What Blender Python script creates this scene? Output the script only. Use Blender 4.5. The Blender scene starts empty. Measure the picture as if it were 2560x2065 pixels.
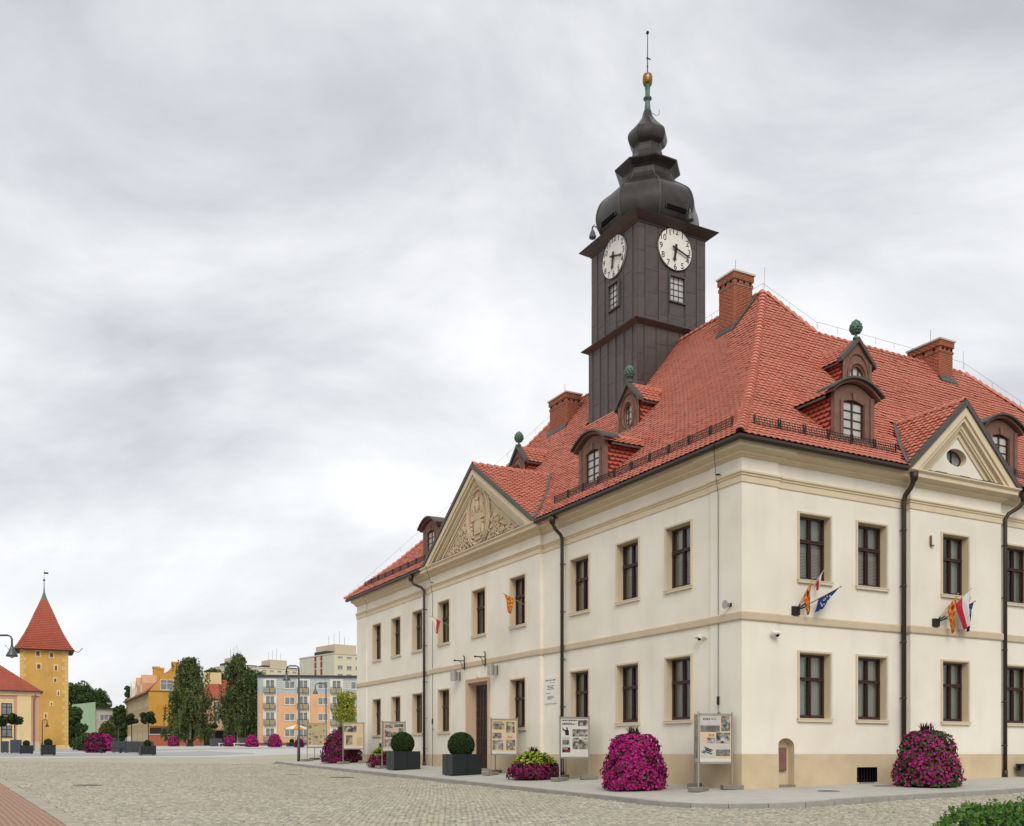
import bpy, math, random
import numpy as np
from mathutils import Vector, Matrix
R = math.radians
random.seed(7); rng = np.random.default_rng(11)
scene = bpy.context.scene
col = scene.collection

# ------------------------------------------------------------------ camera, world, sun, exposure
cam_d = bpy.data.cameras.new('camera'); cam = bpy.data.objects.new('camera', cam_d); col.objects.link(cam)
scene.camera = cam
cam.location = (0, 0, 0); cam.rotation_euler = (R(90), 0, 0)      # eye level is z = 0
cam_d.sensor_fit = 'HORIZONTAL'; cam_d.sensor_width = 36.0
cam_d.lens = 36.0 * 2488.0 / 2560.0
cam_d.shift_x = 0.0; cam_d.shift_y = (1887.0 - 1032.5) / 2560.0
cam_d.clip_start = 0.1; cam_d.clip_end = 6000.0
scene.render.resolution_x = 1024; scene.render.resolution_y = 826

SUN_AZ = Vector((0.06, -1.0)); SUN_EL = R(40)
wd = bpy.data.worlds.new('World'); scene.world = wd; wd.use_nodes = True
nt = wd.node_tree; nt.nodes.clear()
def wn(t, **k):
    n = nt.nodes.new(t)
    for a, b in k.items(): setattr(n, a, b)
    return n
w_out = wn('ShaderNodeOutputWorld'); w_bg = wn('ShaderNodeBackground'); w_bg.inputs['Strength'].default_value = 0.12
sky = wn('ShaderNodeTexSky', sky_type='NISHITA', sun_disc=False, sun_elevation=SUN_EL,
         sun_rotation=math.atan2(SUN_AZ.x, SUN_AZ.y), air_density=1.0, dust_density=2.0)
tc = wn('ShaderNodeTexCoord'); sep = wn('ShaderNodeSeparateXYZ'); nt.links.new(tc.outputs['Generated'], sep.inputs[0])
zmax = wn('ShaderNodeMath', operation='MAXIMUM'); zmax.inputs[1].default_value = 0.0
nt.links.new(sep.outputs['Z'], zmax.inputs[0])
zo = wn('ShaderNodeMath', operation='ADD'); zo.inputs[1].default_value = 0.34; nt.links.new(zmax.outputs[0], zo.inputs[0])
dx = wn('ShaderNodeMath', operation='DIVIDE'); dy = wn('ShaderNodeMath', operation='DIVIDE')
nt.links.new(sep.outputs['X'], dx.inputs[0]); nt.links.new(sep.outputs['Y'], dy.inputs[0])
nt.links.new(zo.outputs[0], dx.inputs[1]); nt.links.new(zo.outputs[0], dy.inputs[1])
cmb = wn('ShaderNodeCombineXYZ'); nt.links.new(dx.outputs[0], cmb.inputs[0]); nt.links.new(dy.outputs[0], cmb.inputs[1])
mp = wn('ShaderNodeMapping'); mp.inputs['Rotation'].default_value = (0, 0, R(38)); mp.inputs['Scale'].default_value = (0.62, 1.25, 1)
mp.inputs['Location'].default_value = (3.1, 1.7, 0)
nt.links.new(cmb.outputs[0], mp.inputs[0])
n1 = wn('ShaderNodeTexNoise'); n1.inputs['Scale'].default_value = 0.95; n1.inputs['Detail'].default_value = 7; n1.inputs['Roughness'].default_value = 0.52; n1.inputs['Distortion'].default_value = 0.35
n2 = wn('ShaderNodeTexNoise'); n2.inputs['Scale'].default_value = 3.4; n2.inputs['Detail'].default_value = 8; n2.inputs['Roughness'].default_value = 0.58; n2.inputs['Distortion'].default_value = 0.5
mp2 = wn('ShaderNodeMapping'); mp2.inputs['Rotation'].default_value = (0, 0, R(-52)); mp2.inputs['Scale'].default_value = (0.45, 1.3, 1); nt.links.new(cmb.outputs[0], mp2.inputs[0])
mp3 = wn('ShaderNodeMapping'); mp3.inputs['Rotation'].default_value = (0, R(38), 0); mp3.inputs['Scale'].default_value = (1.0, 1.0, 1.9); mp3.inputs['Location'].default_value = (2.3, 0.4, 5.1)
nt.links.new(tc.outputs['Generated'], mp3.inputs[0])
n3 = wn('ShaderNodeTexNoise'); n3.inputs['Scale'].default_value = 2.3; n3.inputs['Detail'].default_value = 9; n3.inputs['Roughness'].default_value = 0.57; n3.inputs['Distortion'].default_value = 0.6
nt.links.new(mp3.outputs[0], n3.inputs['Vector'])
nt.links.new(mp.outputs[0], n1.inputs['Vector']); nt.links.new(mp2.outputs[0], n2.inputs['Vector'])
nm = wn('ShaderNodeMix', data_type='FLOAT'); nm.inputs[0].default_value = 0.34
nt.links.new(n1.outputs['Fac'], nm.inputs[2]); nt.links.new(n2.outputs['Fac'], nm.inputs[3])
cr = wn('ShaderNodeValToRGB'); e = cr.color_ramp.elements
e[0].position = 0.35; e[0].color = (0.485, 0.50, 0.54, 1)
e[1].position = 0.60; e[1].color = (0.915, 0.922, 0.935, 1)
m_ = cr.color_ramp.elements.new(0.47); m_.color = (0.68, 0.692, 0.72, 1)
nm2 = wn('ShaderNodeMix', data_type='FLOAT'); nm2.inputs[0].default_value = 0.62
nt.links.new(nm.outputs[0], nm2.inputs[2]); nt.links.new(n3.outputs['Fac'], nm2.inputs[3]); nt.links.new(nm2.outputs[0], cr.inputs[0])
SKYK = 1.0
csc = wn('ShaderNodeVectorMath', operation='SCALE'); csc.inputs['Scale'].default_value = SKYK / 0.12
hz = wn('ShaderNodeMapRange'); hz.inputs[1].default_value = 0.0; hz.inputs[2].default_value = 0.22; hz.inputs[3].default_value = 0.45; hz.inputs[4].default_value = 0.0
nt.links.new(zmax.outputs[0], hz.inputs[0])        # cloud contrast fades in the haze at the horizon
hm = wn('ShaderNodeMix', data_type='RGBA'); hm.inputs[7].default_value = (0.76, 0.77, 0.79, 1)
nt.links.new(hz.outputs[0], hm.inputs[0]); nt.links.new(cr.outputs[0], hm.inputs[6]); nt.links.new(hm.outputs[2], csc.inputs[0])
mx = wn('ShaderNodeMix', data_type='RGBA'); mx.inputs[0].default_value = 0.94
nt.links.new(sky.outputs[0], mx.inputs[6]); nt.links.new(csc.outputs[0], mx.inputs[7])
nt.links.new(mx.outputs[2], w_bg.inputs['Color']); nt.links.new(w_bg.outputs[0], w_out.inputs[0])

sl = bpy.data.lights.new('sun', 'SUN'); sl.energy = 1.5; sl.angle = R(30); sl.color = (1.0, 0.95, 0.87)
so = bpy.data.objects.new('sun', sl); col.objects.link(so)
sd = Vector((SUN_AZ.x, SUN_AZ.y, 0)).normalized() * math.cos(SUN_EL) + Vector((0, 0, math.sin(SUN_EL)))
so.rotation_euler = sd.to_track_quat('Z', 'Y').to_euler()
scene.view_settings.view_transform = 'Standard'; scene.view_settings.look = 'None'
scene.view_settings.exposure = 0.20; scene.view_settings.gamma = 1.0; scene.view_settings.use_curve_mapping = False
try:
    scene.cycles.use_denoising = True; scene.cycles.max_bounces = 6; scene.cycles.transparent_max_bounces = 8
except Exception: pass

# ------------------------------------------------------------------ place: corner of the town hall, axes u (long front) and v (short front)
DL = Vector((-0.4711, 0.8820)); DR = Vector((0.8820, 0.4711)); CO = Vector((6.70, 29.0)); ANG = math.atan2(DR.y, DR.x)
def W(u, v, z=0.0):
    p = CO + DL * u + DR * v
    return Vector((p.x, p.y, z))
def uv_of(X, Y):
    d = Vector((X, Y)) - CO
    return d.dot(DL), d.dot(DR)
def interp(x, T):
    if x <= T[0][0]: return T[0][1]
    for (a, p), (b, q) in zip(T, T[1:]):
        if x <= b: return p + (q - p) * (x - a) / (b - a)
    return T[-1][1]
TA = [(-60, -.79), (-4, -.12), (0, 0), (33, .683), (50, 1.13), (160, 2.5)]
TB = [(-60, -.40), (-4, -.18), (0, 0), (12, .24), (60, .62)]
def zg(u, v): return -1.1 + interp(u, TA) + interp(v, TB)
def zgw(X, Y): return zg(*uv_of(X, Y))
def zgn(u, v):
    return -1.1 + np.interp(u, [a for a, _ in TA], [b for _, b in TA]) + np.interp(v, [a for a, _ in TB], [b for _, b in TB])

# ------------------------------------------------------------------ materials
def mat(name, c, rough=0.8, var=0.12, scale=3.0, big=0.0, bigscale=0.25, bump=0.0, bscale=40.0, metal=0.0, hue=None, tint=0.0, tintc=None, spec=0.4, coord='Object', streak=0.0):
    """principled surface whose colour drifts with two noises; tint adds a per-piece change"""
    m = bpy.data.materials.new(name); m.use_nodes = True
    t = m.node_tree; N = t.nodes; L = t.links; b = N['Principled BSDF']
    b.inputs['Roughness'].default_value = rough; b.inputs['Metallic'].default_value = metal
    b.inputs['Specular IOR Level'].default_value = spec
    co = N.new('ShaderNodeTexCoord')
    c2 = hue if hue else tuple(x * 0.72 for x in c)
    def noise(sc, det=4):
        n = N.new('ShaderNodeTexNoise'); n.inputs['Scale'].default_value = sc; n.inputs['Detail'].default_value = det
        L.new(co.outputs[coord], n.inputs['Vector']); return n
    def ramp(n, lo, hi):
        r = N.new('ShaderNodeMapRange'); r.inputs[1].default_value = lo; r.inputs[2].default_value = hi
        L.new(n.outputs['Fac'], r.inputs[0]); return r
    mixn = N.new('ShaderNodeMix'); mixn.data_type = 'RGBA'
    mixn.inputs[6].default_value = (*c, 1); mixn.inputs[7].default_value = (*c2, 1)
    r = ramp(noise(scale), 0.35, 0.75); k = N.new('ShaderNodeMath'); k.operation = 'MULTIPLY'; k.inputs[1].default_value = min(1, var * 3)
    L.new(r.outputs[0], k.inputs[0]); L.new(k.outputs[0], mixn.inputs[0])
    out = mixn.outputs[2]
    if big:
        g = N.new('ShaderNodeMix'); g.data_type = 'RGBA'; g.blend_type = 'MULTIPLY'
        rr = ramp(noise(bigscale, 6), 0.40, 0.72); kk = N.new('ShaderNodeMath'); kk.operation = 'MULTIPLY'; kk.inputs[1].default_value = big
        L.new(rr.outputs[0], kk.inputs[0]); L.new(kk.outputs[0], g.inputs[0])
        L.new(out, g.inputs[6]); g.inputs[7].default_value = (0.62, 0.58, 0.50, 1); out = g.outputs[2]
    if streak:
        mpn = N.new('ShaderNodeMapping'); mpn.inputs['Scale'].default_value = (0.9, 0.9, 0.22); L.new(co.outputs[coord], mpn.inputs[0])
        sn = N.new('ShaderNodeTexNoise'); sn.inputs['Scale'].default_value = 1.6; sn.inputs['Detail'].default_value = 5; L.new(mpn.outputs[0], sn.inputs['Vector'])
        rr = ramp(sn, 0.52, 0.80); kk = N.new('ShaderNodeMath'); kk.operation = 'MULTIPLY'; kk.inputs[1].default_value = streak
        g = N.new('ShaderNodeMix'); g.data_type = 'RGBA'; g.blend_type = 'MULTIPLY'
        L.new(rr.outputs[0], kk.inputs[0]); L.new(kk.outputs[0], g.inputs[0]); L.new(out, g.inputs[6]); g.inputs[7].default_value = (0.55, 0.50, 0.42, 1); out = g.outputs[2]
    if tint:
        at = N.new('ShaderNodeAttribute'); at.attribute_name = 'tint'; oi = N.new('ShaderNodeObjectInfo')
        ad = N.new('ShaderNodeMath'); ad.operation = 'ADD'; L.new(at.outputs['Fac'], ad.inputs[0]); L.new(oi.outputs['Random'], ad.inputs[1])
        fr = N.new('ShaderNodeMath'); fr.operation = 'FRACT'; L.new(ad.outputs[0], fr.inputs[0])
        g = N.new('ShaderNodeMix'); g.data_type = 'RGBA'
        kk = N.new('ShaderNodeMath'); kk.operation = 'MULTIPLY'; kk.inputs[1].default_value = tint; L.new(fr.outputs[0], kk.inputs[0])
        L.new(kk.outputs[0], g.inputs[0]); L.new(out, g.inputs[6]); g.inputs[7].default_value = (*(tintc if tintc else tuple(x * 0.5 for x in c)), 1); out = g.outputs[2]
    L.new(out, b.inputs['Base Color'])
    if bump:
        bn = N.new('ShaderNodeBump'); bn.inputs['Strength'].default_value = bump; bn.inputs['Distance'].default_value = 0.02
        L.new(noise(bscale, 5).outputs['Fac'], bn.inputs['Height']); L.new(bn.outputs[0], b.inputs['Normal'])
    return m
M = {}
M['plaster'] = mat('cream_plaster', (0.82, 0.77, 0.66), 0.9, 0.05, 1.2, 0.30, 0.5, 0.15, 60, hue=(0.78, 0.715, 0.59), streak=0.15)
M['plinth'] = mat('ochre_plinth_plaster', (0.62, 0.50, 0.335), 0.9, 0.14, 2.0, 0.40, 0.8, 0.2, 50, hue=(0.52, 0.39, 0.24))
M['trim'] = mat('tan_stone_trim', (0.59, 0.48, 0.34), 0.85, 0.08, 2.0, 0.15, 0.5, 0.1, 60)
M['surround'] = mat('pale_surround_paint', (0.66, 0.565, 0.42), 0.85, 0.07, 2.0, 0.15, 0.5)
M['trim_l'] = mat('pale_cornice_paint', (0.70, 0.585, 0.405), 0.85, 0.07, 2.0, 0.15, 0.5, 0.1, 60)
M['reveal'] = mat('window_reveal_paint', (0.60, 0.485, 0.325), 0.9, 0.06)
M['pinktrim'] = mat('pinkish_door_stone', (0.58, 0.40, 0.28), 0.85, 0.08)
M['tile'] = mat('red_clay_tile', (0.60, 0.205, 0.14), 0.62, 0.3, 0.8, 0.40, 0.30, 0.1, 30, hue=(0.53, 0.145, 0.092), tint=0.5, tintc=(0.68, 0.285, 0.20))
M['tilebed'] = mat('dark_roof_bed', (0.09, 0.02, 0.015), 0.9)  # bed coloured dark so the gaps between tiles look shaded
M['scale'] = mat('red_scale_tile', (0.47, 0.085, 0.045), 0.6, 0.12, 2.0, tint=0.35, tintc=(0.52, 0.13, 0.07))
M['brown'] = mat('dormer_brown_paint', (0.22, 0.115, 0.085), 0.75, 0.25, 5.0, 0.35, 1.5, 0.15, 30, hue=(0.13, 0.07, 0.055))
M['lead'] = mat('weathered_sheet_metal', (0.105, 0.084, 0.075), 0.5, 0.3, 2.0, 0.35, 0.9, 0.1, 8, metal=0.3, hue=(0.07, 0.057, 0.052), tint=0.4, tintc=(0.13, 0.10, 0.089), streak=0.2)
M['leadflash'] = mat('grey_lead_flashing', (0.10, 0.09, 0.08), 0.55, 0.2, 3.0, metal=0.3)
M['dome'] = mat('dark_dome_copper', (0.065, 0.058, 0.054), 0.34, 0.3, 2.5, 0.4, 1.2, 0.05, 8, metal=0.55, hue=(0.04, 0.036, 0.034), streak=0.35)
M['verdigris'] = mat('green_copper', (0.12, 0.22, 0.15), 0.6, 0.35, 9.0, hue=(0.03, 0.08, 0.06), metal=0.2)
M['gold'] = mat('aged_gilding', (0.38, 0.20, 0.05), 0.42, 0.5, 6.0, hue=(0.10, 0.05, 0.02), metal=0.7)
M['black'] = mat('near_black', (0.008, 0.007, 0.007), 1.0, 0.1, spec=0.05)
M['gutter'] = mat('brown_gutter_metal', (0.06, 0.045, 0.038), 0.45, 0.2, 4.0, metal=0.4)
M['wood'] = mat('dark_window_wood', (0.048, 0.018, 0.014), 0.45, 0.25, 10.0)
M['door'] = mat('dark_oak_door', (0.040, 0.018, 0.012), 0.5, 0.3, 8.0)
M['curtain'] = mat('pale_curtain', (0.66, 0.66, 0.58), 0.9, 0.15, 2.0, tint=0.8, tintc=(0.22, 0.24, 0.21))
M['blind'] = mat('cream_blind', (0.62, 0.58, 0.48), 0.8, 0.1)
M['brick'] = mat('orange_brick', (0.42, 0.13, 0.065), 0.85, 0.3, 6.0, 0.2, 1.5, 0.2, 40, tint=0.5, tintc=(0.30, 0.12, 0.07))
M['mortar'] = mat('brick_mortar', (0.30, 0.22, 0.17), 0.95, 0.2)
M['capstone'] = mat('pale_chimney_cap', (0.55, 0.50, 0.44), 0.9, 0.15)
M['white'] = mat('white_enamel', (0.78, 0.76, 0.69), 0.5, 0.06, 2.0, 0.1)
M['ink'] = mat('black_paint', (0.015, 0.013, 0.013), 0.5, 0.1)
M['relief'] = mat('sandstone_relief', (0.60, 0.49, 0.33), 0.9, 0.2, 6.0, 0.35, 3.0, hue=(0.50, 0.36, 0.24))
M['relief2'] = mat('pinkish_relief_ground', (0.52, 0.36, 0.24), 0.9, 0.2, 5.0)
M['steel'] = mat('brushed_aluminium', (0.42, 0.40, 0.36), 0.42, 0.1, 6.0, metal=0.7)
M['concrete'] = mat('grey_concrete', (0.24, 0.22, 0.185), 0.95, 0.25, 8.0, 0.3, 3.0, 0.3, 60)
M['kerb'] = mat('granite_kerb', (0.40, 0.38, 0.34), 0.9, 0.2, 14.0, 0.25, 1.5, 0.2, 90, tint=0.3)
M['pot'] = mat('anthracite_planter', (0.017, 0.020, 0.025), 0.42, 0.15, 3.0)
M['potg'] = mat('slate_grey_planter', (0.055, 0.062, 0.072), 0.5, 0.15, 3.0)
M['soil'] = mat('potting_soil', (0.03, 0.02, 0.014), 0.95, 0.3)
M['lampgrey'] = mat('grey_lamp_metal', (0.10, 0.105, 0.105), 0.4, 0.1, 4.0, metal=0.5)
M['iron'] = mat('black_iron', (0.02, 0.018, 0.017), 0.5, 0.1, metal=0.3)
M['bark'] = mat('brown_bark', (0.09, 0.065, 0.045), 0.95, 0.3, 4.0)
M['birchbark'] = mat('pale_birch_bark', (0.45, 0.43, 0.38), 0.9, 0.5, 2.0, hue=(0.08, 0.07, 0.06))

def glass(name, tintc=(0.84, 0.88, 0.86), amount=0.55):
    m = bpy.data.materials.new(name); m.use_nodes = True; t = m.node_tree; N = t.nodes; N.remove(N['Principled BSDF'])
    o = N['Material Output']; tr = N.new('ShaderNodeBsdfTransparent'); tr.inputs[0].default_value = (*tintc, 1)
    gl = N.new('ShaderNodeBsdfGlossy'); gl.inputs['Roughness'].default_value = 0.03
    fr = N.new('ShaderNodeFresnel'); fr.inputs[0].default_value = 1.5
    ad = N.new('ShaderNodeMath'); ad.operation = 'MULTIPLY_ADD'; ad.inputs[1].default_value = 1.0; ad.inputs[2].default_value = 0.05
    ms = N.new('ShaderNodeMixShader'); t.links.new(fr.outputs[0], ad.inputs[0]); t.links.new(ad.outputs[0], ms.inputs[0])
    t.links.new(tr.outputs[0], ms.inputs[1]); t.links.new(gl.outputs[0], ms.inputs[2]); t.links.new(ms.outputs[0], o.inputs[0])
    return m
M['glass'] = glass('window_glass')
M['farglass'] = mat('far_window_glass', (0.10, 0.11, 0.115), 0.12, 0.5, 0.9, hue=(0.28, 0.29, 0.28), spec=0.7, tint=0.5, tintc=(0.20, 0.21, 0.20))

def leafmat(name, c, c2, rough=0.6, trans=0.25):
    m = bpy.data.materials.new(name); m.use_nodes = True; t = m.node_tree; N = t.nodes; L = t.links; b = N['Principled BSDF']
    b.inputs['Roughness'].default_value = rough; b.inputs['Specular IOR Level'].default_value = 0.3
    at = N.new('ShaderNodeAttribute'); at.attribute_name = 'tint'
    g = N.new('ShaderNodeMix'); g.data_type = 'RGBA'; L.new(at.outputs['Fac'], g.inputs[0])
    g.inputs[6].default_value = (*c, 1); g.inputs[7].default_value = (*c2, 1)
    L.new(g.outputs[2], b.inputs['Base Color'])
    if trans:
        tl = N.new('ShaderNodeBsdfTranslucent'); L.new(g.outputs[2], tl.inputs[0]); ms = N.new('ShaderNodeMixShader'); ms.inputs[0].default_value = trans
        L.new(b.outputs[0], ms.inputs[1]); L.new(tl.outputs[0], ms.inputs[2]); L.new(ms.outputs[0], N['Material Output'].inputs[0])
    return m
M['boxleaf'] = leafmat('boxwood_leaf', (0.018, 0.045, 0.010), (0.05, 0.09, 0.02))
M['hedgeleaf'] = leafmat('hedge_leaf', (0.03, 0.11, 0.014), (0.14, 0.25, 0.04))
M['birchleaf'] = leafmat('birch_leaf', (0.06, 0.09, 0.028), (0.18, 0.22, 0.065))
M['treeleaf'] = leafmat('tree_leaf', (0.026, 0.062, 0.016), (0.085, 0.145, 0.035))
M['balleaf'] = leafmat('ball_tree_leaf', (0.020, 0.035, 0.010), (0.06, 0.075, 0.02))
M['olive'] = leafmat('olive_shrub_leaf', (0.05, 0.055, 0.012), (0.13, 0.12, 0.025))
M['yellowleaf'] = leafmat('yellow_green_leaf', (0.18, 0.22, 0.02), (0.42, 0.42, 0.05))
M['limeleaf'] = leafmat('lime_sweet_potato_leaf', (0.22, 0.30, 0.02), (0.42, 0.48, 0.06))
M['petleaf'] = leafmat('petunia_leaf', (0.03, 0.07, 0.015), (0.08, 0.14, 0.03))
M['petal'] = leafmat('magenta_petal', (0.30, 0.003, 0.11), (0.55, 0.02, 0.25), 0.6, 0.2)
M['petal_d'] = leafmat('deep_purple_petal', (0.13, 0.003, 0.045), (0.30, 0.010, 0.12), 0.6, 0.2)
M['darkgrass'] = leafmat('purple_fountain_grass', (0.035, 0.012, 0.012), (0.07, 0.03, 0.025), 0.6, 0.0)
M['core'] = mat('shaded_inner_foliage', (0.008, 0.014, 0.006), 0.95, 0.2)  # near-black colour stands in for shade deep in the foliage

# ------------------------------------------------------------------ mesh helpers
class MB:
    def __init__(s): s.v = []; s.f = []; s.m = []; s.X = None
    def add(s, vs, fs, m=0):
        o = len(s.v)
        if s.X is not None: vs = [s.X @ Vector(p) for p in vs]
        s.v += [tuple(p) for p in vs]; s.f += [tuple(i + o for i in f) for f in fs]; s.m += [m] * len(fs); return s
    def box(s, x0, x1, y0, y1, z0, z1, m=0):
        return s.add([(x0, y0, z0), (x1, y0, z0), (x1, y1, z0), (x0, y1, z0), (x0, y0, z1), (x1, y0, z1), (x1, y1, z1), (x0, y1, z1)],
                     [(0, 3, 2, 1), (4, 5, 6, 7), (0, 1, 5, 4), (1, 2, 6, 5), (2, 3, 7, 6), (3, 0, 4, 7)], m)
    def quad(s, a, b, c, d, m=0): return s.add([a, b, c, d], [(0, 1, 2, 3)], m)
    def poly(s, pts, m=0): return s.add(pts, [tuple(range(len(pts)))], m)
    def ext(s, pts, vec, m=0):
        n = len(pts); q = [tuple(Vector(p) + Vector(vec)) for p in pts]
        fs = [tuple(range(n)), tuple(range(2 * n - 1, n - 1, -1))] + [(i, i + n, (i + 1) % n + n, (i + 1) % n) for i in range(n)]
        return s.add(list(pts) + q, fs, m)
    def tube(s, pts, r, n=6, m=0, r2=None):
        pts = [Vector(p) for p in pts]; rings = []; vs = []; up = Vector((0, 0, 1))
        for i, p in enumerate(pts):
            d = (pts[min(i + 1, len(pts) - 1)] - pts[max(i - 1, 0)])
            d = d.normalized() if d.length > 1e-9 else up
            a = d.cross(Vector((1, 0, 0)) if abs(d.x) < 0.8 else Vector((0, 1, 0))).normalized(); b = d.cross(a)
            rr = r if r2 is None else r + (r2 - r) * i / max(1, len(pts) - 1)
            vs += [tuple(p + (a * math.cos(t) + b * math.sin(t)) * rr) for t in [2 * math.pi * k / n for k in range(n)]]
        fs = []
        for i in range(len(pts) - 1):
            fs += [(i * n + k, i * n + (k + 1) % n, (i + 1) * n + (k + 1) % n, (i + 1) * n + k) for k in range(n)]
        fs += [tuple(range(n - 1, -1, -1)), tuple((len(pts) - 1) * n + k for k in range(n))]
        return s.add(vs, fs, m)
    def lathe(s, prof, n=16, c=(0, 0, 0), m=0, a0=0.0, sq=1.0):
        vs = []
        for r, z in prof: vs += [(c[0] + r * math.cos(a0 + 2 * math.pi * k / n), c[1] + sq * r * math.sin(a0 + 2 * math.pi * k / n), c[2] + z) for k in range(n)]
        fs = []
        for i in range(len(prof) - 1): fs += [(i * n + k, i * n + (k + 1) % n, (i + 1) * n + (k + 1) % n, (i + 1) * n + k) for k in range(n)]
        fs += [tuple(range(n - 1, -1, -1)), tuple((len(prof) - 1) * n + k for k in range(n))]
        return s.add(vs, fs, m)
    def sphere(s, c, r, n=8, k=6, m=0, sc=(1, 1, 1)):
        prof = [(max(1e-4, math.sin(math.pi * i / k)) * r, -math.cos(math.pi * i / k) * r) for i in range(k + 1)]
        vs = [(c[0] + a * math.cos(2 * math.pi * j / n) * sc[0], c[1] + a * math.sin(2 * math.pi * j / n) * sc[1], c[2] + z * sc[2]) for a, z in prof for j in range(n)]
        fs = [(i * n + j, i * n + (j + 1) % n, (i + 1) * n + (j + 1) % n, (i + 1) * n + j) for i in range(k) for j in range(n)]
        return s.add(vs, fs, m)
    def sweep(s, prof, path, m=0):
        """prof = (outward, z) outline, closed; path = plan points, outward on the right-hand side"""
        P = [Vector(p) for p in path]; n = len(prof); vs = []
        for i, p in enumerate(P):
            d0 = (P[i] - P[i - 1]).normalized() if i else None; d1 = (P[i + 1] - P[i]).normalized() if i < len(P) - 1 else None
            d0 = d0 or d1; d1 = d1 or d0
            a = Vector((d0.y, -d0.x)); b = Vector((d1.y, -d1.x)); o = (a + b) / (1 + a.dot(b))
            vs += [(p.x + o.x * q, p.y + o.y * q, z) for q, z in prof]
        fs = [(i * n + k, i * n + (k + 1) % n, (i + 1) * n + (k + 1) % n, (i + 1) * n + k) for i in range(len(P) - 1) for k in range(n)]
        fs += [tuple(range(n)), tuple((len(P) - 1) * n + k for k in range(n - 1, -1, -1))]
        return s.add(vs, fs, m)
    def mesh(s, name, mats):
        me = bpy.data.meshes.new(name); me.from_pydata(s.v, [], s.f)
        for q in (mats if isinstance(mats, (list, tuple)) else [mats]): me.materials.append(M[q])
        if any(s.m): me.polygons.foreach_set('material_index', s.m)
        me.update(); return me
    def build(s, name, mats, parent=None, smooth=False, loc=None, rz=None, kind=None):
        me = s.mesh(name, mats)
        if smooth: me.polygons.foreach_set('use_smooth', [True] * len(me.polygons))
        return put(name, me, parent, loc, rz, kind)
def put(name, me, parent=None, loc=None, rz=None, kind=None, mw=None):
    o = bpy.data.objects.new(name, me); col.objects.link(o)
    if parent is not None: o.parent = parent
    if loc is not None: o.location = loc
    if rz is not None: o.rotation_euler = (0, 0, rz)
    if mw is not None: o.matrix_local = mw
    if kind: o['kind'] = kind
    return o
def npmesh(name, verts, faces, mats, mi=None, tint=None):
    """verts (n,3), faces (m,k) arrays; tint one number per face"""
    me = bpy.data.meshes.new(name); n = len(verts); m, k = faces.shape
    me.vertices.add(n); me.vertices.foreach_set('co', np.ascontiguousarray(verts, dtype=np.float32).ravel())
    me.loops.add(m * k); me.loops.foreach_set('vertex_index', np.ascontiguousarray(faces, dtype=np.int32).ravel())
    me.polygons.add(m); me.polygons.foreach_set('loop_start', np.arange(0, m * k, k, dtype=np.int32))
    for q in mats: me.materials.append(M[q])
    if mi is not None: me.polygons.foreach_set('material_index', np.ascontiguousarray(mi, dtype=np.int32))
    me.update(calc_edges=True)
    if tint is not None:
        a = me.attributes.new('tint', 'FLOAT', 'FACE'); a.data.foreach_set('value', np.ascontiguousarray(tint, dtype=np.float32))
    return me
def thing(name, label, cat, loc=(0, 0, 0), rz=0.0, group=None):
    o = bpy.data.objects.new(name, None); col.objects.link(o); o.location = loc; o.rotation_euler = (0, 0, rz); o.empty_display_size = 0.2
    return tag(o, label, cat, group)
def tag(o, label, cat, group=None):
    o['label'] = label; o['category'] = cat
    if group: o['group'] = group
    return o
def struct(o, label=None):
    o['kind'] = 'structure'
    if label: o['label'] = label
    return o
def copy_tree(o, parent=None):
    c = o.copy(); col.objects.link(c); c.parent = parent
    if parent is not None: c.matrix_parent_inverse = o.matrix_parent_inverse
    for ch in list(o.children): copy_tree(ch, c)
    return c
def leaves(P, Nn, size, aspect=1.0, jit=0.6, fold=False, droop=0.0):
    """quads (n,4,3) at points P facing normals Nn with random spin"""
    n = len(P); N = Nn + rng.normal(0, jit, (n, 3)); N /= np.linalg.norm(N, axis=1, keepdims=True) + 1e-9
    A = rng.normal(0, 1, (n, 3)); A[:, 2] -= droop; A -= (A * N).sum(1, keepdims=True) * N; A /= np.linalg.norm(A, axis=1, keepdims=True) + 1e-9
    B = np.cross(N, A); s = (size * rng.uniform(0.7, 1.3, n))[:, None]
    return np.stack([P - A * s * .5 * aspect, P + B * s * .42 + N * s * .1, P + A * s * .55 * aspect, P - B * s * .42 + N * s * .1], 1)
def leafobj(name, Q, m, parent, tint=None, kind=None, loc=None):
    n = len(Q); me = npmesh(name, Q.reshape(-1, 3), np.arange(n * 4).reshape(n, 4), [m], None, rng.uniform(0, 1, n) if tint is None else tint)
    return put(name, me, parent, loc, None, kind)
# ------------------------------------------------------------------ ground
def sheet(name, us, vs, dz, m, label):
    us = np.array(sorted(set(us))); vs = np.array(sorted(set(vs)))
    U, V = np.meshgrid(us, vs, indexing='ij'); Z = zgn(U, V) + dz
    X = CO.x + DL.x * U + DR.x * V; Y = CO.y + DL.y * U + DR.y * V
    a, b = U.shape; idx = np.arange(a * b).reshape(a, b)
    F = np.stack([idx[:-1, :-1], idx[:-1, 1:], idx[1:, 1:], idx[1:, :-1]], -1).reshape(-1, 4)
    return struct(put(name, npmesh(name, np.stack([X, Y, Z], -1).reshape(-1, 3), F, [m])), label)
UB = [a for a, _ in TA]; VB = [a for a, _ in TB]
M['ground'] = mat('distant_paving', (0.34, 0.32, 0.28), 0.95, 0.15, 0.4, coord='Object')
M['cobbed'] = mat('sandy_joint_bed', (0.115, 0.10, 0.072), 0.98, 0.3, 3.0, 0.25, 0.6, hue=(0.075, 0.085, 0.045))
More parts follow.
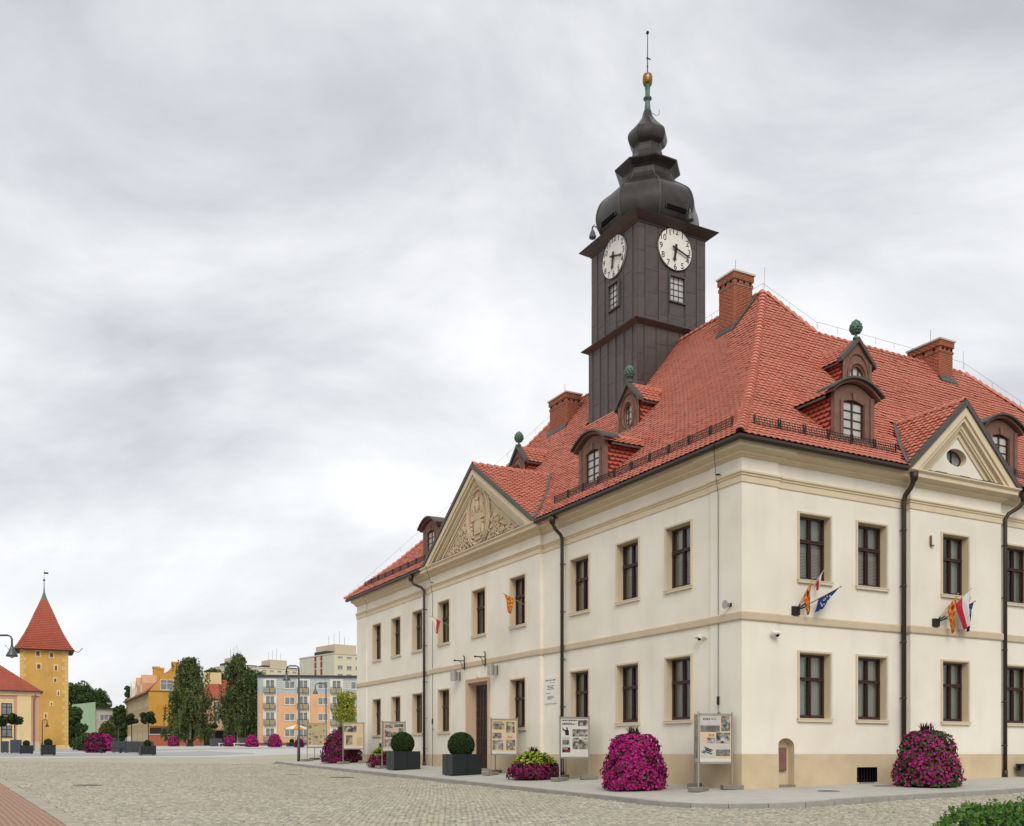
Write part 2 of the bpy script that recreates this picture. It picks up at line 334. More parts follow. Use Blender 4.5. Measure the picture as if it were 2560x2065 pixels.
M['cobfar'] = mat('distant_cobbles', (0.455, 0.42, 0.325), 0.95, 0.35, 6.0, 0.25, 0.35, 0.6, 9.0, hue=(0.34, 0.305, 0.23))
M['cob'] = mat('worn_granite_sett', (0.54, 0.50, 0.385), 0.85, 0.3, 5.0, 0.3, 0.28, 0.35, 40, hue=(0.41, 0.375, 0.28), tint=0.85, tintc=(0.27, 0.25, 0.205))
M['slab'] = mat('pale_granite_slabs', (0.47, 0.455, 0.405), 0.9, 0.15, 2.5, 0.25, 0.5, 0.1, 60)
M['plaza'] = mat('light_plaza_granite', (0.50, 0.49, 0.46), 0.9, 0.08, 0.8, 0.1, 0.1)
M['plaza2'] = mat('grey_plaza_granite', (0.36, 0.355, 0.345), 0.9, 0.08, 0.8, 0.1, 0.1)
M['clinker'] = mat('red_clinker_brick', (0.40, 0.26, 0.185), 0.9, 0.2, 8.0, 0.2, 0.8, 0.2, 60, tint=0.45, tintc=(0.33, 0.195, 0.14))
M['clinkbed'] = mat('clinker_joint', (0.12, 0.085, 0.065), 0.98)
sheet('ground', UB + [-300, -150, 100, 300, 1500, 3000], VB + [-1500, -400, -150, 150, 400, 1500], -0.16, 'ground', 'town ground reaching to the horizon')
GAP = 0.045
sheet('cobbled_street', UB[1:5] + list(np.arange(-40, 50.1, 3)), [-23.2, -20, -4.0, -1.0] + list(np.arange(-17, -4, 3)), -GAP, 'cobbed', 'cobbled street beside the town hall')
sheet('cobbled_lane', [-40, -20, -12, -4.0, -1.0], [-1.0, 0, 12, 36, 60], -GAP, 'cobbed', 'cobbled lane past the short front')
sheet('cobbled_square', [36.7, 43, 50], [-1.0, 0, 12, 60], -GAP, 'cobbed', 'cobbles behind the town hall end')
sheet('plaza', [50, 62, 86, 160], [-60, -30, -4, 0, 12, 60, 120], -0.02, 'plaza', 'light granite market square')
sheet('plaza_band', [58, 80], [-45, -30, -4, 0], -0.008, 'plaza2', 'grey granite band across the square')
sheet('plaza_strip', [92, 104], [-60, -4, 0, 12, 60], -0.008, 'plaza2', 'grey granite strip of the square')
def edge(u): return -18.10 - .048 * (u + 1.4)      # the path runs slightly askew to the street
us_ = np.array(sorted(set(UB[1:5] + [-40, -20, 12, 24]))); of_ = np.array([-.3, -12.0, -40.0])
U_, O_ = np.meshgrid(us_, of_, indexing='ij'); V_ = edge(U_) + O_; ix = np.arange(U_.size).reshape(U_.shape)
struct(put('brick_path', npmesh('brick_path', np.stack([CO.x + DL.x * U_ + DR.x * V_, CO.y + DL.y * U_ + DR.y * V_, zgn(U_, V_) - .030], -1).reshape(-1, 3), np.stack([ix[:-1, :-1], ix[:-1, 1:], ix[1:, 1:], ix[1:, :-1]], -1).reshape(-1, 4), ['clinkbed'])), 'red clinker path beside the street')

# setts: real stones in the part of the street one can tell them apart
def setts():
    s = 0.125; ang = R(33)          # rows run askew to the fronts
    n = 520; I, J = np.meshgrid(np.arange(-n, n), np.arange(-n, n), indexing='ij'); I = I.ravel(); J = J.ravel()
    w = s * 1.12
    px = (I + 0.5 * (J % 2)) * w + rng.normal(0, .013, I.size); py = J * s + rng.normal(0, .010, I.size) + 0.10 * np.sin(I * 0.08) + .06 * np.sin(I * .031 + 1) 
    X = px * math.cos(ang) - py * math.sin(ang); Y = px * math.sin(ang) + py * math.cos(ang) + 30
    du = (X - CO.x) * DL.x + (Y - CO.y) * DL.y; dv = (X - CO.x) * DR.x + (Y - CO.y) * DR.y
    inside = (np.abs(X) < Y * 0.60 + 2.0) & (Y > 16.5) & (Y < 58)
    walk = (du > -4.2) & (dv > -4.2) & (du < 37.1) & ~((du < -1) & (dv < -1) & (np.hypot(du + 1, dv + 1) > 3.2))
    k = inside & (dv > edge(du) + .42) & ~walk
    X, Y, du, dv = X[k], Y[k], du[k], dv[k]; o = np.argsort(Y); X, Y, du, dv = X[o], Y[o], du[o], dv[o]; N = len(X)
    z = zgn(du, dv) + rng.normal(0, .006, N) + .02 * np.sin(X * .9) * np.sin(Y * .7)
    hw = w * .5 * rng.uniform(.64, .95, N); hh = s * .5 * rng.uniform(.62, .94, N); rot = ang + rng.normal(0, .09, N)
    ct, st = np.cos(rot), np.sin(rot)
    tilt = rng.normal(0, .05, (N, 2))
    def ring(f, dz):
        out = []
        for a, b in ((-1, -1), (1, -1), (1, 1), (-1, 1)):
            lx = a * hw * f * rng.uniform(.93, 1.0, N); ly = b * hh * f * rng.uniform(.93, 1.0, N)
            out.append(np.stack([X + lx * ct - ly * st, Y + lx * st + ly * ct, z + dz + lx * tilt[:, 0] + ly * tilt[:, 1]], 1))
        return np.stack(out, 1)
    V = np.concatenate([ring(1.0, -.05), ring(.98, -.012), ring(.78, .004)], 1)   # N,12,3
    F = []
    for b in (0, 4): F += [[b + i, b + (i + 1) % 4, b + 4 + (i + 1) % 4, b + 4 + i] for i in range(4)]
    F.append([8, 9, 10, 11]); F = np.array(F)
    return V, F, X, Y
SV, SF, SX, SY = setts()
vis = np.where((np.abs(SX) < SY * .515) & (SY > 19.0))[0]
near = vis[:300]; rest = np.setdiff1d(np.arange(len(SX)), near)
street_o = bpy.data.objects['cobbled_street']
for i in near:
    c = SV[i].mean(0); me = npmesh('sett', SV[i] - c, SF, ['cob']); put('sett', me, street_o, tuple(c))
n = len(rest); nf = len(SF)
FF = (SF[None] + (np.arange(n) * 12)[:, None, None]).reshape(-1, 4)
put('setts', npmesh('setts', SV[rest].reshape(-1, 3), FF, ['cob'], None, np.repeat(rng.uniform(0, 1, n), nf)), street_o, kind='stuff')
# beyond where single stones show, the cobbles are one rough sheet
def farcob():
    us = np.array(sorted(set([0, 33] + list(np.arange(8, 50.1, 1.0))))); vs = np.array(sorted(set([-4.22, -4, 0, 12] + list(np.arange(-23, 30, 1.0)))))
    U, V = np.meshgrid(us, vs, indexing='ij'); Z = zgn(U, V) - .006
    X = CO.x + DL.x * U + DR.x * V; Y = CO.y + DL.y * U + DR.y * V
    a, b = U.shape; idx = np.arange(a * b).reshape(a, b); Fs = []
    for i in range(a - 1):
        for j in range(b - 1):
            cu, cv = (us[i] + us[i + 1]) / 2, (vs[j] + vs[j + 1]) / 2; cy = CO.y + DL.y * cu + DR.y * cv
            if cy > 57.0 and (cv < -4.22 or cu > 36.9) and cv > edge(cu) + .3: Fs.append((idx[i, j], idx[i, j + 1], idx[i + 1, j + 1], idx[i + 1, j]))
    return npmesh('far_setts', np.stack([X, Y, Z], -1).reshape(-1, 3), np.array(Fs), ['cobfar'])
o = put('far_setts', farcob(), street_o, kind='stuff')

# granite border between street and clinker path
def strip_stones(parent, name, path, width, z_top, z_bot, m, step=1.0, gap=.008):
    """stones laid end to end along a plan path (u, v)"""
    P = [Vector(p) for p in path]; L = [0]
    for a, b in zip(P, P[1:]): L.append(L[-1] + (b - a).length)
    def at(d):
        for i in range(len(P) - 1):
            if d <= L[i + 1] or i == len(P) - 2:
                t = (d - L[i]) / (L[i + 1] - L[i]); return P[i].lerp(P[i + 1], t), (P[i + 1] - P[i]).normalized()
    d = 0
    while d + step * .5 < L[-1]:
        e = min(d + step, L[-1]); (a, ta), (b, tb) = at(d + gap), at(e - gap)
        na, nb = Vector((ta.y, -ta.x)), Vector((tb.y, -tb.x)); q = [a, b, b + nb * width, a + na * width]
        j = random.uniform(-.004, .004)
        vs = [W(p.x, p.y, z_bot(p.x, p.y)) for p in q] + [W(p.x, p.y, z_top(p.x, p.y) + j) for p in q]
        c = sum(vs, Vector()) / 8
        mb = MB(); mb.add([p - c for p in vs], [(0, 3, 2, 1), (4, 5, 6, 7), (0, 1, 5, 4), (1, 2, 6, 5), (2, 3, 7, 6), (3, 0, 4, 7)])
        mb.build(name, m, parent, loc=c); d += step
M['border'] = mat('sandy_border_stone', (0.46, 0.42, 0.32), 0.9, 0.2, 8.0, 0.25, 1.5, 0.2, 60, tint=0.3)
path_o = bpy.data.objects['brick_path']
strip_stones(path_o, 'border_stone', [(-8, edge(-8) + .34), (49.9, edge(49.9) + .34)], 0.34, lambda u, v: zg(u, v) + .012, lambda u, v: zg(u, v) - .1, 'border', 0.8)
def clinkers():
    V = []; w, h = .24, .118
    k = 0
    for j in range(44):
        for i in range(int(55.5 / w)):
            u = -6 + (i + .5 * (j % 2)) * w; v = edge(u) - .06 - j * h
            X, Y = CO.x + DL.x * u + DR.x * v, CO.y + DL.y * u + DR.y * v
            if X < -Y * .80 - 4: continue
            V.append((u, v))
    V = np.array(V); n = len(V); a = w * .5 - .005; b = h * .5 - .006; Q = []
    for f, dz in ((1, -.04), (1, -.006), (.93, 0.)):
        for sx, sy in ((-1, -1), (1, -1), (1, 1), (-1, 1)):
            u = V[:, 0] + sx * (a if f == 1 else a - .006); v = V[:, 1] + sy * (b if f == 1 else b - .006)
            Q.append(np.stack([CO.x + DL.x * u + DR.x * v, CO.y + DL.y * u + DR.y * v, zgn(V[:, 0], V[:, 1]) + dz], 1))
    Q = np.stack(Q, 1); Q[:, :, 2] += rng.normal(0, .002, (n, 1)); return Q
CV = clinkers(); cY = CV[:, :, 1].mean(1); cX = CV[:, :, 0].mean(1)
vis = np.where((np.abs(cX) < cY * .513) & (cY > 19.3))[0]; vis = vis[np.argsort(cY[vis])][:300]
for i in vis:
    c = CV[i].mean(0); put('clinker_brick', npmesh('clinker_brick', CV[i] - c, SF, ['clinker']), path_o, tuple(c))
rest = np.setdiff1d(np.arange(len(CV)), vis); n = len(rest)
put('clinker_bricks', npmesh('clinker_bricks', CV[rest].reshape(-1, 3), (SF[None] + (np.arange(n) * 12)[:, None, None]).reshape(-1, 4), ['clinker'], None, np.repeat(rng.uniform(0, 1, n), nf)), path_o, kind='stuff')
sheet('far_clinker', [8, 33, 50], [-60, -40, -25.5], -.01, 'clinker', 'red clinker paving seen from afar')

# pavement round the town hall with granite kerb
mb = MB()
def pq(u0, u1, v0, v1):
    mb.quad(*[W(u, v, zg(u, v) + .1) for u, v in ((u0, v0), (u0, v1), (u1, v1), (u1, v0))])
ul = [-1, 0, 5.5, 11, 16.5, 22, 27.5, 33, 36.7]
for a, b in zip(ul, ul[1:]): pq(a, b, -3.86, 0.02)
for a, b in zip([0, 6, 12, 20], [6, 12, 20, 34]): pq(-3.86, 0.0, a, b)
pq(-3.86, -1, -1, 0)
arc = [(-1 - 2.86 * math.sin(t), -1 - 2.86 * math.cos(t)) for t in [R(90) * i / 10 for i in range(11)]]
for a, b in zip(arc, arc[1:]): mb.poly([W(u, v, zg(u, v) + .1) for u, v in ((-1, -1), b, a)])
mb.quad(*[W(u, v, zg(u, v) + .1 - .002) for u, v in ((33, 0.02), (33, 14), (36.7, 14), (36.7, 0.02))])
pav = struct(mb.build('pavement', 'slab'), 'pale granite pavement round the town hall')
arc2 = [(-1 - 3.0 * math.sin(t), -1 - 3.0 * math.cos(t)) for t in [R(90) * i / 12 for i in range(13)]]
strip_stones(pav, 'kerbstone', [(36.85, -4.0)] + arc2 + [(-4.0, 32)], .15, lambda u, v: zg(u, v) + .104, lambda u, v: zg(u, v) - .12, 'kerb', 0.98)
strip_stones(pav, 'kerbstone', [(36.85, 12), (36.85, -4.0)], .15, lambda u, v: zg(u, v) + .104, lambda u, v: zg(u, v) - .12, 'kerb', 0.98)

def manhole(u, v, r, dz, label):
    t = thing('manhole_cover', label, 'manhole cover', W(u, v, zg(u, v) + dz))
    mb = MB(); mb.lathe([(r + .06, -.03), (r + .06, .012), (r + .01, .014), (r + .01, -.03)], 24); mb.build('rim', 'concrete', t)
    mb = MB(); mb.lathe([(r, -.03), (r, .010), (r * .9, .012)], 24)
    for k in range(-3, 4): mb.box(-r * .6, r * .6, k * r * .22 - .012, k * r * .22 + .012, .010, .016)
    mb.build('lid', 'gutter', t)
manhole(14.0, -16.4, .42, .01, 'iron manhole cover in the cobbles near the clinker path')
manhole(17.0, -6.45, .42, .01, 'iron manhole cover in the cobbles in front of the boxwood planters')
manhole(20.2, -7.6, .30, .01, 'small iron cover in the cobbles behind the larger manhole')
manhole(-1.9, 1.5, .24, .104, 'round drain cover in the pavement below the arched niche')
manhole(-1.2, 4.4, .20, .104, 'round drain cover in the pavement below the cellar opening')
# ------------------------------------------------------------------ town hall (local x = v along the short front, y = u along the long front)
TH = thing('town_hall', 'cream two-storey town hall with red tiled roof and dark clock tower', 'town hall', (CO.x, CO.y, 0), ANG)
EU, EV = 33.4, 26.3
PR = [(s, 9.15 + .775 * (s + .58) + .0293 * (s + .58) ** 2) for s in (-.58, .6, 1.8, 3.0, 4.2, 5.4, 6.3, 7.2, 8.0, 8.8)]     # the roof steepens towards the ridge
def rz(s): return interp(s, PR)
def rs(z): return interp(z, [(b, a) for a, b in PR])
def frame(side, a, z, p=0.0):
    """placement of a facade piece: x along the front (picture left to right), y inward, z up"""
    return Matrix.Translation((p, a, z)) @ Matrix.Rotation(-math.pi / 2, 4, 'Z') if side == 'L' else Matrix.Translation((a, p, z))
OUT = [(-.06, EU + .06), (-.06, 31.85), (0, 31.85), (0, 22.45), (-.15, 22.45), (-.15, 11.6), (0, 11.6), (0, 1.35), (-.06, 1.35), (-.06, -.06),
       (1.35, -.06), (1.35, 0), (6.9, 0), (6.9, -.15), (11.4, -.15), (11.4, 0), (24.95, 0), (24.95, -.06), (EV + .06, -.06)]
WLx = [2.27, 5.07, 8.17, 12.69, 16.3, 20.06, 23.65, 26.6, 29.5]      # near edges of the window surrounds on the long front
WRx = [2.15, 4.60, 8.33, 11.81, 14.6, 17.6]
WW, WH, ZU, ZD = 1.42, 2.16, 5.2, 1.0
SB = .075                                                            # surround width
DOOR = (15.95, 18.3)
holes = {'L': [], 'R': []}
for a in WLx:
    holes['L'].append((a + SB, a + WW - SB, ZU + SB, ZU + WH - SB))
    if abs(a - 16.3) > .1: holes['L'].append((a + SB, a + WW - SB, ZD + SB, ZD + WH - SB))
holes['L'].append((DOOR[0] + .18, DOOR[1] - .18, -2, 3.22))
for a in WRx:
    for z in (ZU, ZD): holes['R'].append((a + SB, a + WW - SB, z + SB, z + WH - SB))
NICHE = (1.36, 2.02); holes['R'].append((NICHE[0], NICHE[1], -.95, .50))
GRATE = (4.64, 5.54, -.86, -.39); holes['R'].append(GRATE)
def panel(mb, side, a0, a1, z0, z1, p, m=0):
    H = [h for h in holes[side] if h[0] < a1 and h[1] > a0 and h[2] < z1 and h[3] > z0]
    A = sorted({a0, a1} | {max(a0, min(a1, x)) for h in H for x in h[:2]}); Z = sorted({z0, z1} | {max(z0, min(z1, x)) for h in H for x in h[2:]})
    for x0, x1 in zip(A, A[1:]):
        for y0, y1 in zip(Z, Z[1:]):
            cx, cy = (x0 + x1) / 2, (y0 + y1) / 2
            if any(h[0] < cx < h[1] and h[2] < cy < h[3] for h in H): continue
            if side == 'L': mb.quad((p, x0, y0), (p, x1, y0), (p, x1, y1), (p, x0, y1), m)
            else: mb.quad((x0, p, y0), (x1, p, y0), (x1, p, y1), (x0, p, y1), m)
wall = MB(); pl = MB()
for a, b in zip(OUT, OUT[1:]):
    side = 'L' if abs(a[0] - b[0]) < 1e-6 and abs(a[1] - b[1]) > .2 else 'R' if abs(a[1] - b[1]) < 1e-6 and abs(a[0] - b[0]) > .2 else None
    for mb, z0, z1, e in ((wall, .02, 9.12, 0), (pl, -2.2, .02, -.02)):
        if side == 'L': panel(mb, 'L', b[1] - (0.02 if e and b[1] < 0 else 0), a[1], z0, z1, a[0] + e)
        elif side == 'R': panel(mb, 'R', a[0] - (0.02 if e and a[0] < 0 else 0), b[0], z0, z1, a[1] + e)
        else: mb.quad((a[0] + e, a[1], z0), (b[0] + e, b[1], z0), (b[0] + e, b[1], z1), (a[0] + e, a[1], z1)) if abs(a[1] - b[1]) < .01 else mb.quad((a[0], a[1] + e, z0), (b[0], b[1] + e, z0), (b[0], b[1] + e, z1), (a[0], a[1] + e, z1))
# end and rear walls
for q in (((-.06, EU + .06), (17.6, EU + .06)), ((17.6, EU + .06), (17.6, 14.4)), ((17.6, 14.4), (EV + .06, 14.4)), ((EV + .06, 14.4), (EV + .06, -.06))):
    (x0, y0), (x1, y1) = q; wall.quad((x0, y0, -2.2), (x1, y1, -2.2), (x1, y1, 9.12), (x0, y0, 9.12))
wall.build('wall', 'plaster', TH)
mbp = pl; mbp.build('plinth', 'plinth', TH)
mb = MB(); mb.sweep([(-.02, 3.94), (.05, 3.94), (.06, 3.97), (.06, 4.15), (.03, 4.19), (-.02, 4.19)], OUT); mb.build('string_course', 'trim', TH)
mb = MB(); mb.sweep([(-.02, 7.95), (.03, 7.95), (.03, 8.13), (.06, 8.15), (.06, 8.19), (.10, 8.22), (.10, 8.27), (-.02, 8.30)], OUT); mb.build('architrave', 'trim_l', TH)
mb = MB(); mb.sweep([(-.02, 8.66), (.05, 8.68), (.10, 8.72), (.16, 8.74), (.16, 8.80), (.24, 8.84), (.38, 8.88), (.38, 8.99), (.46, 9.06), (.46, 9.10), (-.02, 9.13)], OUT); mb.build('cornice', 'trim_l', TH)
# gutters: split where the pediments stand
def gutter(p0, p1):
    mb = MB(); mb.sweep([(.47, 9.02), (.50, 8.985), (.58, 8.985), (.63, 9.04), (.63, 9.12), (.61, 9.12), (.61, 9.05), (.57, 9.0), (.51, 9.0), (.47, 9.03)], [p0, p1] if not isinstance(p1, list) else [p0] + p1)
    mb.build('gutter', 'gutter', TH)
gutter((0, EU + .5), (0, 22.75)); gutter((0, 11.3), [(0, 0), (6.3, 0)]); gutter((12.0, 0), (EV + .5, 0))

# windows ------------------------------------------------------------
def window_meshes():
    w, h = WW, WH; o = {}
    mb = MB()
    for x0, x1, z0, z1 in ((0, SB, 0.10, h), (w - SB, w, 0.10, h), (SB, w - SB, h - SB, h)):
        mb.box(x0, x1, -.035, .02, z0, z1); mb.box(x0 + .015, x1 - .015, -.05, -.034, z0 + (.0 if x0 != SB else .015), z1 - .015)
    mb.box(0, w, -.075, .03, 0, .10); mb.box(-.02, w + .02, -.085, -.01, .075, .105)
    o['window'] = mb.mesh('window', 'surround')
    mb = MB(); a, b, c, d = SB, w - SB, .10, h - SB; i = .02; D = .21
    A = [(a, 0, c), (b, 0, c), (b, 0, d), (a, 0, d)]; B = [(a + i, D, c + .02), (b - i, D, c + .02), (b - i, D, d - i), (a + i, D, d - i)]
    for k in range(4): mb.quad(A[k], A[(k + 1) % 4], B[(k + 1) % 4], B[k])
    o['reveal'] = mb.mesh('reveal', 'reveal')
    x0, x1, z0, z1 = a + i, b - i, c + .02, d - i; xm = (x0 + x1) / 2; zt = z0 + (z1 - z0) * .615
    mb = MB(); f = .075
    mb.box(x0, x0 + f, D, D + .07, z0, z1); mb.box(x1 - f, x1, D, D + .07, z0, z1); mb.box(x0 + f, x1 - f, D, D + .07, z1 - f, z1); mb.box(x0 + f, x1 - f, D, D + .07, z0, z0 + f + .02)
    mb.box(x0 + f, x1 - f, D - .05, D + .07, zt - .05, zt + .05); mb.box(x0 + f, x1 - f, D - .075, D - .05, zt + .012, zt + .04)
    mb.box(xm - .055, xm + .055, D - .02, D + .07, z0 + f + .02, zt - .05); mb.box(xm - .055, xm + .055, D - .02, D + .07, zt + .05, z1 - f)
    mb.box(xm - .015, xm + .015, D - .045, D - .02, z0 + f, z1 - f)
    o['frame'] = mb.mesh('frame', 'wood')
    o['panes'] = []
    for p0, p1 in ((x0 + f, xm - .055), (xm + .055, x1 - f)):
        for q0, q1 in ((z0 + f + .02, zt - .05), (zt + .05, z1 - f)):
            mb = MB(); mb.quad((p0, D + .03, q0), (p1, D + .03, q0), (p1, D + .03, q1), (p0, D + .03, q1)); o['panes'].append(mb.mesh('pane', 'glass'))
    # curtains: two folded nets, and a black sheet standing in for the unlit room
    def curtain(gapc, seed):
        mb = MB(); r = random.Random(seed)
        for s0, s1 in ((x0, xm - gapc), (xm + gapc, x1)):
            n = 24
            for k in range(n):
                u0, u1 = s0 + (s1 - s0) * k / n, s0 + (s1 - s0) * (k + 1) / n
                y0, y1 = D + .16 + .02 * math.sin(u0 * 62 + seed), D + .16 + .02 * math.sin(u1 * 62 + seed)
                mb.quad((u0, y0, z0), (u1, y1, z0), (u1, y1, z1), (u0, y0, z1))
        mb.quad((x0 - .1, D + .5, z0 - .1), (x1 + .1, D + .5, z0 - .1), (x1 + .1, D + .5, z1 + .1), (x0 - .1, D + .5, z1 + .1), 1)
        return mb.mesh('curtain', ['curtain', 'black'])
    o['curtain'] = [curtain(.0, 1), curtain(.10, 2), curtain(.04, 3)]
    mb = MB()
    for k in range(22):
        z = z0 + .06 + k * .045; mb.box(x0 + .02, x1 - .02, D + .115, D + .125, z, z + .03)
    mb.quad((x0, D + .17, z0 + .9), (x1, D + .17, z0 + .9), (x1, D + .17, z1), (x0, D + .17, z1), 1)
    mb.quad((x0 - .1, D + .5, z0 - .1), (x1 + .1, D + .5, z0 - .1), (x1 + .1, D + .5, z1 + .1), (x0 - .1, D + .5, z1 + .1), 2)  # black sheet in place of the unlit room
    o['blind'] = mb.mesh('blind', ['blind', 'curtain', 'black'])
    return o
WM = window_meshes()
def window(side, a, z, p, inside):
    w = put('window', WM['window'], TH, mw=frame(side, a + WW if side == 'L' else a, z, p))
    for k in ('reveal', 'frame'): put(k, WM[k], w)
    for me in WM['panes']: put('pane', me, w)
    put('blind' if inside == 'blind' else 'curtain', WM['blind'] if inside == 'blind' else WM['curtain'][inside], w)
for i, a in enumerate(WLx):
    p = -.15 if 3 <= i <= 5 else 0
    window('L', a, ZU, p, 'blind' if i in (0, 1, 2, 3) else 1)
    if i != 4: window('L', a, ZD, p, (0, 2, 0, 2, 0, 0, 2, 0, 0)[i])
for i, a in enumerate(WRx):
    p = -.15 if i == 2 else 0
    window('R', a, ZU, p, 'blind' if i in (0, 1) else 1); window('R', a, ZD, p, 0 if i % 2 else 2)

# entrance door -----------------------------------------------------
fd = frame('L', DOOR[1], 0, -.15); w = DOOR[1] - DOOR[0]; zb = -.62
mb = MB()
mb.box(0, .18, -.05, .02, zb, 3.40); mb.box(w - .18, w, -.05, .02, zb, 3.40); mb.box(.18, w - .18, -.05, .02, 3.22, 3.40)
for x0, x1 in ((.02, .07), (w - .07, w - .02)): mb.box(x0, x1, -.07, -.049, zb, 3.38)
mb.box(.07, w - .07, -.07, -.049, 3.33, 3.38)
D = .38; i = .06
A = [(.18, 0, zb), (w - .18, 0, zb), (w - .18, 0, 3.22), (.18, 0, 3.22)]; B = [(.18 + i, D, zb), (w - .18 - i, D, zb), (w - .18 - i, D, 3.12), (.18 + i, D, 3.12)]
for k in (1, 2, 3): mb.quad(A[k], A[(k + 1) % 4], B[(k + 1) % 4], B[k])
mb.quad(A[0], A[1], B[1], B[0])
door = mb.build('door', 'pinktrim', TH); door.matrix_local = fd
x0, x1 = .18 + i, w - .18 - i; xm = (x0 + x1) / 2
for a, b in ((x0, xm - .01), (xm + .01, x1)):
    mb = MB(); mb.box(a, b, D, D + .06, zb + .02, 3.12)
    nc = 3; cw = (b - a) / nc
    for c in range(nc):
        for r in range(8):
            z0 = zb + .14 + r * .435; mb.box(a + c * cw + .05, a + (c + 1) * cw - .05, D - .035, D + .001, z0, z0 + .33)
    mb.build('door_leaf', 'door', door)
mb = MB(); mb.tube([(xm + .07, D - .07, .42), (xm + .07, D - .07, .72)], .015); mb.build('handle', 'iron', door)
mb = MB(); mb.box(-.1, w + .1, -.45, D, zb - .12, zb + .015); mb.build('doorstep', 'kerb', door)

# arched niche with meter box, cellar opening -----------------------------------------
mb = MB(); n0, n1 = NICHE; zb, zs, nd = -.95, .24, .24; c = (n0 + n1) / 2; hw = (n1 - n0) / 2; rise = .26
arcp = [(c - hw * math.cos(t), zs + rise * math.sin(t)) for t in [math.pi * k / 10 for k in range(11)]]
prof = [(n0, zb)] + arcp + [(n1, zb)]
for (a, z), (b, y) in zip(prof, prof[1:]): mb.quad((a, -.02, z), (b, -.02, y), (b, nd, y), (a, nd, z))
mb.poly([(a, nd, z) for a, z in prof])
mb.quad((n0, -.02, zb), (n1, -.02, zb), (n1, nd, zb), (n0, nd, zb))
for k in range(10):                        # wall corners above the arch
    (a, z), (b, y) = arcp[k], arcp[k + 1]; mb.quad((a, 0, z), (b, 0, y), (b, 0, .50), (a, 0, .50), 1)
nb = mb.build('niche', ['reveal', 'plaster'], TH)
mb = MB(); mb.box(n0 + .06, n0 + .52, nd - .08, nd, -.48, .22); mb.box(n0 + .08, n0 + .50, nd - .09, nd - .08, -.46, .20); mb.build('meter_box', 'brown', nb)
mb = MB(); mb.box(n0 - .02, n1 + .02, -.06, nd, zb - .1, zb + .05); mb.build('sill', 'concrete', nb)
g0, g1, gz0, gz1 = GRATE
mb = MB(); mb.box(g0, g1, .28, .3, gz0, gz1); 
for a, b in (((g0, gz0), (g1, gz0)), ((g1, gz0), (g1, gz1)), ((g1, gz1), (g0, gz1)), ((g0, gz1), (g0, gz0))): mb.quad((a[0], -.02, a[1]), (b[0], -.02, b[1]), (b[0], .28, b[1]), (a[0], .28, a[1]))
co_ = mb.build('cellar_opening', 'black', TH)
for k in range(7):
    mb = MB(); mb.tube([(g0 + (k + .5) * (g1 - g0) / 7, .10, gz0), (g0 + (k + .5) * (g1 - g0) / 7, .10, gz1)], .011, 5); mb.build('bar', 'iron', co_)
mb = MB(); mb.box(g0 + .1, g1 - .15, -.06, .05, gz0 - .05, gz0); mb.build('sill', 'concrete', co_)

# downpipes -------------------------------------------------------------------------
def downpipe(side, a, topa, zbot, wide=.066, p=0.0):
    mb = MB(); F = frame(side, a, 0, p); s = topa
    mb.tube([(s, -.56, 8.98), (s, -.54, 8.72), (s * .8, -.42, 8.52), (s * .25, -.20, 8.32), (0, -.15, 8.12), (0, -.15, zbot)], wide, 10)
    mb.lathe([(.11, 8.72), (.14, 8.98)], 10, (s, -.55, 0))
    for z in (7.2, 5.4, 3.6, 1.8, .3): mb.lathe([(wide + .015, z), (wide + .015, z + .05)], 10, (0, -.15, 0)); mb.box(-.015, .015, -.1, 0.02, z + .01, z + .04)
    mb.lathe([(wide + .02, zbot), (wide + .02, zbot + .28)], 10, (0, -.15, 0))
    o = mb.build('downpipe', 'gutter', TH, smooth=True); o.matrix_local = F
downpipe('L', 9.92, -.05, -.88); downpipe('L', 23.2, -.75, -.62); downpipe('R', 6.60, .0, -.9, .078); downpipe('R', 11.62, .45, -.8)
# lightning conductor wires and clips
for side, a, zb2, p in (('L', .95, .35, -.06), ('L', 22.1, -.55, -.15)):
    mb = MB(); F = frame(side, a, 0, p)
    mb.tube([(.5, -.62, 9.1), (0, -.13, 8.45), (0, -.1, 8.2), (0, -.03, 7.8), (.0, -.03, zb2)], .011, 4)
    mb.box(-.02, .12, -.14, -.03, 8.36, 8.38); mb.box(-.03, .03, -.06, -.01, 1.5, 1.75); mb.box(-.01, .09, -.05, -.02, 1.22, 1.26)
    o = mb.build('lightning_conductor', 'iron', TH); o.matrix_local = F

